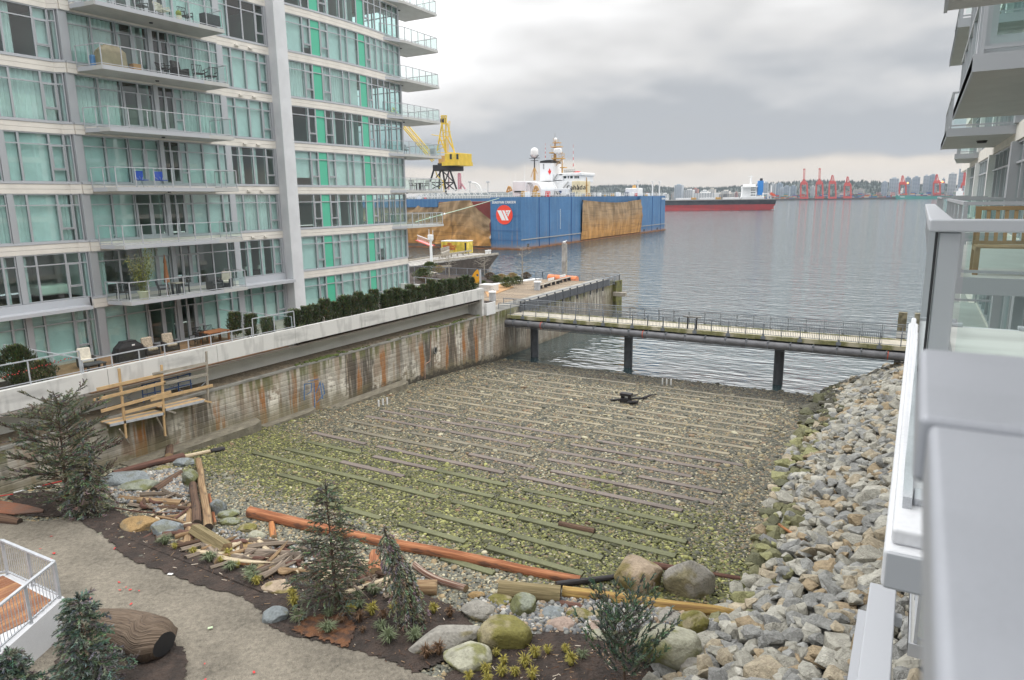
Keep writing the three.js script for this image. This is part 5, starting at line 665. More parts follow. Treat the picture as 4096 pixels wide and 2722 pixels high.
{ const y = FY(2); chair(-40.6, y, -52.2, 1.2, 'metal chair at the left of the pair on the right end balcony', { seat: MT.charcoal }); chair(-40.6, y, -53.9, 4.6, 'metal chair at the right of the pair on the right end balcony', { seat: MT.charcoal }); table(-40.5, y, -53, 0.6, 0.6, 0.7, 'small table between the two metal chairs on the right end balcony', MT.charcoal, MT.charcoal); }
{ const y = FY(3); solo(new MB().cyl(-40, y + 0.35, -54.6, 0.28, 0.3, 0.7, 18), 'planter_tub', MT.galv, 'grey planter tub in the corner of a right end balcony', 'planter'); chair(-40.6, y, -51.2, 1.2, 'dark deck chair on the balcony beside the grey planter tub', { seat: MT.charcoal }); }
// ---------- hedge and shrubs ----------
function shrubGeo(seed, h, r0, pal, n = 900, col = false) { const r = rng(seed), A = [], C = []; for (let i = 0; i < n; i++) { const q = Math.pow(r(), 0.8), th = r() * 6.283, rr = r0 * (col ? 1 - 0.25 * q * q : Math.sin(0.35 + q * 2.5)) * Math.sqrt(0.25 + 0.75 * r()) * (0.7 + 0.5 * vn(th * 1.6, q * 5, 10, 50, seed)), p = V(Math.cos(th) * rr, h * q, Math.sin(th) * rr), d = V(Math.cos(th) * 0.7, 0.9 + r() * 0.6, Math.sin(th) * 0.7).add(V(r() - 0.5, r() - 0.5, r() - 0.5)).normalize(), L = 0.07 + r() * 0.09, u = V(d.z, (r() - 0.5) * 0.4, -d.x).normalize().multiplyScalar(0.022 + r() * 0.016), e = p.clone().addScaledVector(d, L), c = pal[Math.floor(r() * pal.length)].map((x) => x * (0.65 + r() * 0.7)); for (const s of [p.clone().sub(u), p.clone().add(u), e.clone().add(u.clone().multiplyScalar(0.5)), p.clone().sub(u), e.clone().add(u.clone().multiplyScalar(0.5)), e.clone().sub(u.clone().multiplyScalar(0.5))]) { A.push(s.x, s.y, s.z); C.push(...c); } } const g = new THREE.BufferGeometry(); g.setAttribute('position', new THREE.Float32BufferAttribute(A, 3)); g.setAttribute('color', new THREE.Float32BufferAttribute(C, 3)); g.computeVertexNormals(); return boxUV(g); }
const yew = [[0.075, 0.105, 0.045], [0.11, 0.145, 0.06], [0.05, 0.075, 0.035], [0.16, 0.18, 0.08]];
function shrub(name, label, cat, p, geo, s, sy, group, stemH = 0.3) { const t = thing(name, label, cat, p, group); const m = shadow(new THREE.Mesh(geo, leafM)); m.name = 'foliage'; m.scale.set(s, sy, s); m.rotation.y = p.z * 7; t.add(m); new MB().cyl(p.x, p.y + stemH / 2, p.z, 0.03, 0.02, stemH + 0.3, 6).build('stem', MT.bark, t); return t; }
{
  const geos = [0, 1, 2, 3].map((i) => shrubGeo(820 + i, 1.35, 0.36, yew, 1300, true)), r = rng(187), n = 25;
  for (let i = 0; i < n; i++) { const z = lerp(-29.4, -48.6, i / (n - 1)) + (r() - 0.5) * 0.25; shrub('hedge_shrub', 'dark green upright yew shrub in the hedge row along the parapet', 'shrub', V(-32.2 + (r() - 0.5) * 0.2, 6.5, z), geos[i % 4], 1.0 + r() * 0.5, 0.8 + r() * 0.35, 'hedge of upright shrubs along the terrace parapet'); }
  for (const [x, z, l] of [[-36.6, -29.6 + 1.2, 'dark green shrub left of the glass screen, nearest the building'], [-35, -28.3, 'dark green shrub left of the glass screen, in the middle'], [-33, -27.9, 'dark green shrub behind the stepped-up railing'], [-32.2, -29.0, 'first dark green shrub right of the glass screen']]) shrub('hedge_shrub', l, 'shrub', V(x, TF + 0.3, z), geos[1], 1.2, 1.05);
  const dark = shrubGeo(830, 1.7, 0.85, [[0.06, 0.085, 0.025], [0.1, 0.12, 0.035], [0.035, 0.05, 0.018]], 3200), t = shrub('planter_shrub', 'bushy dark green shrub in the planter at the terrace left end', 'shrub', V(-34.9, 6.1, -15.3), dark, 1, 1);
  shrub('planter_shrub', 'smaller olive shrub with red flowers right of the bushy one', 'shrub', V(-33.5, 6.1, -15.6), shrubGeo(831, 1.1, 0.7, [[0.1, 0.11, 0.04], [0.14, 0.13, 0.05], [0.06, 0.07, 0.03]], 1500), 1, 1);
  const fl = new MB(), rr = rng(188); for (let i = 0; i < 26; i++) fl.ball(-31.8 - rr() * 0.2, 7.1 + rr() * 0.1 + i * 0.012, -13.4 - i * 0.11, 0.026, 1, 6); solo(fl, 'string_lights', MT.red, 'string of red lights draped along the planter railing', 'string lights');
}
// ---------- timber scaffold in front of the seawall ----------
{
  const q = (x, y, X = -30.75) => atX(x / 1.742, 1300 + y / 1.742, X), t = thing('timber_scaffold', 'timber guard rail scaffold hung in front of the seawall', 'scaffold', q(860, 690));
  const P = (a, b, w, h, n, m = MT.lumber) => new MB().bar(a, b, w, h).build(n, m, t);
  P(q(826, 305), q(868, 700), 0.09, 0.09, 'upright'); P(q(1123, 280), q(1140, 640), 0.09, 0.09, 'upright'); P(q(1435, 185), q(1450, 540), 0.09, 0.09, 'upright', MT.lumberGrey);
  for (const [a, b, c, d, m] of [[672, 450, 1135, 345], [650, 527, 1150, 402], [702, 603, 1190, 468], [868, 612, 1130, 545], [1062, 345, 1440, 268, 1], [1140, 412, 1440, 345, 1], [1048, 525, 1480, 422]]) P(q(a, b, -30.68), q(c, d, -30.68), 0.04, 0.14, 'guard_rail', m ? MT.lumberGrey : MT.lumber);
  const yb = 4.5; for (const [x0, x1, y0, y1] of [[760, 1140, 692, 610], [1150, 1425, 585, 520]]) { const a = q(x0, y0), b = q(x1, y1); for (let k = 0; k < 5; k++) new MB().bar(V(-30.85 - k * 0.26, a.y, a.z), V(-30.85 - k * 0.26, b.y, b.z), 0.245, 0.045).build('platform_plank', k % 2 ? MT.lumberGrey : MT.lumber, t); new MB().bar(V(-30.72, a.y - 0.06, a.z), V(-30.72, b.y - 0.06, b.z), 0.03, 0.12).build('toe_board', MT.galv, t); }
  P(q(830, 728), q(897, 822, -31.4), 0.05, 0.09, 'brace', MT.lumberGrey); P(q(868, 700), q(878, 790), 0.08, 0.08, 'brace'); P(q(1088, 640), q(1160, 780, -31.4), 0.05, 0.09, 'brace', MT.lumberGrey); P(q(1138, 640), q(1150, 775), 0.08, 0.08, 'brace'); P(q(1175, 600, -30.6), q(1222, 615, -30.6), 0.09, 0.09, 'brace', MT.lumberGrey); P(q(1425, 530, -30.6), q(1470, 540, -30.6), 0.09, 0.09, 'brace');
  const s = thing('scaffold_frame', 'blue steel scaffold frames with cross braces behind the timber guard rail', 'scaffold frame', q(1200, 480, -32.4)); const B = (a, b, m) => new MB().rod(a, b, 0.03, 0.03, 7).build('tube', m, s);
  for (const [x, y, x2, y2] of [[985, 400, 1000, 560], [1070, 375, 1085, 545], [1235, 330, 1245, 470], [1318, 310, 1335, 490]]) B(q(x, y, -32.4), q(x2, y2, -32.4), MT.blueSteel); for (const [x, y, x2, y2] of [[1075, 400, 1330, 340], [1080, 470, 1335, 410], [990, 420, 1080, 400], [990, 490, 1085, 470], [1240, 350, 1320, 335], [1243, 400, 1325, 385]]) B(q(x, y, -32.4), q(x2, y2, -32.4), MT.blueSteel); for (const [x, y, x2, y2] of [[850, 530, 1015, 400], [860, 500, 1030, 570], [1100, 490, 1320, 360], [1090, 380, 1330, 490], [1345, 480, 1430, 400], [725, 460, 740, 590], [1018, 395, 1030, 560]]) B(q(x, y, -32.5), q(x2, y2, -32.5), MT.galv);
}
// ---------- timber deck with railing, bottom left ----------
{
  const y = 3.6, P = [[-21.93, -8.6], [-19.2, -8.67], [-18.0, -6.6], [-19.2, -3], [-24, -3], [-24, -6.2]], t = thing('deck', 'raised white-sided timber deck in the bottom left corner', 'deck', V(-20, y, -7)), lift = new MB().slab(P, 1.8, y).build('base', MT.render, t);
  const r = rng(191), tm = [[0.28, 0.12, 0.06], [0.34, 0.16, 0.08], [0.24, 0.11, 0.06], [0.4, 0.2, 0.09]].map((c, i) => mm(c, c.map((v) => v * 0.75), 660 + i, 1, 0.5)); for (let i = 0; i < 30; i++) { const x = -23.2 + i * 0.145; const zn = x < -21.9 ? lerp(-6.2, -8.4, (x + 24) / 2.1) : x < -19.35 ? -8.4 : lerp(-8.4, -6.4, (x + 19.35) / 1.2); new MB().span(x, x + 0.135, y + 0.004, y + 0.03, -3.2, zn).build('deck_board', tm[Math.floor(r() * 4)], t); }
  const g = thing('deck_railing', 'galvanised steel bar railing around the timber deck', 'railing', V(-19.2, y, -8.67)), pts = [V(-24, y, -6.3), V(-21.9, y, -8.52), V(-19.25, y, -8.58), V(-18.1, y, -6.6), V(-19.1, y, -3.2)], H = 1.07;
  for (let i = 1; i < pts.length; i++) { const a = pts[i - 1], b = pts[i], L = a.distanceTo(b), n = Math.round(L / 0.115); new MB().bar(a.clone().setY(y + H), b.clone().setY(y + H), 0.085, 0.05).build('top_rail', MT.galv, g); new MB().bar(a.clone().setY(y + 0.1), b.clone().setY(y + 0.1), 0.05, 0.04).build('bottom_rail', MT.galv, g); for (let k = 1; k < n; k++) { const p = a.clone().lerp(b, k / n); new MB().rod(p.clone().setY(y + 0.12), p.clone().setY(y + H - 0.02), 0.009, 0.009, 6).build('baluster', MT.galv, g); } for (const k of i === 3 || i === 2 ? [0, 0.5] : [0]) { const p = a.clone().lerp(b, k); new MB().bar(p.clone().setY(y - 0.25), p.clone().setY(y + H - 0.026), 0.07).build('post', MT.galv, g); } }
}
// ---------- footbridge ----------
{
  const y = 3.78, z0 = -53.25, z1 = -56.2, xa = -32.4, xb = 6, t = thing('footbridge', 'long concrete footbridge with dark bar railings and a big pipe, on round piles', 'footbridge', V(-20, y, -54.5));
  const deckT = mm([0.62, 0.57, 0.47], [0.5, 0.46, 0.38], 701, 0.3, 0.9), sideT = mm([0.5, 0.46, 0.34], [0.2, 0.2, 0.08], 702, 0.35, 0.95, 0.01, 5);
  for (let i = 0; i < 13; i++) { const a = xa + i * 3, b = Math.min(xb, a + 2.985); new MB().span(a, b, y - 0.1, y, z1 + 0.25, z0 - 0.25).build('deck_panel', deckT, t); }
  for (let i = 0; i < 26; i++) { const a = xa + i * 1.5, b = a + 1.485; new MB().span(a, b, y - 0.22 - (i % 3) * 0.012, y + 0.06, z0 - 0.25, z0).build('edge_block', sideT, t); new MB().span(a, b, y - 0.22, y + 0.06, z1, z1 + 0.25).build('edge_block', sideT, t); }
  new MB().span(xa, xb, y - 0.55, y - 0.24, z1 + 0.5, z0 - 0.5).build('girder', MT.steelDark, t);
  const pm = mm([0.2, 0.2, 0.215], [0.15, 0.15, 0.16], 703, 0.5, 0.4), py = y - 0.6, pz = z0 + 0.12;
  new MB().add(new THREE.CylinderGeometry(0.27, 0.27, xb - xa - 0.1, 24).rotateZ(Math.PI / 2), M4().makeTranslation((xa + xb) / 2, py, pz)).build('pipe', pm, t);
  for (let x = xa + 0.2, i = 0; x < xb; x += 1.55, i++) { new MB().add(new THREE.TorusGeometry(0.285, 0.02, 6, 20).rotateY(Math.PI / 2), M4().makeTranslation(x, py, pz)).span(x - 0.05, x + 0.05, y - 0.42, y - 0.3, pz - 0.3, pz + 0.29).build('pipe_strap', MT.aluDark, t); }
  for (const x of [-18.6, -1.1, -27.9]) new MB().add(new THREE.TorusGeometry(0.29, 0.03, 6, 20).rotateY(Math.PI / 2), M4().makeTranslation(x, py, pz)).build('red_clamp', MT.orangeRed, t);
  new MB().bar(V(xa, py - 0.33, pz + 0.22), V(xb, py - 0.33, pz + 0.22), 0.05).bar(V(xa, py - 0.33, pz - 0.25), V(xb, py - 0.33, pz - 0.25), 0.05).build('pipe_support', MT.steelDark, t);
  for (const x of [-29.26, -20.3, -8.3]) { new MB().cyl(x, 0.9, -54.35, 0.36, 0.36, 5.0, 24).build('pile', MT.steelDark, t); new MB().span(x - 0.5, x + 0.5, y - 0.8, y - 0.5, -55.8, -53.7).build('pile_cap', MT.steelDark, t); }
  for (const [z, s, H, nm] of [[z0 - 0.06, 1, 1.08, 'near'], [z1 + 0.06, -1, 1.12, 'far']]) {
    const g = thing('bridge_railing', nm === 'near' ? 'dark bar railing along the beach side of the footbridge' : 'dark bar railing along the harbour side of the footbridge', 'railing', V(-20, y, z)), bars = [], M = MT.aluDark;
    new MB().bar(V(xa, y + H, z - s * 0.12), V(xb, y + H, z - s * 0.12), 0.07, 0.05).build('top_rail', M, g); new MB().bar(V(xa, y + H - 0.17, z), V(xb, y + H - 0.17, z), 0.035).build('mid_rail', M, g); new MB().bar(V(xa, y + 0.14, z), V(xb, y + 0.14, z), 0.035).build('bottom_rail', M, g);
    for (let x = xa, i = 0; x <= xb; x += 1.28, i++) { const b = new MB().bar(V(x, y - (i % 2 ? 0 : 0.15), z), V(x, y + H - 0.16, z), 0.035, 0.06).bar(V(x, y + H - 0.18, z), V(x, y + H, z - s * 0.12), 0.035, 0.06); b.build('post', M, g); if (i % 2 === 0) new MB().span(x - 0.16, x + 0.16, y - 0.2, y + 0.02, z + s * 0.05, z + s * 0.12).span(x - 0.07, x + 0.07, y + 0.02, y + 0.2, z + s * 0.03, z + s * 0.1).build('post_bracket', M, g); }
    const bb = new MB(); for (let x = xa + 0.1, i = 0; x < xb; x += 0.116, i++) { if (x < -1.5 && i >= 0) bars.push(x); }
    const bg = boxUV(new THREE.CylinderGeometry(0.016, 0.016, H - 0.32, 5).toNonIndexed()); bars.slice(0, 296).forEach((x) => { const m = shadow(new THREE.Mesh(bg, M)); m.name = 'baluster'; m.position.set(x + 20, 0.15 + (H - 0.32) / 2, 0); g.add(m); });
  }
  const s = thing('bench_sign', 'slanted reading board on two dark legs on the footbridge', 'sign board', V(-12.3, y, -53.7)); const c = atZ(2770, 1269, -53.75); s.position.set(c.x, y, -53.75); new MB().box(c.x, y + 1.0, -53.75, 1.4, 0.06, 0.5).build('board', MT.lumberGrey, s); for (const d of [-0.35, 0.35]) new MB().span(c.x + d - 0.06, c.x + d + 0.06, y, y + 0.97, -53.8, -53.7).build('leg', MT.charcoal, s);
}
// ---------- pier ----------
const PY = 3.8;
{
  const t = thing('pier', 'timber-decked pier beyond the footbridge with gardens', 'pier', V(-38, PY, -66));
  const r = rng(711), dm = [[0.29, 0.22, 0.15], [0.24, 0.185, 0.13], [0.33, 0.26, 0.18], [0.21, 0.165, 0.12]].map((c, i) => mm(c, c.map((v) => v * 0.8), 712 + i, 0.8, 0.85));
  for (let i = 0; i < 112; i++) { const z = -56.4 - i * 0.215; const xl = z > -71 ? -45 : lerp(-45, -42.2, (-71 - z) / 8); new MB().span(xl, -31.5, PY - 0.06, PY + (i % 3) * 0.002, z - 0.1, z + 0.1).build('deck_plank', dm[Math.floor(r() * 4)], t); }
  new MB().span(-46, -31.6, 1.5, PY - 0.08, -80.4, -49.6).build('substructure', MT.concreteDark, t); new MB().span(-33.9, -31.56, PY - 0.3, PY + 0.005, -56.2, -49.6).build('landing', MT.white, t); new MB().span(-45, -33.9, PY - 0.3, PY + 0.003, -56.25, -49.6).build('landing', MT.concreteDark, t);
  new MB().slab([[-46.2, -68], [-45.4, -68], [-41.8, -80], [-42.6, -80]], PY, PY + 0.14).build('kerb', MT.white, t);
  new MB().span(-31.5, -31.1, -1, 4.15, -80.6, -78.6).build('wall_end', mm([0.13, 0.13, 0.035], [0.07, 0.065, 0.035], 717, 0.8, 0.95), t); new MB().span(-31.2, -29.6, 2.5, 2.95, -78.4, -77.9).build('fender_beam', MT.lumberGrey, t);
  solo(new MB().slab([[-75, -56], [-45, -56], [-45, -70.5], [-42.1, -79.6], [-75, -80]], 2.5, PY + 0.02), 'garden_bed', MT.soil, 'dark planted garden ground behind the pier', 'garden bed'); solo(new MB().slab([[1930, 1142], [2018, 1133], [2055, 1150], [1950, 1190]].map(([x, y]) => { const p = atY(x, y, PY); return [p.x, p.z]; }), PY, PY + 0.06), 'gravel_court', mm([0.46, 0.27, 0.13], [0.36, 0.21, 0.1], 718, 0.6, 0.95, 0.03, 8, 0.3), 'orange gravel garden court behind the pier', 'gravel court');
  // dark slatted fence and bar railings
  const f = thing('pier_fence', 'solid dark panel fence along the beach edge of the pier', 'fence', V(-31.25, PY, -66)); for (let i = 0; i < 12; i++) { const z = -55.4 - i * 1.78; new MB().span(-31.3, -31.22, PY + 0.1, PY + 0.85, z - 1.74, z).build('panel', MT.steelDark, f); new MB().span(-31.34, -31.2, PY - 0.35, PY + 1.0, z - 0.03, z + 0.03).build('post', MT.steelDark, f); } new MB().bar(V(-31.3, PY + 1.05, -55.4), V(-31.3, PY + 1.05, -76.8), 0.1, 0.05).build('top_rail', MT.aluDark, f);
  const bars = (pts, label) => { const g = thing('bar_railing', label, 'railing', pts[0].clone()); for (let i = 1; i < pts.length; i++) { const a = pts[i - 1], b = pts[i], L = a.distanceTo(b), n = Math.round(L / 0.16), Up = (p, h) => p.clone().setY(PY + h); new MB().bar(Up(a, 1.05), Up(b, 1.05), 0.08, 0.05).build('top_rail', MT.aluDark, g); new MB().bar(Up(a, 0.12), Up(b, 0.12), 0.04).build('bottom_rail', MT.aluDark, g); for (let k = 1; k < n; k++) { const p = a.clone().lerp(b, k / n); new MB().rod(Up(p, 0.12), Up(p, 1), 0.012, 0.012, 4).build('baluster', MT.aluDark, g); } for (let k = 0; k <= Math.round(L / 1.9); k++) { const p = a.clone().lerp(b, k / Math.round(L / 1.9)); new MB().bar(Up(p, 0), Up(p, 1.02), 0.06).build('post', MT.aluDark, g); } } };
  bars([V(-42, PY, -78.4), V(-41.9, PY, -80.2), V(-31.3, PY, -80.2), V(-31.3, PY, -77)], 'dark bar railing around the outer end of the pier'); bars([V(-33.6, PY, -56.3), V(-31.35, PY, -56.3)], 'short dark bar railing where the footbridge meets the pier fence'); bars([V(-66, PY, -79.6), V(-49.5, PY, -79.4)], 'dark bar railing at the water side of the garden court');
  // benches, bins
  for (let i = 0; i < 3; i++) { const z = lerp(-71.5, -79, i / 2), x = lerp(-37.5, -38, i / 2); const b = thing('pier_bench', ['nearest of three backed benches on the pier', 'middle of three backed benches on the pier', 'farthest of three backed benches on the pier'][i], 'bench', V(x, PY, z)); for (let k = 0; k < 4; k++) new MB().span(x + 0.05 - k * 0.13, x + 0.16 - k * 0.13, PY + 0.42, PY + 0.47, z - 1.7, z + 1.7).build('seat_slat', MT.lumberGrey, b); new MB().span(x - 0.45, x - 0.4, PY + 0.55, PY + 0.85, z - 0.8, z + 0.8).build('backrest', MT.white, b); for (const d of [-1.2, 0, 1.2]) new MB().span(x - 0.3, x + 0.1, PY, PY + 0.42, z + d - 0.06, z + d + 0.06).build('leg', MT.charcoal, b); }
  for (const [px, py, l] of [[2149, 1161, 'grey round litter bin with hoop top beside the pier benches'], [1970, 1205, 'grey round litter bin with hoop top near the terrace corner']]) { const p = atY(px, py, PY), b = thing('litter_bin', l, 'litter bin', p); new MB().cyl(p.x, PY + 0.45, p.z, 0.36, 0.36, 0.9, 18).build('body', MT.galv, b); new MB().cyl(p.x, PY + 0.97, p.z, 0.42, 0.36, 0.12, 18).build('lid', MT.white, b); new MB().add(new THREE.TorusGeometry(0.26, 0.035, 6, 14, Math.PI), M4().makeTranslation(p.x, PY + 1.02, p.z)).build('hoop', MT.galv, b); }
  { const p = V(-31.9, 4.42, -50.3), b = thing('concrete_planter', 'square pale concrete planter at the foot of the terrace end wall', 'planter', p); new MB().span(-32.7, -31.4, 4.3, 5.35, -51.2, -49.75).build('box', MT.white, b); new MB().span(-32.6, -31.5, 5.35, 5.37, -51.1, -49.85).build('soil', MT.soil, b); }
  { const p = atY(1955, 1165, PY), b = solo(new MB().rbox(p.x, PY + 0.4, p.z, 1.8, 0.8, 1.4, 0.03), 'concrete_block', MT.concrete, 'pale concrete seating block beside the orange gravel', 'concrete block'); }
  const o = thing('orange_float', 'orange cylindrical float beyond the far pier railing', 'float', V(-42.5, 2.9, -84)); new MB().add(new THREE.CylinderGeometry(0.55, 0.55, 4.2, 18).rotateZ(Math.PI / 2 - 0.02), M4().makeTranslation(-40.6, 3.5, -83.5)).build('drum', mat([0.75, 0.2, 0.05], 0.5), o); new MB().span(-42.5, -38.7, -1, 2.95, -84, -83).build('float_deck', MT.lumberGrey, o);
  // tall timber pile with a gull
  const b0 = atY(2258, 1090, 2), k = distOf(b0) / FPX, top = V(b0.x, atZ(2258, 975, b0.z).y, b0.z), pl = thing('mooring_pile', 'tall grey weathered timber mooring pile behind the pier', 'pile', V(b0.x, 0, b0.z)); new MB().rod(V(b0.x, -2, b0.z), top, 0.52, 0.46, 14).build('pole', mm([0.4, 0.37, 0.34], [0.26, 0.22, 0.19], 719, 0.3, 0.95, 0.04), pl); new MB().rod(V(b0.x + 0.35, 1.5, b0.z + 0.25), V(b0.x + 0.55, top.y - 2.6, b0.z + 0.25), 0.3, 0.06, 6).build('split_side', MT.lumberGrey, pl);
  const gl = thing('gull', 'small white gull perched on top of the tall mooring pile', 'gull', top.clone()); const body = new THREE.SphereGeometry(0.17, 14, 10); { const p = body.attributes.position; for (let i = 0; i < p.count; i++) { let x = p.getX(i) * 1.7, yy = p.getY(i), z = p.getZ(i) * 0.8; if (x < -0.1) { yy = yy * (1 + (x + 0.1) * 1.8) + 0.02; x *= 1.25; } if (x > 0.15) { yy += (x - 0.15) * 1.3; } p.setXYZ(i, x, yy, z); } body.computeVertexNormals(); } new MB().add(body, M4().makeTranslation(top.x, top.y + 0.25, top.z)).ball(top.x + 0.3, top.y + 0.5, top.z, 0.085, 1, 10).rod(V(top.x + 0.36, top.y + 0.5, top.z), V(top.x + 0.47, top.y + 0.48, top.z), 0.025, 0.005, 5).rod(V(top.x, top.y, top.z + 0.04), V(top.x, top.y + 0.14, top.z + 0.04), 0.012, 0.012, 5).rod(V(top.x, top.y, top.z - 0.04), V(top.x, top.y + 0.14, top.z - 0.04), 0.012, 0.012, 5).build('body', MT.white, gl);
  { const p = atY(3606, 1330, 4.5); const q = thing('bridge_pile', 'mossy square timber pile rising beyond the right end of the footbridge', 'pile', V(-0.3, 0, -57.3)); const c = atZ(3606, 1330, -57.3); new MB().span(c.x - 0.28, c.x + 0.28, -1, atZ(3606, 1250, -57.3).y, -57.6, -57.05).build('post', mm([0.3, 0.27, 0.18], [0.12, 0.12, 0.05], 720, 0.8, 0.95), q); new MB().span(c.x - 0.3, c.x + 0.3, c.y - 0.35, c.y + 0.1, -57.0, -56.9).build('white_band', MT.white, q); }
  // garden plants
  const grass = shrubGeo(840, 1.1, 0.8, [[0.42, 0.3, 0.14], [0.34, 0.25, 0.11], [0.28, 0.24, 0.09]], 1300), bush = shrubGeo(841, 1.2, 0.9, [[0.08, 0.11, 0.03], [0.13, 0.16, 0.05], [0.05, 0.07, 0.025]], 1500), redb = shrubGeo(842, 1.1, 0.8, [[0.14, 0.09, 0.06], [0.09, 0.08, 0.04], [0.2, 0.15, 0.1]], 1200);
  const G = [[1720, 1090, bush, 'rounded green bush just right of the building corner', 2], [1690, 1120, bush, 'dark green bush touching the building corner', 2], [1755, 1092, grass, 'straw coloured ornamental grass behind the picnic table', 1.5], [1700, 1130, redb, 'brownish bush below the picnic table', 1.2], [1960, 1118, redb, 'reddish brown bush right of the yellow play panel', 1.3], [1985, 1130, bush, 'green bush at the left end of the orange gravel', 1.2], [2005, 1125, grass, 'left clump of straw grass behind the orange gravel', 1.3], [2050, 1120, grass, 'right clump of straw grass behind the orange gravel', 1.3], [2030, 1150, bush, 'large green bush beside the timber deck of the pier', 1.6], [2068, 1138, bush, 'dark green bush beside the thin bare tree on the pier', 1.3], [2105, 1115, redb, 'brown leafed bush by the corner of the pier railing', 1.2], [1930, 1150, bush, 'green bush behind the end of the hedge', 1.1], [1905, 1162, bush, 'low green bush behind the parapet corner', 1.0]];
  for (const [x, yy, g, l, s] of G) shrub('garden_bush', l, 'bush', atY(x, yy, PY + 0.05), g, s * 0.8, s * 0.6);
  const bare = (px, py, tp, seed, l) => { const p = atY(px, py, PY), H = atZ(px, tp, p.z).y - PY, r = rng(seed), q = thing('bare_tree', l, 'tree', p); new MB().rod(p, p.clone().add(V(0, H, 0)), 0.09, 0.02, 7).build('trunk', MT.lumberGrey, q); const m = new MB(); for (let i = 0; i < 26; i++) { const a = p.clone().add(V(0, H * (0.35 + 0.6 * r()), 0)), th = r() * 6.28, L = 0.5 + r() * 1.3, b = a.clone().add(V(Math.cos(th) * L, (r() - 0.2) * L * 0.8, Math.sin(th) * L)); m.rod(a, b, 0.02, 0.01, 4); for (let j = 0; j < 3; j++) { const c = a.clone().lerp(b, 0.4 + 0.5 * r()); m.rod(c, c.clone().add(V((r() - 0.5) * 0.8, (r() - 0.4) * 0.7, (r() - 0.5) * 0.8)), 0.01, 0.005, 4); } } m.build('branches', MT.lumberGrey, q); };
  bare(2090, 1135, 985, 731, 'thin bare birch in front of the blue dock wall'); bare(1938, 1100, 1030, 732, 'small bare tree in front of the dark barge hull'); bare(1797, 1110, 1010, 733, 'small bare tree in front of the barge stern');
  { const p = atY(1720, 1112, PY), b = thing('picnic_table', 'wooden picnic table with benches beside the building corner', 'picnic table', p); for (let k = 0; k < 4; k++) new MB().span(p.x - 1.1, p.x + 1.1, PY + 0.72, PY + 0.77, p.z + k * 0.22 - 0.42, p.z + k * 0.22 - 0.22).build('top_board', MT.lumberGrey, b); for (const d of [-0.75, 0.75]) new MB().span(p.x - 1.1, p.x + 1.1, PY + 0.42, PY + 0.46, p.z + d - 0.14, p.z + d + 0.14).build('bench_board', MT.lumberGrey, b); for (const d of [-0.7, 0.7]) new MB().bar(V(p.x + d, PY, p.z - 0.7), V(p.x + d, PY + 0.72, p.z - 0.2), 0.08).bar(V(p.x + d, PY, p.z + 0.7), V(p.x + d, PY + 0.72, p.z + 0.2), 0.08).bar(V(p.x + d, PY + 0.38, p.z - 0.8), V(p.x + d, PY + 0.38, p.z + 0.8), 0.07).build('leg', MT.lumberGrey, b); }
  { const p = atY(1905, 1140, PY), k = distOf(p) / FPX, b = thing('play_panel', 'yellow curved play panel with a round hole behind the hedge', 'play panel', p), s = new THREE.Shape(), W = 40 * k, H = 62 * k; s.moveTo(-W * 0.6, 0); s.quadraticCurveTo(-W * 0.55, H * 0.65, W * 0.15, H); s.quadraticCurveTo(W * 0.45, H * 0.8, W * 0.5, 0); s.lineTo(-W * 0.6, 0); const h = new THREE.Path(); h.absarc(W * 0.15, H * 0.62, W * 0.13, 0, 6.28); s.holes.push(h); new MB().add(new THREE.ExtrudeGeometry(s, { depth: 0.12, bevelEnabled: false }), M4().makeRotationY(0.4).setPosition(p.x, p.y, p.z)).build('panel', mat([0.75, 0.36, 0.02], 0.5), b); }
  { const p = atY(1922, 1150, PY + 0.2), q = atZ(1919, 1105, p.z); solo(new MB().rod(p, V(p.x, atZ(1919, 1080, p.z).y, p.z), 0.12, 0.12, 10), 'grey_post', MT.galv, 'plain grey steel post at the outer end of the hedge', 'post'); }
  rail('path_railing', 'white-topped railing between the hedge and the garden court', [atY(1657, 1140, PY + 0.4), atY(1850, 1160, PY + 0.4)], 0.95, { gap: 2, glass: false });
  const iv = thing('signal_box', 'white louvred instrument box on poles beside the yellow container', 'instrument box', atY(1722, 1060, PY)); { const c = atZ(1722, 950, -95), k2 = distOf(c) / FPX; iv.position.set(c.x, c.y, -95); new MB().rbox(c.x, c.y, -95, 18 * k2, 21 * k2, 18 * k2, 0.1).build('box', MT.white, iv); new MB().rod(V(c.x, 2, -95), V(c.x, c.y - 10 * k2, -95), 0.25, 0.2, 8).rod(V(c.x - 0.3, c.y, -95), V(c.x - 0.3, c.y + 32 * k2, -95), 0.05, 0.04, 6).rod(V(c.x + 0.5, c.y, -95), V(c.x + 0.5, c.y + 30 * k2, -95), 0.05, 0.04, 6).build('pole', MT.white, iv); }
}
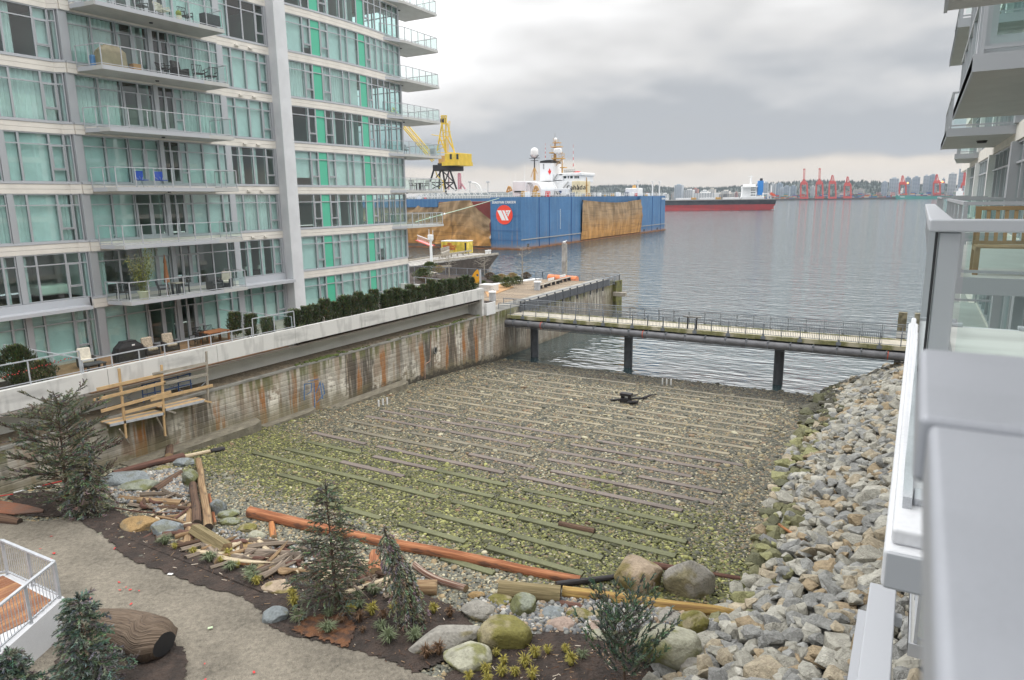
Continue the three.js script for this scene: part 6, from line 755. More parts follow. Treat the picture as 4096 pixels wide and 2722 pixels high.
// ---------- floating dry dock ----------
const font = await new FontLoader().loadAsync('fonts/droid/droid_sans_bold.typeface.json');
const text = (s, size, depth = 0.05) => { const g = new TextGeometry(s, { font, size, depth, curveSegments: 4, bevelEnabled: false }); g.computeBoundingBox(); g.translate(-g.boundingBox.max.x / 2, 0, 0); return g; };
const zz = (x, y) => [1600 + x / 2.1455, 400 + y / 2.1455];
const dockM = new THREE.MeshStandardMaterial({ roughness: 0.6, map: tex(1024, 512, (u, v) => { const a = fbm(u * 8, v * 5, 8, 5, 741, 5), s = fbm(u * 120, v * 2, 120, 2, 743, 4), f = fbm(u * 60, v * 40, 60, 40, 745, 3); let c = [0.045, 0.14, 0.29].map((x) => x * (0.82 + 0.36 * a + (f - 0.5) * 0.2)); const mix = (q, k) => { c = c.map((x, n) => lerp(x, q[n], clamp(k, 0, 1))); }; mix([0.1, 0.2, 0.34], 0.6 * ss(0.5, 0.75, s)); mix([0.2, 0.09, 0.04], 0.6 * ss(0.62, 0.75, s) * ss(0.55, 0.1, v)); mix([0.22, 0.2, 0.2], 0.6 * ss(0.14, 0.02, v + (f - 0.5) * 0.05)); mix([0.3, 0.13, 0.04], 0.7 * ss(0.06, 0.01, v + (s - 0.5) * 0.05)); return c; }, { repeat: [1 / 42, 1 / 14.9] }) });
const tarpM = new THREE.MeshStandardMaterial({ roughness: 0.9, side: THREE.DoubleSide, map: tex(1024, 512, (u, v) => { const a = fbm(u * 10, v * 6, 10, 6, 751, 5), s = fbm(u * 50, v * 3, 50, 3, 753, 4), h = fbm(u * 6, v * 44, 6, 44, 755, 4); const low = ss(0.75, 0.1, v + (a - 0.5) * 0.4); let c = [lerp(0.27, 0.42, low), lerp(0.185, 0.22, low), lerp(0.105, 0.07, low)].map((x) => x * (0.2 + 1.0 * s + 0.6 * a)); const k = ss(0.56, 0.7, h) * 0.35; c = c.map((x, n) => lerp(x, [0.09, 0.06, 0.04][n], k)); return c; }, { repeat: [1, 1] }) });
const XA = -97.2, XB = -107.2, XC = -165.8, XD = -174.5, ZF = -173, ZB = -302, DT = 14.75;
{
  const t = thing('floating_dry_dock', 'huge blue floating dry dock with rusty tarpaulin curtains', 'dry dock', V(-135, 0, -237));
  const dockSkin = (x0, x1, z0, z1, n = 'wing_wall', y0 = 0.25, y1 = DT) => new MB().span(x0, x1, y0, y1, z0, z1).build(n, dockM, t);
  dockSkin(XB, XA, ZF, -213.5); dockSkin(XB, XA - 1.2, -213.5, -270.5); dockSkin(XB, XA, -270.5, ZB); dockSkin(XD, XC, ZF, ZB); new MB().span(XC, XB, 0.2, 3, ZF - 1, ZB).build('pontoon_deck', MT.deckGrey, t);
  new MB().span(XD - 0.4, XA + 0.5, -1, 0.35, ZF + 0.6, ZB - 0.6).build('pontoon', mm([0.25, 0.11, 0.045], [0.12, 0.07, 0.045], 757, 0.15, 0.9, 0.02), t);
  for (const z of [-184, -190.5, -206, -285, -296]) new MB().span(XA, XA + 0.14, 0.4, DT, z - 0.1, z + 0.1).build('seam', mat([0.03, 0.09, 0.24], 0.7), t); for (const [z0, z1] of [[ZF, -213.5], [-270.5, ZB]]) { new MB().span(XA, XA + 0.25, 2.7, 2.95, z0, z1).build('rubbing_strake', MT.deckGrey, t); } for (const y of [2.6, 5.3, 9.5]) new MB().span(XB, XA, y, y + 0.12, ZF, ZF + 0.1).build('seam', mat([0.05, 0.12, 0.27], 0.7), t); for (const z of [-177, -275.5, -292]) new MB().span(XA - 0.05, XA + 0.06, 0.6, 1.5, z - 0.6, z + 0.6).build('opening', MT.black, t);
  for (let y = 5; y < 11; y += 0.62) new MB().span(XA, XA + 0.05, y, y + 0.3, -198.2, -197.9).build('draft_mark', MT.white, t);
  // tarpaulins hung over the side opening and across the end
  const cloth = (n, P, uu) => { const A = [], U = [], N = 90, K = 24, at = (i, j) => P(i / N, j / K); for (let i = 0; i < N; i++) for (let j = 0; j < K; j++) for (const [a, b] of [[0, 0], [1, 0], [1, 1], [0, 0], [1, 1], [0, 1]]) { A.push(...at(i + a, j + b)); U.push((i + a) / N * uu, (j + b) / K); } let g = new THREE.BufferGeometry(); g.setAttribute('position', new THREE.Float32BufferAttribute(A, 3)); g.setAttribute('uv', new THREE.Float32BufferAttribute(U, 2)); g = mergeVertices(g); g.computeVertexNormals(); g.translate(135, 0, 237); const m = shadow(new THREE.Mesh(g, tarpM)); m.name = n; t.add(m); };
  cloth('side_tarpaulin', (u, v) => { const z = lerp(-213.3, -270.7, u), w = fbm(u * 30 + v * 2, v * 2, 32, 2, 761, 3); return [XA + 0.25 + (w - 0.5) * 2.6 * (0.3 + v * 0.3) + 0.5 * Math.sin(v * 3), lerp(0.6, DT - 1.1 - 0.8 * Math.sin(u * 3.1) - (u > 0.75 ? 0.2 : 0.6 * u), v), z]; }, 1);
  cloth('end_tarpaulin', (u, v) => { const x = lerp(XC - 1, XB, u), w = fbm(u * 26 - v * 4, v * 2, 26, 2, 763, 3); return [x, lerp(0.9 + (u > 0.85 ? 0 : 0.4), DT - 2.0 - 0.4 * Math.sin(u * 5) + 0.9 * ss(0.5, 0.85, u) - (u > 0.89 ? (u - 0.89) * 52 : 0), v), ZF + 0.5 + (w - 0.5) * 2.8 + 1.1 * Math.sin(u * 3.14) * v * (1 - v) * 3]; }, 1.2);
  new MB().span(XC, XB - 18, DT - 2.6, DT - 0.3, ZF + 0.2, ZF + 1).build('gate_beam', dockM, t);
  // railings and gear along the top
  const rl = (x0, z0, x1, z1) => { const L = Math.hypot(x1 - x0, z1 - z0), n = Math.round(L / 2), m = new MB(); for (const h of [0.6, 1.15]) m.bar(V(x0, DT + h, z0), V(x1, DT + h, z1), 0.09); for (let i = 0; i <= n; i++) { const x = lerp(x0, x1, i / n), z = lerp(z0, z1, i / n); m.bar(V(x, DT, z), V(x, DT + 1.2, z), 0.1); } m.build('deck_railing', MT.white, t); }; rl(XA - 0.3, ZF - 0.3, XA - 0.3, ZB); rl(XB, ZF - 0.3, XA - 0.3, ZF - 0.3); rl(XD, ZF - 0.3, XC, ZF - 0.3); rl(XC - 0.5, ZF, XC - 0.5, ZB); rl(XC, ZF + 0.5, XB - 16, ZF + 0.5);
  const r = rng(765), cols = [MT.white, MT.shipWhite, MT.red, MT.buff, MT.deckGrey, MT.aluDark, MT.white]; for (let i = 0; i < 70; i++) { const left = i > 32, x = left ? lerp(XC - 8, XC - 1, r()) : lerp(XB + 1.5, XA - 1.2, r()), z = left ? lerp(ZF - 1, ZF - 60, r() * r()) : lerp(ZF - 2, ZB + 4, r()), s = 0.4 + r() * 0.8; new MB().rbox(x, DT + s * 0.7, z, s * (0.7 + r()), s * 1.5, s * (0.7 + r()), 0.05).build('deck_gear', cols[Math.floor(r() * 7)], t); }
  new MB().rbox(-102, DT + 1.6, -276, 5, 3.2, 7, 0.3).build('control_cabin', MT.white, t); new MB().cyl(-102, DT + 3.8, -276, 0.9, 0.6, 1.2, 12).build('cabin_mast', MT.buff, t); for (const z of [-290, -299, -272]) { new MB().rod(V(-99, DT, z), V(-99, DT + 6, z), 0.35, 0.2, 8).span(-99.6, -98.4, DT + 5.8, DT + 6.2, z - 0.7, z + 0.7).build('lamp_mast', MT.white, t); }
  new MB().cyl(XC - 4, DT + 1.5, ZF - 4, 1.3, 1.3, 3, 16).build('green_tank', mat([0.04, 0.3, 0.13], 0.5), t); new MB().span(XC + 2.5, XC + 9, DT - 0.4, DT + 3.2, ZF - 3, ZF - 0.5).build('white_cabin', MT.white, t);
  { const m = new MB(), y = DT + 0.6, x0 = XC + 9, x1 = XB - 2; for (const [dy, dz] of [[0, -1], [0, -3], [1.8, -1], [1.8, -3]]) m.bar(V(x0, y + dy, ZF + dz), V(x1, y + dy, ZF + dz), 0.16); for (let i = 0; i < 22; i++) { const a = lerp(x0, x1, i / 22), b = lerp(x0, x1, (i + 1) / 22); m.bar(V(a, y, ZF - 1), V(b, y + 1.8, ZF - 1), 0.1).bar(V(a, y + 1.8, ZF - 3), V(b, y, ZF - 3), 0.1).bar(V(a, y, ZF - 1), V(a, y + 1.8, ZF - 1), 0.1); } m.build('lattice_gangway', MT.white, t); }
  // lettering and emblem on the end of the tower
  const cx = (XA + XB) / 2; new MB().add(text('SEASPAN CAREEN', 0.68), M4().makeTranslation(cx - 0.55, DT - 1.75, ZF + 0.02)).build('lettering', MT.white, t);
  const e = part('emblem', t), ey = DT - 4.9, ex = cx - 0.35, Z = ZF + 0.02, R = 2.72; new MB().add(new THREE.CylinderGeometry(R, R, 0.06, 40).rotateX(Math.PI / 2), M4().makeTranslation(ex, ey, Z + 0.09)).build('red_disc', mat([0.78, 0.06, 0.03], 0.5), e);
  const f = (p) => p.map(([x, y]) => [ex + ((x - 915) / 365) * R, ey - ((y - 828) / 440) * R]), W = new MB(); const ext = (p) => W.ext(f(p), 0.05, M4().makeTranslation(0, 0, Z + 0.12)); ext([[605, 628], [785, 628], [975, 1082], [805, 1082]]); ext([[828, 628], [925, 628], [1108, 1082], [1010, 1082]]); ext([[985, 628], [1205, 628], [1090, 915], [1050, 850], [1075, 790], [1010, 790], [1010, 740], [1045, 720], [985, 700]]); W.build('white_mark', MT.white, e); W.g.length && new MB().ext(f([[1095, 660], [1120, 665], [1090, 760], [1068, 750]]), 0.03, M4().makeTranslation(0, 0, Z + 0.18)).build('mark_detail', MT.craneRed, e);
  new MB().add(text('SEASPAN', 0.7).rotateY(Math.PI / 2), M4().makeTranslation(XA + 0.02, DT - 1.5, -299)).build('lettering', MT.white, t);
}
// mooring line with floats from dock to shore
solo(new MB().tube([atZ(...zz(850, 845), -172.3), atZ(...zz(560, 930), -140), atZ(...zz(250, 1015), -110), atZ(...zz(130, 1050), -100)], 0.09, 5, 30), 'mooring_line', mat([0.4, 0.5, 0.38], 0.8), 'pale green mooring line slung across the brown tarpaulin', 'mooring line');
for (const [x, y, l] of [[357, 985, 'left of two white floats on the mooring line past the balcony'], [381, 979, 'right of two white floats on the mooring line past the balcony'], [257, 1012, 'single white float on the mooring line behind the balcony glass']]) { const p = atZ(...zz(x, y), -118); solo(new MB().ball(p.x, p.y, p.z, 0.22, 1, 10), 'line_float', MT.white, l, 'float', p); }
// ---------- ship standing in the dock ----------
{
  const Z = -226, t = thing('coast_guard_ship', 'white-decked ship with buff mast standing inside the blue dry dock', 'ship', V(-125, 3, Z)), A = (x, y, z = Z) => atZ(2030 + x / 5.6, 520 + y / 5.6, z), bx = (n, m, x0, y0, x1, y1, d, z = Z, r = 0.15) => { const a = A(x0, y0, z), b = A(x1, y1, z); return new MB().rbox((a.x + b.x) / 2, (a.y + b.y) / 2, z - d / 2, Math.abs(b.x - a.x), Math.abs(a.y - b.y), d, r).build(n, m, t); };
  { const s = [[-144, 3], [-112, 3], [-110, 15], [-146, 15]], g = new MB(); g.ext([[-140, 3.2], [-118, 3.2], [-112, 8], [-110.5, 13.6], [-146, 13.6], [-145, 9]], 92, M4().makeTranslation(0, 0, -281)); g.build('hull', mm([0.2, 0.045, 0.04], [0.15, 0.04, 0.035], 771, 0.1, 0.6), t); }
  bx('hangar', MT.shipWhite, 110, 1160, 405, 1480, 14, -212); bx('hangar_door', MT.black, 150, 1370, 362, 1400, 0.3, -211.7, 0.05); { const a = A(405, 1480, -212), b = A(720, 1160, -212), w = b.x - a.x, h = b.y - a.y, m = new MB(); m.ext([[a.x, a.y], [b.x, a.y], [b.x, a.y + h * 0.45], [a.x + w * 0.93, a.y + h * 0.7], [a.x + w * 0.8, a.y + h * 0.88], [a.x + w * 0.6, a.y + h * 0.97], [a.x + w * 0.35, b.y], [a.x, b.y]], 12, M4().makeTranslation(0, 0, -225)); m.build('rounded_hangar', MT.shipWhite, t); for (const q of [0.28, 0.38, 0.48]) { const p = [[a.x + w * q, a.y], [a.x + w * q, a.y + h * 0.55], [a.x + w * (q - 0.06), a.y + h * 0.75], [a.x + w * (q - 0.16), a.y + h * 0.9], [a.x + w * (q - 0.3), a.y + h * 0.95]].map(([x, y]) => V(x, y, -212.95)); new MB().tube(p, 0.09, 4, 14).build('hangar_rib', MT.deckGrey, t); } }
  { const P = [[735, 1140], [725, 740], [735, 700], [860, 676], [975, 672], [1000, 740], [1010, 1140]].map(([x, y]) => { const q = A(x, y); return [q.x, q.y]; }); new MB().ext([P[0], P[1], P[5], P[6]], 7, M4().makeTranslation(0, 0, Z - 7)).build('funnel', MT.shipWhite, t); new MB().ext(P.slice(1, 6), 7.2, M4().makeTranslation(0, 0, Z - 7.1)).build('funnel_top', MT.black, t); for (const x of [800, 816]) bx('funnel_slot', MT.black, x - 4, 760, x + 4, 880, 0.1, Z + 0.06, 0.02);
    const c = A(945, 940), k = A(1045, 940).x - c.x, L = [[0, 1.0], [0.16, 0.66], [0.36, 0.76], [0.28, 0.28], [0.46, 0.44], [0.52, 0.3], [0.78, 0.34], [0.68, 0.1], [0.84, 0], [0.42, -0.36], [0.46, -0.52], [0.06, -0.46], [0.06, -0.9]], pts = [...L, ...L.slice(1).reverse().map(([x, y]) => [-x, y])].map(([x, y]) => [c.x + x * k * 0.42, c.y + y * k * 0.7]); new MB().ext(pts, 0.08, M4().makeTranslation(0, 0, Z + 0.01)).build('maple_leaf', mat([0.75, 0.03, 0.03], 0.5), t); }
  bx('deckhouse', MT.shipWhite, 720, 1130, 1240, 1480, 10, Z - 1); bx('deckhouse', MT.shipWhite, 1010, 990, 1240, 1150, 8, Z - 1); bx('bridge_house', MT.shipWhite, 1160, 1020, 1640, 1160, 11, Z - 1.5); bx('bridge_roof', MT.white, 1140, 968, 1660, 1022, 12, Z - 1, 0.3); for (const [a, b] of [[1260, 1315], [1350, 1375], [1405, 1462], [1500, 1530], [1542, 1568], [1580, 1605]]) bx('bridge_window', MT.shipGlass, a, 1034, b, 1086, 0.12, Z - 1.42, 0.03); bx('superstructure', MT.shipWhite, 1240, 1150, 1470, 1480, 10, Z - 1); bx('buff_superstructure', MT.paleBuff, 1440, 1150, 1620, 1530, 9, Z - 0.5); for (const [x, y] of [[1488, 1255], [1568, 1250], [1495, 1410], [1554, 1405]]) bx('porthole', MT.shipGlass, x - 7, y - 22, x + 7, y + 22, 0.1, Z - 0.42, 0.02);
  { const c = A(1535, 1340, Z - 0.5); new MB().add(text('Canada', 1.5), M4().makeTranslation(c.x, c.y, Z - 0.46)).build('lettering', MT.black, t); }
  bx('white_container', MT.shipWhite, 1012, 1318, 1320, 1480, 5, Z + 3); { const c = A(1100, 1420, Z + 3); new MB().add(text('NNC', 1.3), M4().makeTranslation(c.x, c.y - 0.6, Z + 3.02)).build('lettering', MT.black, t); bx('blue_panel', MT.blueSteel, 1155, 1365, 1212, 1425, 0.05, Z + 3.06, 0.01); }
  // masts
  const rod = (n, m, x0, y0, x1, y1, r0, r1 = r0, z = Z - 4) => new MB().rod(A(x0, y0, z), A(x1, y1, z), r0, r1, 8).build(n, m, t); rod('main_mast', MT.buff, 1052, 900, 1064, 500, 0.7, 0.45); rod('main_mast', MT.buff, 1064, 500, 1066, 200, 0.36, 0.18); rod('mast_top', MT.deckGrey, 1064, 200, 1063, 60, 0.1, 0.05);
  for (const [x0, x1, y, h] of [[985, 1230, 640, 8], [930, 1170, 508, 6], [965, 1180, 378, 4], [1005, 1145, 285, 4]]) bx('mast_platform', MT.buff, x0, y - h, x1, y + h, 2.4, Z - 2.8, 0.05); { const m = new MB(); for (const [x, y0, y1] of [[990, 570, 635], [1000, 445, 505], [968, 320, 375], [1178, 300, 375], [1028, 180, 280], [1135, 200, 280], [1100, 570, 640], [1170, 440, 505], [1150, 520, 600], [1215, 520, 600], [1275, 525, 585]]) m.rod(A(x, y1, Z - 3), A(x, y0, Z - 3), 0.06, 0.06, 5); for (const [x0, x1, y] of [[985, 1110, 575], [1140, 1278, 528], [1140, 1278, 555], [1150, 1270, 590], [1000, 1230, 690], [1010, 1240, 760], [1090, 1230, 720], [975, 1010, 445]]) m.rod(A(x0, y, Z - 3), A(x1, y, Z - 3), 0.06, 0.06, 5); for (const [a, b, c, d] of [[1230, 640, 1090, 800], [1275, 585, 1200, 640], [1225, 600, 1240, 760]]) m.rod(A(a, b, Z - 3), A(c, d, Z - 3), 0.1, 0.1, 5); m.build('mast_rigging', MT.buff, t); }
  { const c = A(1128, 472, Z - 3); new MB().rbox(c.x, c.y, c.z, 2.6, 1.9, 2, 0.5).build('radar', MT.white, t); const d = A(1080, 215, Z - 4); new MB().ball(d.x, d.y, d.z, 0.55, 1.2).build('radar', MT.white, t); }
  { const m = MT.charcoal; rod('dome_mast', m, 605, 850, 604, 560, 0.26, 0.22); rod('dome_mast', MT.buff, 605, 1130, 605, 850, 0.45, 0.4); for (const [a, b, c, d] of [[525, 1060, 590, 860], [680, 1020, 618, 860]]) rod('mast_stay', MT.buff, a, b, c, d, 0.12); const q = new MB(); for (const [a, b, c, d] of [[490, 640, 722, 628], [520, 688, 690, 684], [515, 570, 560, 635], [695, 570, 645, 635], [515, 570, 695, 566], [560, 635, 645, 635], [545, 600, 600, 640], [665, 600, 610, 640]]) q.rod(A(a, b, Z - 4), A(c, d, Z - 4), 0.1, 0.1, 5); q.build('mast_crosstree', m, t); const c = A(604, 510, Z - 4); new MB().add(new THREE.CapsuleGeometry(1.4, 0.8, 6, 18), M4().makeTranslation(c.x, c.y, c.z)).build('radome', MT.white, t); }
  for (const [x, y0, y1] of [[848, 670, 300], [1474, 890, 330]]) { const n = 8; for (let i = 0; i < n; i++) rod('striped_aerial', i % 2 ? MT.red : MT.white, x, lerp(y0, y1, i / n), x, lerp(y0, y1, (i + 1) / n), 0.14 - i * 0.012, 0.13 - i * 0.012); } for (const [x, y0, y1] of [[378, 1160, 780], [66, 1250, 960], [165, 1150, 970], [675, 1180, 720]]) rod('aerial', MT.white, x, y0, x, y1, 0.12, 0.06, -214);
  rod('small_mast', MT.buff, 1226, 990, 1226, 740, 0.3, 0.18); bx('mast_platform', MT.buff, 1170, 832, 1285, 850, 2, Z - 3); { const c = A(1224, 715, Z - 4); new MB().add(new THREE.CapsuleGeometry(0.6, 0.5, 4, 12), M4().makeTranslation(c.x, c.y, c.z)).build('radome', MT.white, t); }
  for (const [x, y] of [[640, 1330], [40, 1340]]) { const m = new MB(); for (const [a, b, c, d] of [[-60, 60, -20, -70], [-20, -70, 20, -60], [20, -60, 55, 10], [55, 10, -50, 50], [-20, -70, 10, 20]]) m.rod(A(x + a, y + b, -211), A(x + c, y + d, -211), 0.3, 0.24, 7); m.build('deck_crane', MT.buff, t); }
  { const m = new MB(); for (const [a, b, c, d] of [[745, 1180, 830, 1480], [790, 1190, 845, 1190], [950, 1195, 1020, 1185], [1020, 1185, 1090, 1310], [945, 1210, 945, 1380], [1000, 1210, 1000, 1380]]) m.rod(A(a, b, Z + 2), A(c, d, Z + 2), 0.38, 0.34, 7); m.build('boat_davit', MT.white, t); } { const r = rng(773), m = new MB(); for (let i = 0; i < 16; i++) { const x = 1270 + i * 16; m.rod(A(x, 968, Z - 2), A(x, 895 + (i % 3) * 12, Z - 2), 0.07, 0.07, 4); } m.rod(A(1270, 905, Z - 2), A(1515, 880, Z - 2), 0.07, 0.07, 4).rod(A(1270, 935, Z - 2), A(1515, 925, Z - 2), 0.07, 0.07, 4); m.build('roof_railing', MT.deckGrey, t); bx('red_raft', MT.red, 1470, 930, 1590, 962, 2, Z - 2, 0.3); } { const m = new MB(); for (const [a, b, c, d] of [[1030, 1130, 1130, 990], [1250, 1310, 1370, 1165]]) { m.rod(A(a, b, Z - 0.4), A(c, d, Z - 0.4), 0.14, 0.14, 5); m.rod(A(a - 14, b - 10, Z - 0.4), A(c - 14, d - 10, Z - 0.4), 0.08, 0.08, 5); } m.build('stair', MT.deckGrey, t); }
  rod('fore_mast', MT.buff, 1775, 1480, 1775, 1060, 0.35, 0.12, Z - 6); bx('mast_platform', MT.buff, 1750, 1232, 1800, 1244, 1, Z - 5.5); bx('deck_machine', MT.buff, 1720, 1470, 1790, 1560, 3, Z - 5, 0.6);
}
// ---------- yellow shipyard crane ----------
{
  const Z = -262, t = thing('shipyard_crane', 'tall yellow jib crane on black lattice legs behind the dock', 'crane', atZ(1775, 790, Z)), A = (x, y, z = Z) => atZ(1620 + x / 4.356, 440 + y / 4.356, z), Y = MT.craneYellow, K = MT.black, rd = (n, m, a, b, r) => new MB().rod(A(...a), A(...b), r, r, 7).build(n, m, t);
  for (const [a, b] of [[[505, 1030], [440, 1250]], [[655, 1030], [720, 1470]], [[775, 1030], [905, 1400]], [[610, 1040, Z - 10], [590, 1420, Z - 10]]]) rd('leg', K, a, b, 0.42); for (const [a, b] of [[[470, 1265], [860, 1265]], [[540, 1180], [640, 1060]], [[680, 1090], [850, 1260]], [[770, 1050], [690, 1270]], [[700, 1260], [880, 1410]], [[850, 1265], [715, 1370]], [[470, 1290], [600, 1360]], [[480, 1370], [640, 1290]], [[590, 1380], [710, 1470]]]) rd('leg_brace', K, a, b, 0.26);
  { const a = A(500, 980), b = A(785, 1035); new MB().rbox((a.x + b.x) / 2, (a.y + b.y) / 2, Z - 5, b.x - a.x, a.y - b.y + 1, 12, 0.3).build('portal_head', K, t); const c = A(550, 925), d = A(735, 985); new MB().rbox((c.x + d.x) / 2, (c.y + d.y) / 2, Z - 5, d.x - c.x, c.y - d.y, 9, 0.3).build('turntable', K, t); }
  { const a = A(720, 762), b = A(962, 945); new MB().rbox((a.x + b.x) / 2, (a.y + b.y) / 2, Z - 4, b.x - a.x, a.y - b.y, 11, 0.2).build('machine_house', Y, t); for (const x of [796, 912]) { const c = A(x, 815, Z + 1.55); new MB().span(c.x - 0.55, c.x + 0.55, c.y - 1.1, c.y + 1.1, c.z - 0.1, c.z + 0.05).build('house_window', MT.shipGlass, t); } const c = A(575, 800), d = A(720, 930); new MB().rbox((c.x + d.x) / 2, (c.y + d.y) / 2, Z - 4, d.x - c.x, c.y - d.y, 8, 0.2).build('winch_deck', MT.buff, t); const e = A(685, 910), f = A(965, 948); new MB().span(e.x, f.x, f.y - 0.4, e.y, Z - 10, Z + 2).build('house_base', Y, t); }
  for (const [a, b] of [[[640, 250], [560, 720]], [[645, 250], [705, 740]], [[712, 240], [712, 740]], [[735, 230], [865, 760]], [[600, 460, Z - 6], [700, 720, Z - 6]], [[725, 470, Z - 3], [850, 700, Z - 3]]]) rd('mast_leg', Y, a, b, 0.33); for (const [a, b] of [[[590, 460], [705, 460]], [[715, 380], [795, 380]], [[570, 540], [720, 525]], [[715, 468], [785, 465]], [[630, 355], [715, 350]], [[590, 600], [700, 600]], [[575, 690], [680, 640]], [[640, 440], [715, 360]], [[560, 745], [860, 745]], [[465, 432], [600, 455]]]) rd('mast_brace', Y, a, b, 0.17);
  { const a = A(635, 100), b = A(722, 245); const m = new MB(); for (const x of [635, 662, 690, 718]) m.rod(A(x, 245), A(x, 100), 0.26, 0.26, 6); m.bar(A(630, 103), A(725, 103), 0.5).bar(A(630, 242), A(725, 242), 0.5); m.build('mast_head', Y, t); for (const x of [650, 672, 690]) { const c = A(x, 190, Z - 1); new MB().add(new THREE.CylinderGeometry(1.4, 1.4, 0.4, 18).rotateZ(Math.PI / 2), M4().makeTranslation(c.x, c.y, c.z)).build('pulley', MT.charcoal, t); } }
  { const m = new MB(); for (let i = 0; i < 22; i++) { const y0 = 200 + i * 25; m.rod(A(785 - i * 1.6, y0, Z - 5), A(783 - i * 1.6, y0 + 25, Z - 5), 0.12, 0.12, 4).rod(A(760 - i * 1.6, y0, Z - 5), A(785 - i * 1.6, y0, Z - 5), 0.1, 0.1, 4).rod(A(762 - i * 1.6, y0, Z - 5), A(760 - i * 1.6, y0 + 25, Z - 5), 0.12, 0.12, 4); } m.build('ladder', Y, t); }
  { const m = new MB(), P = (q, o) => A(lerp(500, -260, q) + o, lerp(880, 0, q) - o * 0.9, Z + (o ? 0 : 3)); for (const o of [-25, 45]) m.rod(P(0, o), P(1, o), 0.26, 0.26, 6); m.rod(P(0, 0), P(1, 0), 0.26, 0.26, 6); for (let i = 0; i < 30; i++) { const a = i / 30, b = (i + 1) / 30; m.rod(P(a, -25), P(b, 45), 0.09, 0.09, 4).rod(P(a, 45), P(b, -25), 0.09, 0.09, 4).rod(P(a, 0), P(b, 45), 0.08, 0.08, 4); } m.build('jib', Y, t); const c = new MB(); for (const y of [120, 135, 150, 180]) c.rod(A(632, y), A(-260, y - 330 + (y - 120) * 1.5), 0.05, 0.05, 4); c.build('cable', MT.galv, t); }
  for (const [a, b] of [[[525, 1040], [560, 1150]], [[560, 1150], [680, 1260]], [[670, 1230], [680, 1430]], [[600, 1360], [660, 1300]]]) rd('stair_tower', Y, a, b, 0.24);
  ground('shipyard_quay', new MB().span(-330, -178, -2, 3.5, -420, -120).build('q', MT.concreteDark));
}
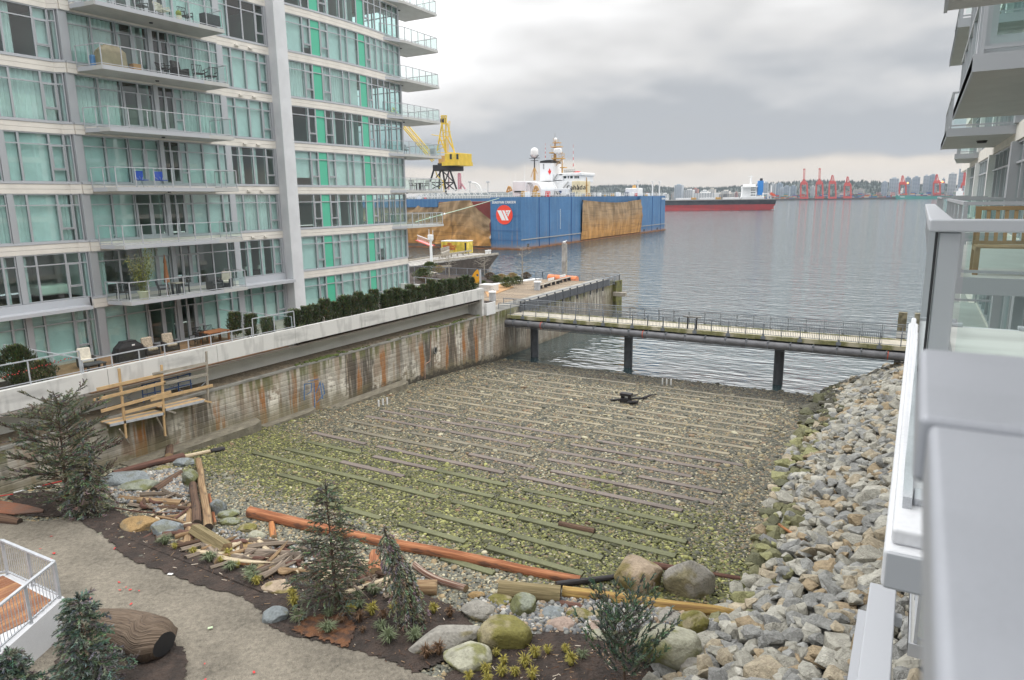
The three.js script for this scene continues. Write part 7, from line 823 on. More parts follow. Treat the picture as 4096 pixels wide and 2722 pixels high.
// ---------- barge with yellow container ----------
{
  const P = (x, y, h) => atY(1700 + x / 5.9, 950 + y / 5.9, h), t = thing('barge', 'old black wooden-decked barge moored beyond the gardens', 'barge', V(-88, 0, -124)), bow_ = P(1740, 400, 3.1), dir = V(0.62, 0, -0.78);
  const A = P(840, 525, 3.1), ax = bow_.clone().sub(A).setY(0).normalize(), nx = V(ax.z, 0, -ax.x).multiplyScalar(1), L = bow_.distanceTo(A), W = 9, pt = (s, w, y) => A.clone().addScaledVector(ax, s).addScaledVector(nx, w).setY(y);
  const nd = pt(0, 1, 0).z < A.z ? 1 : -1; const hull = new THREE.BufferGeometry(), S = [[-16, 0], [L * 0.8, L * 0.35], [L, L * 0.55]], V8 = [pt(-16, 0, 3), pt(L, 0, 3), pt(L, W * nd, 3), pt(-16, W * nd, 3), pt(-16, 0.3 * nd, -0.6), pt(L * 0.62, 0.3 * nd, -0.6), pt(L * 0.62, (W - 0.3) * nd, -0.6), pt(-16, (W - 0.3) * nd, -0.6)], F = [[0, 1, 5, 4], [1, 2, 6, 5], [2, 3, 7, 6], [3, 0, 4, 7], [0, 3, 2, 1]], q = []; for (const f of F) for (const k of [0, 1, 2, 0, 2, 3]) q.push(...V8[f[k]].toArray()); hull.setAttribute('position', new THREE.Float32BufferAttribute(q, 3)); hull.computeVertexNormals(); new MB().add(hull).build('hull', mm([0.075, 0.06, 0.05], [0.04, 0.035, 0.032], 781, 0.3, 0.85, 0.03), t);
  new MB().add(new THREE.BoxGeometry(L + 16, 0.14, W), M4().makeRotationY(Math.atan2(-ax.z, ax.x)).setPosition(pt((L - 16) / 2, W / 2 * nd, 3.09))).build('deck', mm([0.42, 0.4, 0.37], [0.22, 0.24, 0.17], 782, 0.4, 0.95), t); for (const w of [0.15, W * 0.55]) new MB().bar(pt(-10, w * nd, 3.5), pt(L * (w < 1 ? 1 : 0.8), w * nd, w < 1 ? 3.25 : 3.9), 0.3).build('rubbing_rail', MT.lumberGrey, t); for (let i = 0; i < 6; i++) new MB().cyl(pt(i * 2, W * 0.55 * nd, 0).x, 3.5, pt(i * 2, W * 0.55 * nd, 0).z, 0.14, 0.14, 0.8, 6).build('rail_post', MT.lumberGrey, t); for (const s of [0, 1.1]) { const p = pt(L - 1.6 - s, 1.2 * nd, 3.5); new MB().cyl(p.x, 3.5, p.z, 0.28, 0.28, 0.8, 10).cyl(p.x, 3.98, p.z, 0.36, 0.36, 0.18, 10).build('bollard', MT.white, t); }
  const c = P(640, 395, 3.2), d = P(945, 385, 3.2), k = distOf(d) / FPX, wl = 118 * k, hh = 47 * k, ry = 0.12, cc = thing('yellow_container', 'dirty yellow steel container with red lettering on the barge', 'container', V(d.x - wl / 2, 3.2, d.z - 1.6)), R = M4().makeRotationY(ry).setPosition(d.x - wl / 2, 3.2 + hh / 2, d.z - 1.6), yc = new THREE.MeshStandardMaterial({ roughness: 0.7, map: mottle([0.8, 0.6, 0.1], [0.5, 0.4, 0.06], 783, 0.35, 5) });
  const m = new MB(); m.add(new THREE.BoxGeometry(wl, hh, 2.6), R); for (let i = 0; i < 26; i++) m.add(new THREE.BoxGeometry(wl / 60, hh * 0.86, 0.1), M4().multiplyMatrices(R, M4().makeTranslation(-wl / 2 + wl * (i + 0.5) / 26, 0, 1.33))); m.build('body', yc, cc); new MB().add(new THREE.BoxGeometry(wl * 1.01, 0.16, 2.7), M4().multiplyMatrices(R, M4().makeTranslation(0, hh / 2 + 0.06, 0))).build('roof', MT.white, cc); new MB().add(new THREE.BoxGeometry(0.35, hh * 0.85, 0.06), M4().multiplyMatrices(R, M4().makeTranslation(wl * 0.44, -0.05, 1.42))).build('door_gap', MT.black, cc);
  ['VDS', 'EMERGENCY', 'RESPONSE'].forEach((s, i) => new MB().add(text(s, 0.4), M4().multiplyMatrices(R, M4().makeTranslation(-wl * 0.17, hh * 0.22 - i * 0.52, 1.4))).build('lettering', mat([0.5, 0.08, 0.04], 0.7), cc));
  const g = thing('gangway', 'white lattice gangway with red deck left of the yellow container', 'gangway', P(-100, 150, 4)); const o = [P(-180, 60, 5), P(150, 190, 4.2)], mm_ = new MB(); for (const h of [0, 1.1]) for (const w of [0, 1.6]) mm_.bar(o[0].clone().add(V(w, h, w)), o[1].clone().add(V(w, h, w)), 0.12); for (let i = 0; i < 12; i++) { const a = o[0].clone().lerp(o[1], i / 12), b = o[0].clone().lerp(o[1], (i + 1) / 12); mm_.bar(a, b.clone().add(V(0, 1.1, 0)), 0.08); } mm_.build('truss', MT.white, g); new MB().bar(o[0].clone().add(V(0.8, 0, 0.8)), o[1].clone().add(V(0.8, 0, 0.8)), 1.5, 0.1).build('deck', MT.craneRed, g); const w = thing('timber_ramp', 'mossy timber trestle beside the barge stern', 'trestle', P(500, 450, 3)); for (let i = 0; i < 7; i++) { const a = P(400 + i * 26, 470 - i * 8, 3.2); new MB().bar(V(a.x, -1, a.z), V(a.x, 5, a.z), 0.3).build('post', MT.lumberGrey, w); } new MB().bar(P(390, 390, 4.8), P(570, 310, 4.8), 0.3).bar(P(300, 690, 2.6), P(620, 680, 2.6), 0.5, 0.2).build('beam', MT.lumberGrey, w);
}
// ---------- bulk carrier at anchor ----------
{
  const K = (x, y) => [2600 + x / 4.5385, 650 + y / 4.5385], t = thing('bulk_carrier', 'long bulk carrier with black and red hull and blue funnel anchored in the harbour', 'ship', V(-200, 0, -780)), s0 = atY(...K(2200, 862), 0), s1 = atY(...K(215, 880), 0), ax = s1.clone().sub(s0).setY(0).normalize(), nz = V(-ax.z, 0, ax.x); if (nz.z > 0) nz.negate();
  const o = s0.clone(), pt = (s, w, y) => o.clone().addScaledVector(ax, s).addScaledVector(nz, w).setY(y), k = distOf(o) / FPX, u = (px) => px / 4.5385 * k / Math.max(0.3, Math.abs(ax.clone().applyQuaternion(camera.quaternion.clone().invert()).x)), Hh = (px) => px / 4.5385 * k;
  const yR = Hh(100), yD = Hh(185), LL = 150, B = 26;
  const prism = (n, m, y0, y1, st0, st1) => { const q = [], v = [pt(st0, 2, y0), pt(LL, 0, y0), pt(LL, B, y0), pt(st0, B - 2, y0), pt(st1, 0, y1), pt(LL, 0, y1), pt(LL, B, y1), pt(st1, B, y1)]; for (const f of [[0, 1, 5, 4], [1, 2, 6, 5], [2, 3, 7, 6], [3, 0, 4, 7], [4, 5, 6, 7], [0, 3, 2, 1]]) for (const i of [0, 1, 2, 0, 2, 3]) q.push(...v[f[i]].toArray()); const g = new THREE.BufferGeometry(); g.setAttribute('position', new THREE.Float32BufferAttribute(q, 3)); g.computeVertexNormals(); new MB().add(g).build(n, m, t); };
  prism('red_hull', mm([0.42, 0.05, 0.055], [0.33, 0.055, 0.06], 801, 0.05, 0.6), -1, yR, u(10), u(-70)); prism('black_hull', mm([0.028, 0.035, 0.045], [0.05, 0.055, 0.06], 802, 0.05, 0.6), yR, yD, u(-70), u(-80)); new MB().bar(pt(u(-60), B / 2, 1.4), pt(u(-20), B / 2, 1.4), 5, 1.6).build('rudder', MT.orangeRed, t);
  const rotB = (n, m, sx0, sx1, w0, w1, y0, y1, r = 0.3) => { const a = pt(u(sx0), 0, 0), b = pt(u(sx1), 0, 0), L = a.distanceTo(b); new MB().add(new RoundedBoxGeometry(L, y1 - y0, w1 - w0, 1, r), M4().makeRotationY(Math.atan2(-ax.z, ax.x)).setPosition(pt((u(sx0) + u(sx1)) / 2, (w0 + w1) / 2, (y0 + y1) / 2))).build(n, m, t); }, X = (px) => 2200 - px, Y = (py) => yD + Hh(682 - py);
  rotB('deckhouse', MT.shipWhite, X(1690), X(2080), 3, 23, yD, Y(625)); rotB('accommodation', MT.shipWhite, X(1705), X(1945), 4, 22, Y(640), Y(445)); rotB('bridge_wing', MT.white, X(1700), X(1955), -0.5, 26, Y(462), Y(440)); rotB('wheelhouse', MT.shipWhite, X(1725), X(1925), 5, 21, Y(445), Y(405)); rotB('funnel', mat([0.02, 0.2, 0.55], 0.5), X(1972), X(2062), 8, 18, Y(600), Y(345)); for (const x of [2016, 2036]) new MB().rod(pt(u(X(x)), 12, Y(345)), pt(u(X(x)), 12, Y(300)), 1, 0.8).build('exhaust_pipe', MT.black, t);
  for (const y of [470, 510, 555, 600]) for (const x of [1865, 1890, 1918]) { const p = pt(u(X(x)), 3.9, Y(y)); new MB().box(p.x, p.y, p.z, 1.1, 1.1, 0.2, Math.atan2(-ax.z, ax.x)).build('porthole', MT.shipGlass, t); }
  new MB().rod(pt(u(X(1850)), 12, Y(405)), pt(u(X(1855)), 12, Y(250)), 1, 0.5).bar(pt(u(X(1810)), 12, Y(262)), pt(u(X(1890)), 12, Y(258)), 0.9).bar(pt(u(X(1825)), 12, Y(310)), pt(u(X(1880)), 12, Y(300)), 0.9).build('mast', MT.white, t); for (const x of [2060, 2148, 2195]) new MB().rod(pt(u(X(x)), 6, yD), pt(u(X(x)), 6, Y(x > 2190 ? 430 : 560)), 0.8, 0.6).build('post', MT.white, t); new MB().bar(pt(u(X(2180)), 5, Y(570)), pt(u(X(2255)), 5, Y(615)), 3.5, 2.5).build('lifeboat', MT.orangeRed, t); new MB().bar(pt(u(X(2060)), 6, Y(575)), pt(u(X(2160)), 6, Y(580)), 0.8).bar(pt(u(X(2180)), 5, Y(590)), pt(u(X(2265)), 5, Y(640)), 1).build('boat_davit', MT.white, t);
  for (const [a, b] of [[1390, 1670], [980, 1240], [560, 830], [220, 420]]) { rotB('hatch_cover', MT.shipWhite, X(b), X(a), 3, 23, yD + 0.4, Y(636), 0.2); } for (const x of [870, 1300]) rotB('deck_crane_base', MT.buff, X(x + 50), X(x - 40), 8, 18, yD, Y(630)); new MB().bar(pt(u(-70), 0.2, yD + 0.4), pt(140, 0.2, yD + 0.4), 0.5, 0.7).build('bulwark', MT.deckGrey, t);
}
// ---------- far shore ----------
const DZ = -2420;
{
  ground('far_quay', new MB().span(-1900, 500, -3, 6, DZ - 420, DZ).build('q', mm([0.1, 0.095, 0.085], [0.075, 0.07, 0.063], 811, 0.02, 0.95)));
  // wooded hills
  const g = new THREE.PlaneGeometry(3600, 900, 240, 30).rotateX(-Math.PI / 2).translate(-700, 0, DZ - 860), p = g.attributes.position; for (let i = 0; i < p.count; i++) { const x = p.getX(i), z = p.getZ(i), q = (DZ - 410 - z) / 900; p.setY(i, 4 + ss(0, 0.6, q) * (34 + 44 * fbm(x / 420 + 50, 3, 999, 999, 815, 3)) * (1 - 0.25 * ss(-250, 100, x)) + (fbm(x / 26, z / 26, 9999, 9999, 817, 2) - 0.5) * 12 * ss(0, 0.3, q)); } g.computeVertexNormals(); ground('hills', new THREE.Mesh(boxUV(g.toNonIndexed(), 1), mm([0.05, 0.065, 0.055], [0.085, 0.09, 0.075], 819, 0.02, 0.95)));
  { const r = rng(821), n = 5200, cg = new THREE.ConeGeometry(1, 2, 6), im = new THREE.InstancedMesh(cg, mat([1, 1, 1], 0.95), n), m = M4(), c = new THREE.Color(), q = new THREE.Quaternion(); const hy = (x, z) => { const t = (DZ - 410 - z) / 900; return 4 + ss(0, 0.6, t) * (34 + 44 * fbm(x / 420 + 50, 3, 999, 999, 815, 3)) * (1 - 0.25 * ss(-250, 100, x)); }; for (let i = 0; i < n; i++) { const x = lerp(-1700, 600, r()), z = DZ - 420 - r() * 640, s = 4 + r() * 4.5, L = 0.7 + r() * 0.6; m.compose(V(x, hy(x, z) + s * 0.7, z), q, V(s * 0.7, s * (1 + r() * 0.6), s * 0.7)); im.setMatrixAt(i, m); im.setColorAt(i, c.setRGB(0.05 * L, 0.065 * L, 0.052 * L)); } im.name = 'far_woods'; scene.add(shadow(im)); tag(im, 'far wooded hillside behind the harbour buildings', 'woods', null, 'stuff'); }
  // port cranes
  const cq = (x, y) => [3100 + x / 5.9, 650 + y / 5.9], cr = (x, y) => [3450 + x / 5.9, 650 + y / 5.9];
  const crane = (c, X, ytop, yb, yApex, boom, label, tilt = 0) => { const P = (x, y, dz = 0) => atZ(...c(x, y), DZ + 12 + dz), b = P(X, yb), t = thing('gantry_crane', label, 'port crane', V(b.x, 6, DZ + 12)), R = (n, a, q, w) => new MB().bar(a, q, w).build(n, MT.craneRed, t), w = 78; for (const d of [0, -24]) for (const s of [-w, w]) R('leg', P(X + s * 1.05, yb, d), P(X + s * 0.92, ytop, d), 4.2); for (const d of [0, -24]) { R('sill_beam', P(X - w, yb - 22, d), P(X + w, yb - 26, d), 5.5); R('portal_beam', P(X - w, ytop, d), P(X + w, ytop, d), 5); } new MB().add(new RoundedBoxGeometry(15, 9, 34, 1, 0.5), M4().setPosition(P(X, ytop - 8, -10))).build('machinery_house', MT.craneRed, t); R('apex_leg', P(X - 45, ytop - 12), P(X - 14, yApex), 2.4); R('apex_leg', P(X + 45, ytop - 12), P(X + 14, yApex), 2.4); R('apex_leg', P(X - 8, ytop - 12, -20), P(X - 8, yApex), 2); R('apex_beam', P(X - 18, yApex), P(X + 18, yApex), 3); new MB().add(new THREE.BoxGeometry(6, 7, 6), M4().setPosition(P(X, ytop + 40))).build('operator_cab', MT.deckGrey, t); if (boom) { const m = new MB(); for (const s of [-16, 16]) m.bar(P(X + s - 4, ytop - 10), P(X + s + 8, boom), 1.5); for (let i = 0; i < 12; i++) m.bar(P(X - 16, lerp(ytop - 10, boom, i / 12)), P(X + 18, lerp(ytop - 10, boom, (i + 1) / 12)), 0.9); m.bar(P(X - 20, boom), P(X + 34, boom), 3); m.build('raised_boom', MT.craneRed, t); } else if (tilt) R('boom', P(X - 60, ytop - 2), P(X + tilt, ytop + 6), 3.4); return t; };
  crane(cq, 690, 500, 862, 400, 160, 'far red port crane with raised boom, leftmost of the pair'); crane(cq, 1055, 495, 858, 392, 152, 'far red port crane with raised boom, right of the pair'); crane(cq, 1362, 480, 858, 310, 0, 'third far red port crane from the left, with a bright lamp on top', 90); crane(cq, 1720, 530, 852, 345, 0, 'fourth far red port crane from the left', 90); crane(cr, 955, 500, 800, 320, 0, 'red port crane above the green ship with an orange light', 150); crane(cr, 1760, 470, 760, 290, 0, 'red port crane in front of the tower blocks near the balcony', 190); crane(cr, 2420, 520, 760, 250, -60, 'red port crane partly hidden by the right hand balconies', 0);
  { const P = (x, y) => atZ(1620 + x / 4.356, 440 + y / 4.356, -1500), t = thing('gantry_crane', 'pinkish red lattice crane jib far behind the dry dock', 'port crane', P(950, 1440)), m = new MB(); for (const [a, b] of [[[935, 1400], [930, 1110]], [[975, 1400], [962, 1110]], [[930, 1110], [962, 1110]], [[980, 1280], [1060, 1400]], [[940, 1400], [1000, 1290]]]) m.bar(P(...a), P(...b), 3); for (let i = 0; i < 9; i++) m.bar(P(934, 1400 - i * 32), P(968, 1368 - i * 32), 1.5); m.build('lattice', mat([0.5, 0.2, 0.22], 0.7), t); const h = new MB(); for (let i = 0; i < 5; i++) h.bar(P(770 - i * 6, 1400), P(765, 1080), 1.6); h.build('stay', mat([0.6, 0.35, 0.35], 0.7), t); }
  { const P = (x, y) => atZ(1620 + x / 4.356, 440 + y / 4.356, -420), t = thing('white_arch', 'white curved lattice arch behind the dry dock', 'crane jib', P(1330, 1420)), m = new MB(), q = [[1165, 1265], [1230, 1275], [1290, 1320], [1330, 1400], [1335, 1440]], q2 = [[1170, 1275], [1215, 1300], [1255, 1345], [1285, 1400], [1290, 1440]]; m.tube(q.map((a) => P(...a)), 0.6, 5, 16).tube(q2.map((a) => P(...a)), 0.5, 5, 16); for (let i = 0; i < 5; i++) m.bar(P(...q[i]), P(...q2[i]), 0.5); m.build('lattice', MT.white, t); for (const [x, l] of [[1130, 'left floodlight mast behind the dry dock'], [1445, 'right floodlight mast behind the dry dock']]) { const f = thing('floodlight_mast', l, 'light mast', P(x, 1420)); new MB().bar(P(x, 1440), P(x, 1260), 0.4).bar(P(x - 24, 1250), P(x, 1262), 0.9).bar(P(x + 24, 1250), P(x, 1262), 0.9).build('mast', MT.galv, f); } }
  // containers
  const r = rng(831), cc = [[0.4, 0.06, 0.05], [0.04, 0.09, 0.25], [0.55, 0.53, 0.48], [0.03, 0.25, 0.2], [0.35, 0.08, 0.07], [0.3, 0.3, 0.32], [0.5, 0.25, 0.06], [0.06, 0.15, 0.35]].map((c) => mat(c, 0.7)), base = cc.map((m) => new MB().box(0, 0, 0, 12.2, 2.7, 2.6).build('shipping_container', m)); let n = 0;
  for (let s = 0; s < 72; s++) { const x = lerp(-470, 160, (s + r() * 0.7) / 72), h = 1 + Math.floor(r() * 4.5), z = DZ - 25 - r() * 40; for (let k = 0; k < h; k++) { const o = base[Math.floor(r() * 8)].clone(); o.name = numbered('shipping_container'); o.position.set(x + (r() - 0.5), 7.4 + k * 2.75, z); scene.add(tag(o, 'coloured shipping container stacked on the far quay', 'container', 'shipping containers stacked on the far quay')); n++; } }
  // buildings
  const wallC = [[0.36, 0.42, 0.48], [0.42, 0.46, 0.5], [0.3, 0.36, 0.42], [0.5, 0.51, 0.51]].map((c) => mat(c, 0.6)), winM = mat([0.12, 0.16, 0.2], 0.4), lowC = [[0.62, 0.6, 0.56], [0.4, 0.2, 0.16], [0.5, 0.47, 0.42], [0.66, 0.66, 0.65], [0.34, 0.3, 0.28]].map((c) => mat(c, 0.85));
  const tower = (a, b, z, m, label, cat = 'tower block', rows = 1) => { const p = atZ(...a, z), q = atZ(...b, z), w = Math.abs(q.x - p.x), h = p.y - 4, cx = (p.x + q.x) / 2, t = thing(cat === 'tower block' ? 'tower_block' : 'harbour_building', label, cat, V(cx, 4, z)); new MB().box(cx, 4 + h / 2, z - w / 2, w, h, w).build('walls', m, t); const f = Math.max(2, Math.min(26, Math.round(h / 4.2))), wn = Math.max(2, Math.min(8, Math.round(w / 7))); for (let i = 0; i < f; i++) new MB().span(cx - w * 0.46, cx + w * 0.46, 4 + h * (i + 0.25) / f, 4 + h * (i + 0.7) / f, z + 0.01, z + 0.15).build('window', winM, t); const mu = new MB(); for (let i = 0; i <= wn; i++) mu.span(cx - w / 2 + w * i / wn - w * 0.02, cx - w / 2 + w * i / wn + w * 0.02, 4, 4 + h, z, z + 0.6); mu.build('pier', m, t); new MB().span(cx - w * 0.25, cx + w * 0.2, 4 + h, 4 + h + 4, z - w * 0.7, z - w * 0.2).build('roof_house', m, t); };
  const T = [[cr, 465, 470, 605, 'small tower block left of the row of far towers'], [cr, 650, 385, 870, 'broad tower block left of the crane with the orange light'], [cr, 1020, 362, 1150, 'tower block just right of the crane with the orange light'], [cr, 1140, 400, 1260, 'shorter tower block in front of the round topped tower'], [cr, 1200, 352, 1375, 'round topped tower block in the far row'], [cr, 1455, 320, 1590, 'left half of the twin tower blocks behind the last full crane'], [cr, 1590, 305, 1770, 'right half of the twin tower blocks behind the last full crane'], [cr, 2050, 270, 2240, 'tall banded tower block nearest the right hand balconies'], [cr, 2300, 150, 2480, 'tallest far tower block behind the right hand balconies'], [cr, 1890, 390, 1960, 'narrow tower block right of the last full crane'], [cq, 40, 505, 180, 'tower block just right of the bulk carrier'], [cq, -110, 520, 20, 'tower block behind the stern of the bulk carrier'], [cq, 215, 570, 350, 'grey mid-rise block left of the first raised crane'], [cq, 80, 615, 250, 'low wide grey block left of the first raised crane'], [cq, 380, 565, 500, 'pale mid-rise block right before the first raised crane'], [cq, 850, 570, 940, 'dark mid-rise block between the two raised cranes']];
  T.forEach(([c, x0, y, x1, l], i) => tower(c(x0, y), c(x1, y), DZ - 130 - (i % 4) * 40, wallC[i % 4], l)); const kb = (x, y) => [2600 + x / 4.5385, 650 + y / 4.5385];
  [[450, 415, 580, wallC[1], 'square grey tower block above the middle of the bulk carrier', 'tower block'], [632, 502, 780, lowC[3], 'white columned office building above the bulk carrier', 'office building'], [780, 485, 868, lowC[1], 'brick red office building above the bulk carrier', 'office building'], [790, 560, 1185, lowC[3], 'long white building with rows of square windows above the bulk carrier', 'warehouse'], [1070, 488, 1178, lowC[2], 'tan block left of the dark tree above the bulk carrier', 'office building'], [1195, 572, 1540, lowC[2], 'long cream shed with small windows above the bulk carrier', 'warehouse'], [220, 575, 315, lowC[3], 'small pale block right above the corner of the dock', 'office building'], [1545, 550, 1590, lowC[1], 'narrow red brick tower left of the carrier bridge', 'office building'], [400, 540, 520, lowC[2], 'beige block below the square grey tower', 'office building'], [2065, 370, 2145, wallC[1], 'pale tower block right of the blue funnel', 'tower block'], [930, 515, 1040, lowC[3], 'white low block above the long white building', 'office building'], [1300, 520, 1440, lowC[0], 'pale low block above the cream shed', 'office building']].forEach(([x0, y, x1, m, l, cat], i) => tower(kb(x0, y), kb(x1, y), DZ - 100 - (i % 3) * 30, m, l, cat));
  const lb = [0, 1, 2, 3, 4].map((i) => { const g = new THREE.Group(); g.name = 'harbour_building'; new MB().box(0, 6, 0, 26, 12, 14).build('walls', lowC[i], g); for (let k = 0; k < 3; k++) new MB().box(0, 2.6 + k * 3.6, 7.05, 23, 1.6, 0.2).build('window', winM, g); new MB().box(4, 13, -2, 8, 2, 6).build('roof_house', lowC[(i + 2) % 5], g); return g; });
  for (let i = 0; i < 60; i++) { const o = lb[i % 5].clone(); o.name = numbered('harbour_building'); o.position.set(lerp(-1250, 180, r()), 6 + r() * 16, DZ - 110 - r() * 300); o.scale.setScalar(0.6 + r() * 0.7); o.rotation.y = (r() - 0.5) * 0.5; scene.add(tag(o, 'small low building among many along the far shore', 'building', 'low buildings along the far shore')); }
  { const a = atZ(...cr(800, 860), DZ + 40), b = atZ(...cr(1990, 860), DZ + 40), t = thing('green_ship', 'long green cargo ship moored at the far quay', 'ship', V(a.x, 0, DZ + 40)), top = atZ(...cr(800, 775), DZ + 40).y, mid = atZ(...cr(1060, 800), DZ + 40).y, L = b.x - a.x + 60, m = new MB(); m.ext([[a.x, -1], [a.x + L, -1], [a.x + L, mid * 0.8], [a.x + L * 0.24, mid], [a.x + L * 0.14, top * 0.95], [a.x - 2, top]], 24, M4().makeTranslation(0, 0, DZ + 16)); m.build('hull', mat([0.02, 0.2, 0.17], 0.6), t); const c = atZ(...cr(950, 815), DZ + 40); new MB().box(c.x, c.y, DZ + 40.1, 12, 1.6, 0.2).build('name_stripe', MT.white, t); const w = atZ(...cr(870, 745), DZ + 40); new MB().bar(w, V(w.x, top * 0.8, DZ + 40), 2).build('fore_mast', MT.white, t); }
  { const a = atZ(...cr(2220, 760), -2100), b = atZ(...cr(2400, 610), -2100), t = thing('white_ship', 'white ship superstructure just left of the right hand balconies', 'ship', V(a.x, 0, -2100)); new MB().span(a.x, b.x, 0, a.y + (b.y - a.y) * 0.6, -2120, -2100).build('superstructure', MT.white, t); new MB().span(a.x + 4, b.x - 4, a.y + (b.y - a.y) * 0.6, b.y, -2118, -2102).build('bridge', MT.white, t); new MB().span(a.x + 6, b.x - 8, b.y, b.y + 2, -2116, -2104).build('roof', MT.craneRed, t); }
  for (const [c, x, y, l] of [[cr, 1075, 487, 'orange light on the crane above the green ship'], [cr, 1895, 458, 'orange light on the crane near the balcony']]) { const p = atZ(...c(x, y), DZ + 22); solo(new MB().ball(p.x, p.y, p.z, 2.4, 1, 10), 'crane_lamp', new THREE.MeshStandardMaterial({ color: 0xffaa55, emissive: new THREE.Color(1, 0.5, 0.15), emissiveIntensity: 2 }), l, 'lamp', p); }
}
// ---------- building on the right with balconies ----------
{
  const t = thing('condo_building', 'grey and white apartment building with stacked glass balconies on the right', 'apartment building', V(2.2, 0, -20)), FL = 12.8, lv = (k) => FL + 3.12 * k, G2 = MT.alu;
  const slab = (k, z0, z1, x0, x1 = 2.3, sk = 0) => { const y = lv(k), b = part('balcony', t); new MB().slab([[x0, z0], [x1, z0], [x1 + sk * 1.2, z1], [x0 + sk, z1]], y - 0.2, y).build('slab', MT.soffit, b); new MB().bar(V(x0 + 0.015, y - 0.1, z0), V(x0 + sk + 0.015, y - 0.1, z1), 0.03, 0.24).bar(V(x0, y - 0.1, z0 + 0.002), V(x1, y - 0.1, z0 + 0.002), 0.03, 0.24).build('edge_trim', G2, b); new MB().cyl(x0 + 1.1 + sk / 2, y - 0.24, (z0 + z1) / 2 + 0.8, 0.13, 0.16, 0.08, 18).build('light_fitting', MT.charcoal, b); railing(b, [V(x1 - 0.1, y, z0 - 0.06), V(x0 + 0.1, y, z0 - 0.06), V(x0 + 0.1 + sk, y, z1 + 0.06), V(x1 - 0.1, y, z1 + 0.06)], 1.06, { gap: 1.5, metal: MT.alu, cap: 0.07, w: 0.05 }); return b; };
  for (const k of [-2, -1, 0, 1, 2, 3]) { if (k < 2 && k > -1) { } slab(k, k === 0 ? -11.9 : -12.4, -20, 0.45); slab(k, -25.7, -33.2, 0.45); slab(k, -42, -49, 1.2, 2.6, 0.35); }
  slab(1, 1.5, -8.3, 0.02); slab(2, 1.5, -8.3, 0.02);
  // front wall, pilasters, glazing
  for (let k = -3; k <= 3; k++) { const y = lv(k); new MB().span(2.2, 2.7, y - 0.45, y - 0.2, -60, -8).build('spandrel', MT.beige, t); new MB().span(2.2, 2.68, y - 0.2, y + 0.04, -60, -8).build('spandrel', MT.beige, t); for (const z of [-12.2, -20.4, -25.4, -33.6, -41.6, -49.4]) new MB().span(2.1, 2.5, y + 0.05, y + 2.65, z - 0.25, z + 0.25).build('pilaster', z < -33 ? MT.white : G2, t); for (let i = 0; i < 26; i++) { const z = -12.5 - i * 1.42; if (k >= -1 && k <= 2 && z > -50) win([2.3, z - 1.36], [2.3, z], y + 0.05, 2.6, { parent: t, dress: rb() < 0.7 ? 'slats' : 'none' }); } new MB().span(2.6, 5.5, y - 0.4, y - 0.1, -60, -8).build('floor_slab', MT.roomFloor, t); } new MB().span(5.5, 5.8, 0, 26, -60, -8).build('room_wall', MT.room, t); new MB().span(2.7, 3, 3.5, lv(-1) - 0.5, -60, -8).build('base_wall', MT.render, t);
  // glazed bay above the second stack of balconies and return wall facing the camera
  { const y = lv(1); for (let i = 0; i < 3; i++) win([0.62 + i * 0.85, -12.75], [0.62 + (i + 1) * 0.85, -12.75], y + 0.25, 2.3, { parent: t, dress: 'none' }); new MB().span(0.5, 3.2, y + 0.02, y + 0.25, -12.95, -12.6).build('sill', MT.aluLight, t); for (let i = 0; i < 4; i++) win([0.6, -12.85 - i * 1.4], [0.6, -12.85 - (i + 1) * 1.4], y + 0.25, 2.3, { parent: t, dress: 'none' }); new MB().span(0.5, 0.72, y + 0.25, y + 2.6, -12.85, -12.65).build('corner_post', G2, t); }
  // neighbouring balcony at camera level: slab with upstand, glass rail, post and capped handrail
  const b = part('balcony', t), y = FL; new MB().rbox(1.3, y - 0.075, -5.05, 2.62, 0.15, 5.0, 0.02).build('slab', MT.render, b); new MB().rbox(0.14, y + 0.03, -5.05, 0.26, 0.06, 4.9, 0.015).build('upstand', MT.render, b); new MB().rbox(1.3, y - 0.065, -2.54, 2.6, 0.13, 0.02, 0.006).build('end_plate', MT.alu, b); new MB().span(0.3, 2.6, y + 0.0, y + 0.012, -7.4, -2.7).build('floor', MT.concrete, b);  // thin added face on the slab end; its darker grey paints in the shade
  const pane = (x0, z0, x1, z1, y0, y1) => { const g = new THREE.BufferGeometry(); g.setAttribute('position', new THREE.Float32BufferAttribute([x0, y0, z0, x1, y0, z1, x1, y1, z1, x0, y0, z0, x1, y1, z1, x0, y1, z0], 3)); g.computeVertexNormals(); new MB().add(g).build('glass_panel', MT.railGlass, b); };
  pane(0.03, -2.85, 0.03, -7.5, y + 0.1, y + 1.0); new MB().bar(V(0.05, y + 0.08, -2.8), V(0.05, y + 0.08, -7.5), 0.03, 0.05).build('glass_channel', MT.galv, b); for (const z of [-2.9, -5.2, -7.4]) new MB().rbox(0.12, y + 0.075, z, 0.1, 0.03, 0.12, 0.008).build('base_plate', MT.galv, b);
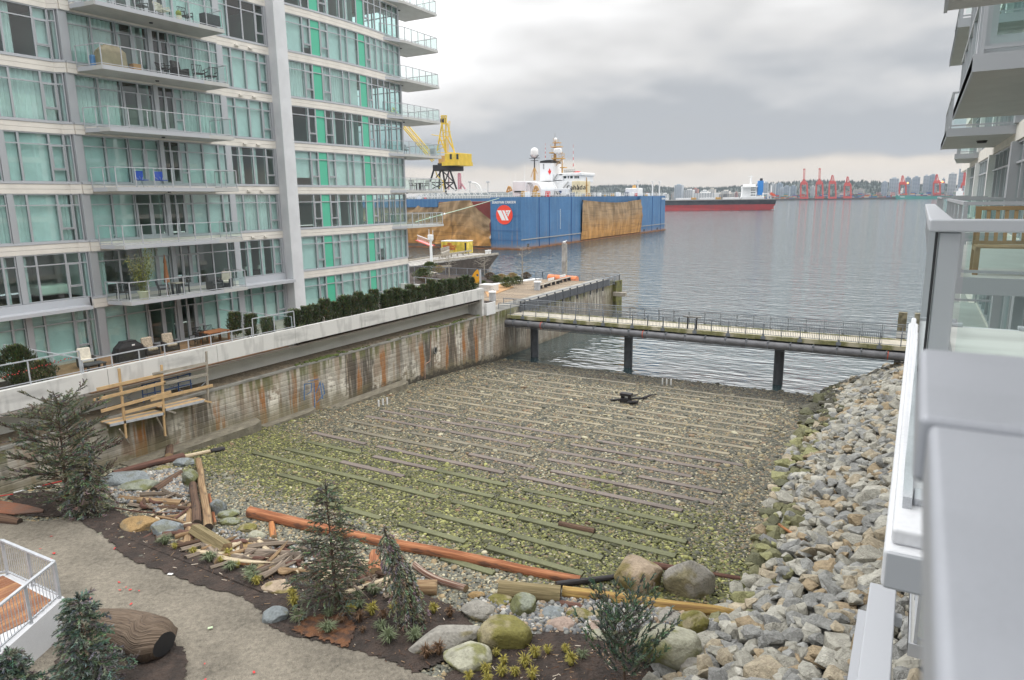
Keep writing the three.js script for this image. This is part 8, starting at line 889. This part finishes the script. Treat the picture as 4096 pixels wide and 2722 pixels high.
  new MB().rbox(0.11, y + 1.02, -8.6, 0.13, 0.07, 7.4, 0.012).rbox(1.4, y + 1.018, -4.86, 2.7, 0.072, 0.14, 0.012).build('handrail_cap', MT.aluLight, b); new MB().rbox(0.16, y + 0.49, -4.9, 0.115, 0.98, 0.115, 0.012).build('post', G2, b); new MB().span(0.085, 0.1, y + 0.06, y + 0.98, -4.86, -4.84).build('gasket', MT.black, b); for (const z of [-7.4, -9.8, -12]) new MB().span(0.08, 0.14, y - (z < -8 ? 0.3 : 0), y + 0.98, z - 0.03, z + 0.03).build('post', G2, b); pane(0.25, -4.88, 2.6, -4.88, y + 0.05, y + 0.96); for (const x of [1.3]) new MB().span(x - 0.03, x + 0.03, y, y + 0.98, -4.93, -4.87).build('post', G2, b); for (const x of [0.35, 0.9, 1.45]) new MB().rbox(x, y + 0.03, -7.45, 0.14, 0.03, 0.1, 0.008).cyl(x, y + 0.055, -7.45, 0.02, 0.02, 0.04, 8).build('base_plate', MT.galv, b);
  // lower floor guard seen below the ledge
  { const c = part('lower_guard', t), yl = FL - 3.12 + 1.05; new MB().rbox(0.0, yl, -3.6, 0.2, 0.06, 5.2, 0.012).build('handrail_cap', MT.aluLight, c); new MB().span(-0.17, -0.1, yl - 1.2, yl - 0.25, -6.2, -0.5).build('edge_trim', MT.aluLight, c); new MB().span(0.09, 0.1, yl - 1.05, yl - 0.05, -6.2, -0.8).build('panel', MT.concrete, c); for (const z of [-5.9, -4.9, -3.9]) new MB().rbox(0.12, yl - 0.09, z, 0.07, 0.09, 0.07, 0.012).build('bracket', MT.galv, c); }
  // own guard rail close to the camera
  const r = thing('guard_rail', 'pale grey metal balcony guard rail close to the camera, bottom right', 'railing', V(0.2, 13.8, -0.4)); new MB().rbox(0.356, 13.825, -0.665, 0.69, 0.05, 0.25, 0.006).build('rail_cap', MT.railCap, r); new MB().rbox(0.362, 13.822, 0.62, 0.69, 0.05, 2.308, 0.006).build('rail_cap', MT.railCap, r); new MB().span(0.03, 0.68, 13.803, 13.838, -0.541, -0.533).build('joint', MT.aluDark, r); new MB().span(0.06, 0.12, 12.8, 13.78, -0.6, 1.5).build('side_panel', MT.alu, r);
  // bench on the second balcony
  const bx = 1.5, bz = -12.85, be = thing('wooden_bench', 'slatted wooden garden bench on the balcony behind the glass at right', 'bench', V(bx, FL, bz)); for (let i = 0; i < 6; i++) new MB().span(bx - 0.75, bx + 0.75, FL + 0.4, FL + 0.425, bz + 0.3 - i * 0.1, bz + 0.38 - i * 0.1).build('seat_slat', MT.benchWood, be); for (let i = 0; i < 13; i++) new MB().bar(V(bx - 0.7 + i * 0.117, FL + 0.45, bz - 0.28), V(bx - 0.7 + i * 0.117, FL + 0.95, bz - 0.42), 0.05, 0.025).build('back_slat', MT.benchWood, be); new MB().bar(V(bx - 0.76, FL + 0.97, bz - 0.42), V(bx + 0.76, FL + 0.97, bz - 0.42), 0.06).bar(V(bx - 0.76, FL + 0.45, bz - 0.28), V(bx + 0.76, FL + 0.45, bz - 0.28), 0.05).build('back_rail', MT.benchWood, be); for (const s of [-0.72, 0.72]) { new MB().span(bx + s - 0.035, bx + s + 0.035, FL, FL + 0.4, bz + 0.28, bz + 0.35).build('leg', MT.benchWood, be); new MB().span(bx + s - 0.035, bx + s + 0.035, FL, FL + 0.97, bz - 0.42, bz - 0.35).build('leg', MT.benchWood, be); new MB().bar(V(bx + s, FL + 0.38, bz - 0.38), V(bx + s, FL + 0.38, bz + 0.33), 0.06).build('seat_rail', MT.benchWood, be); }
}
renderer.render(scene, camera);
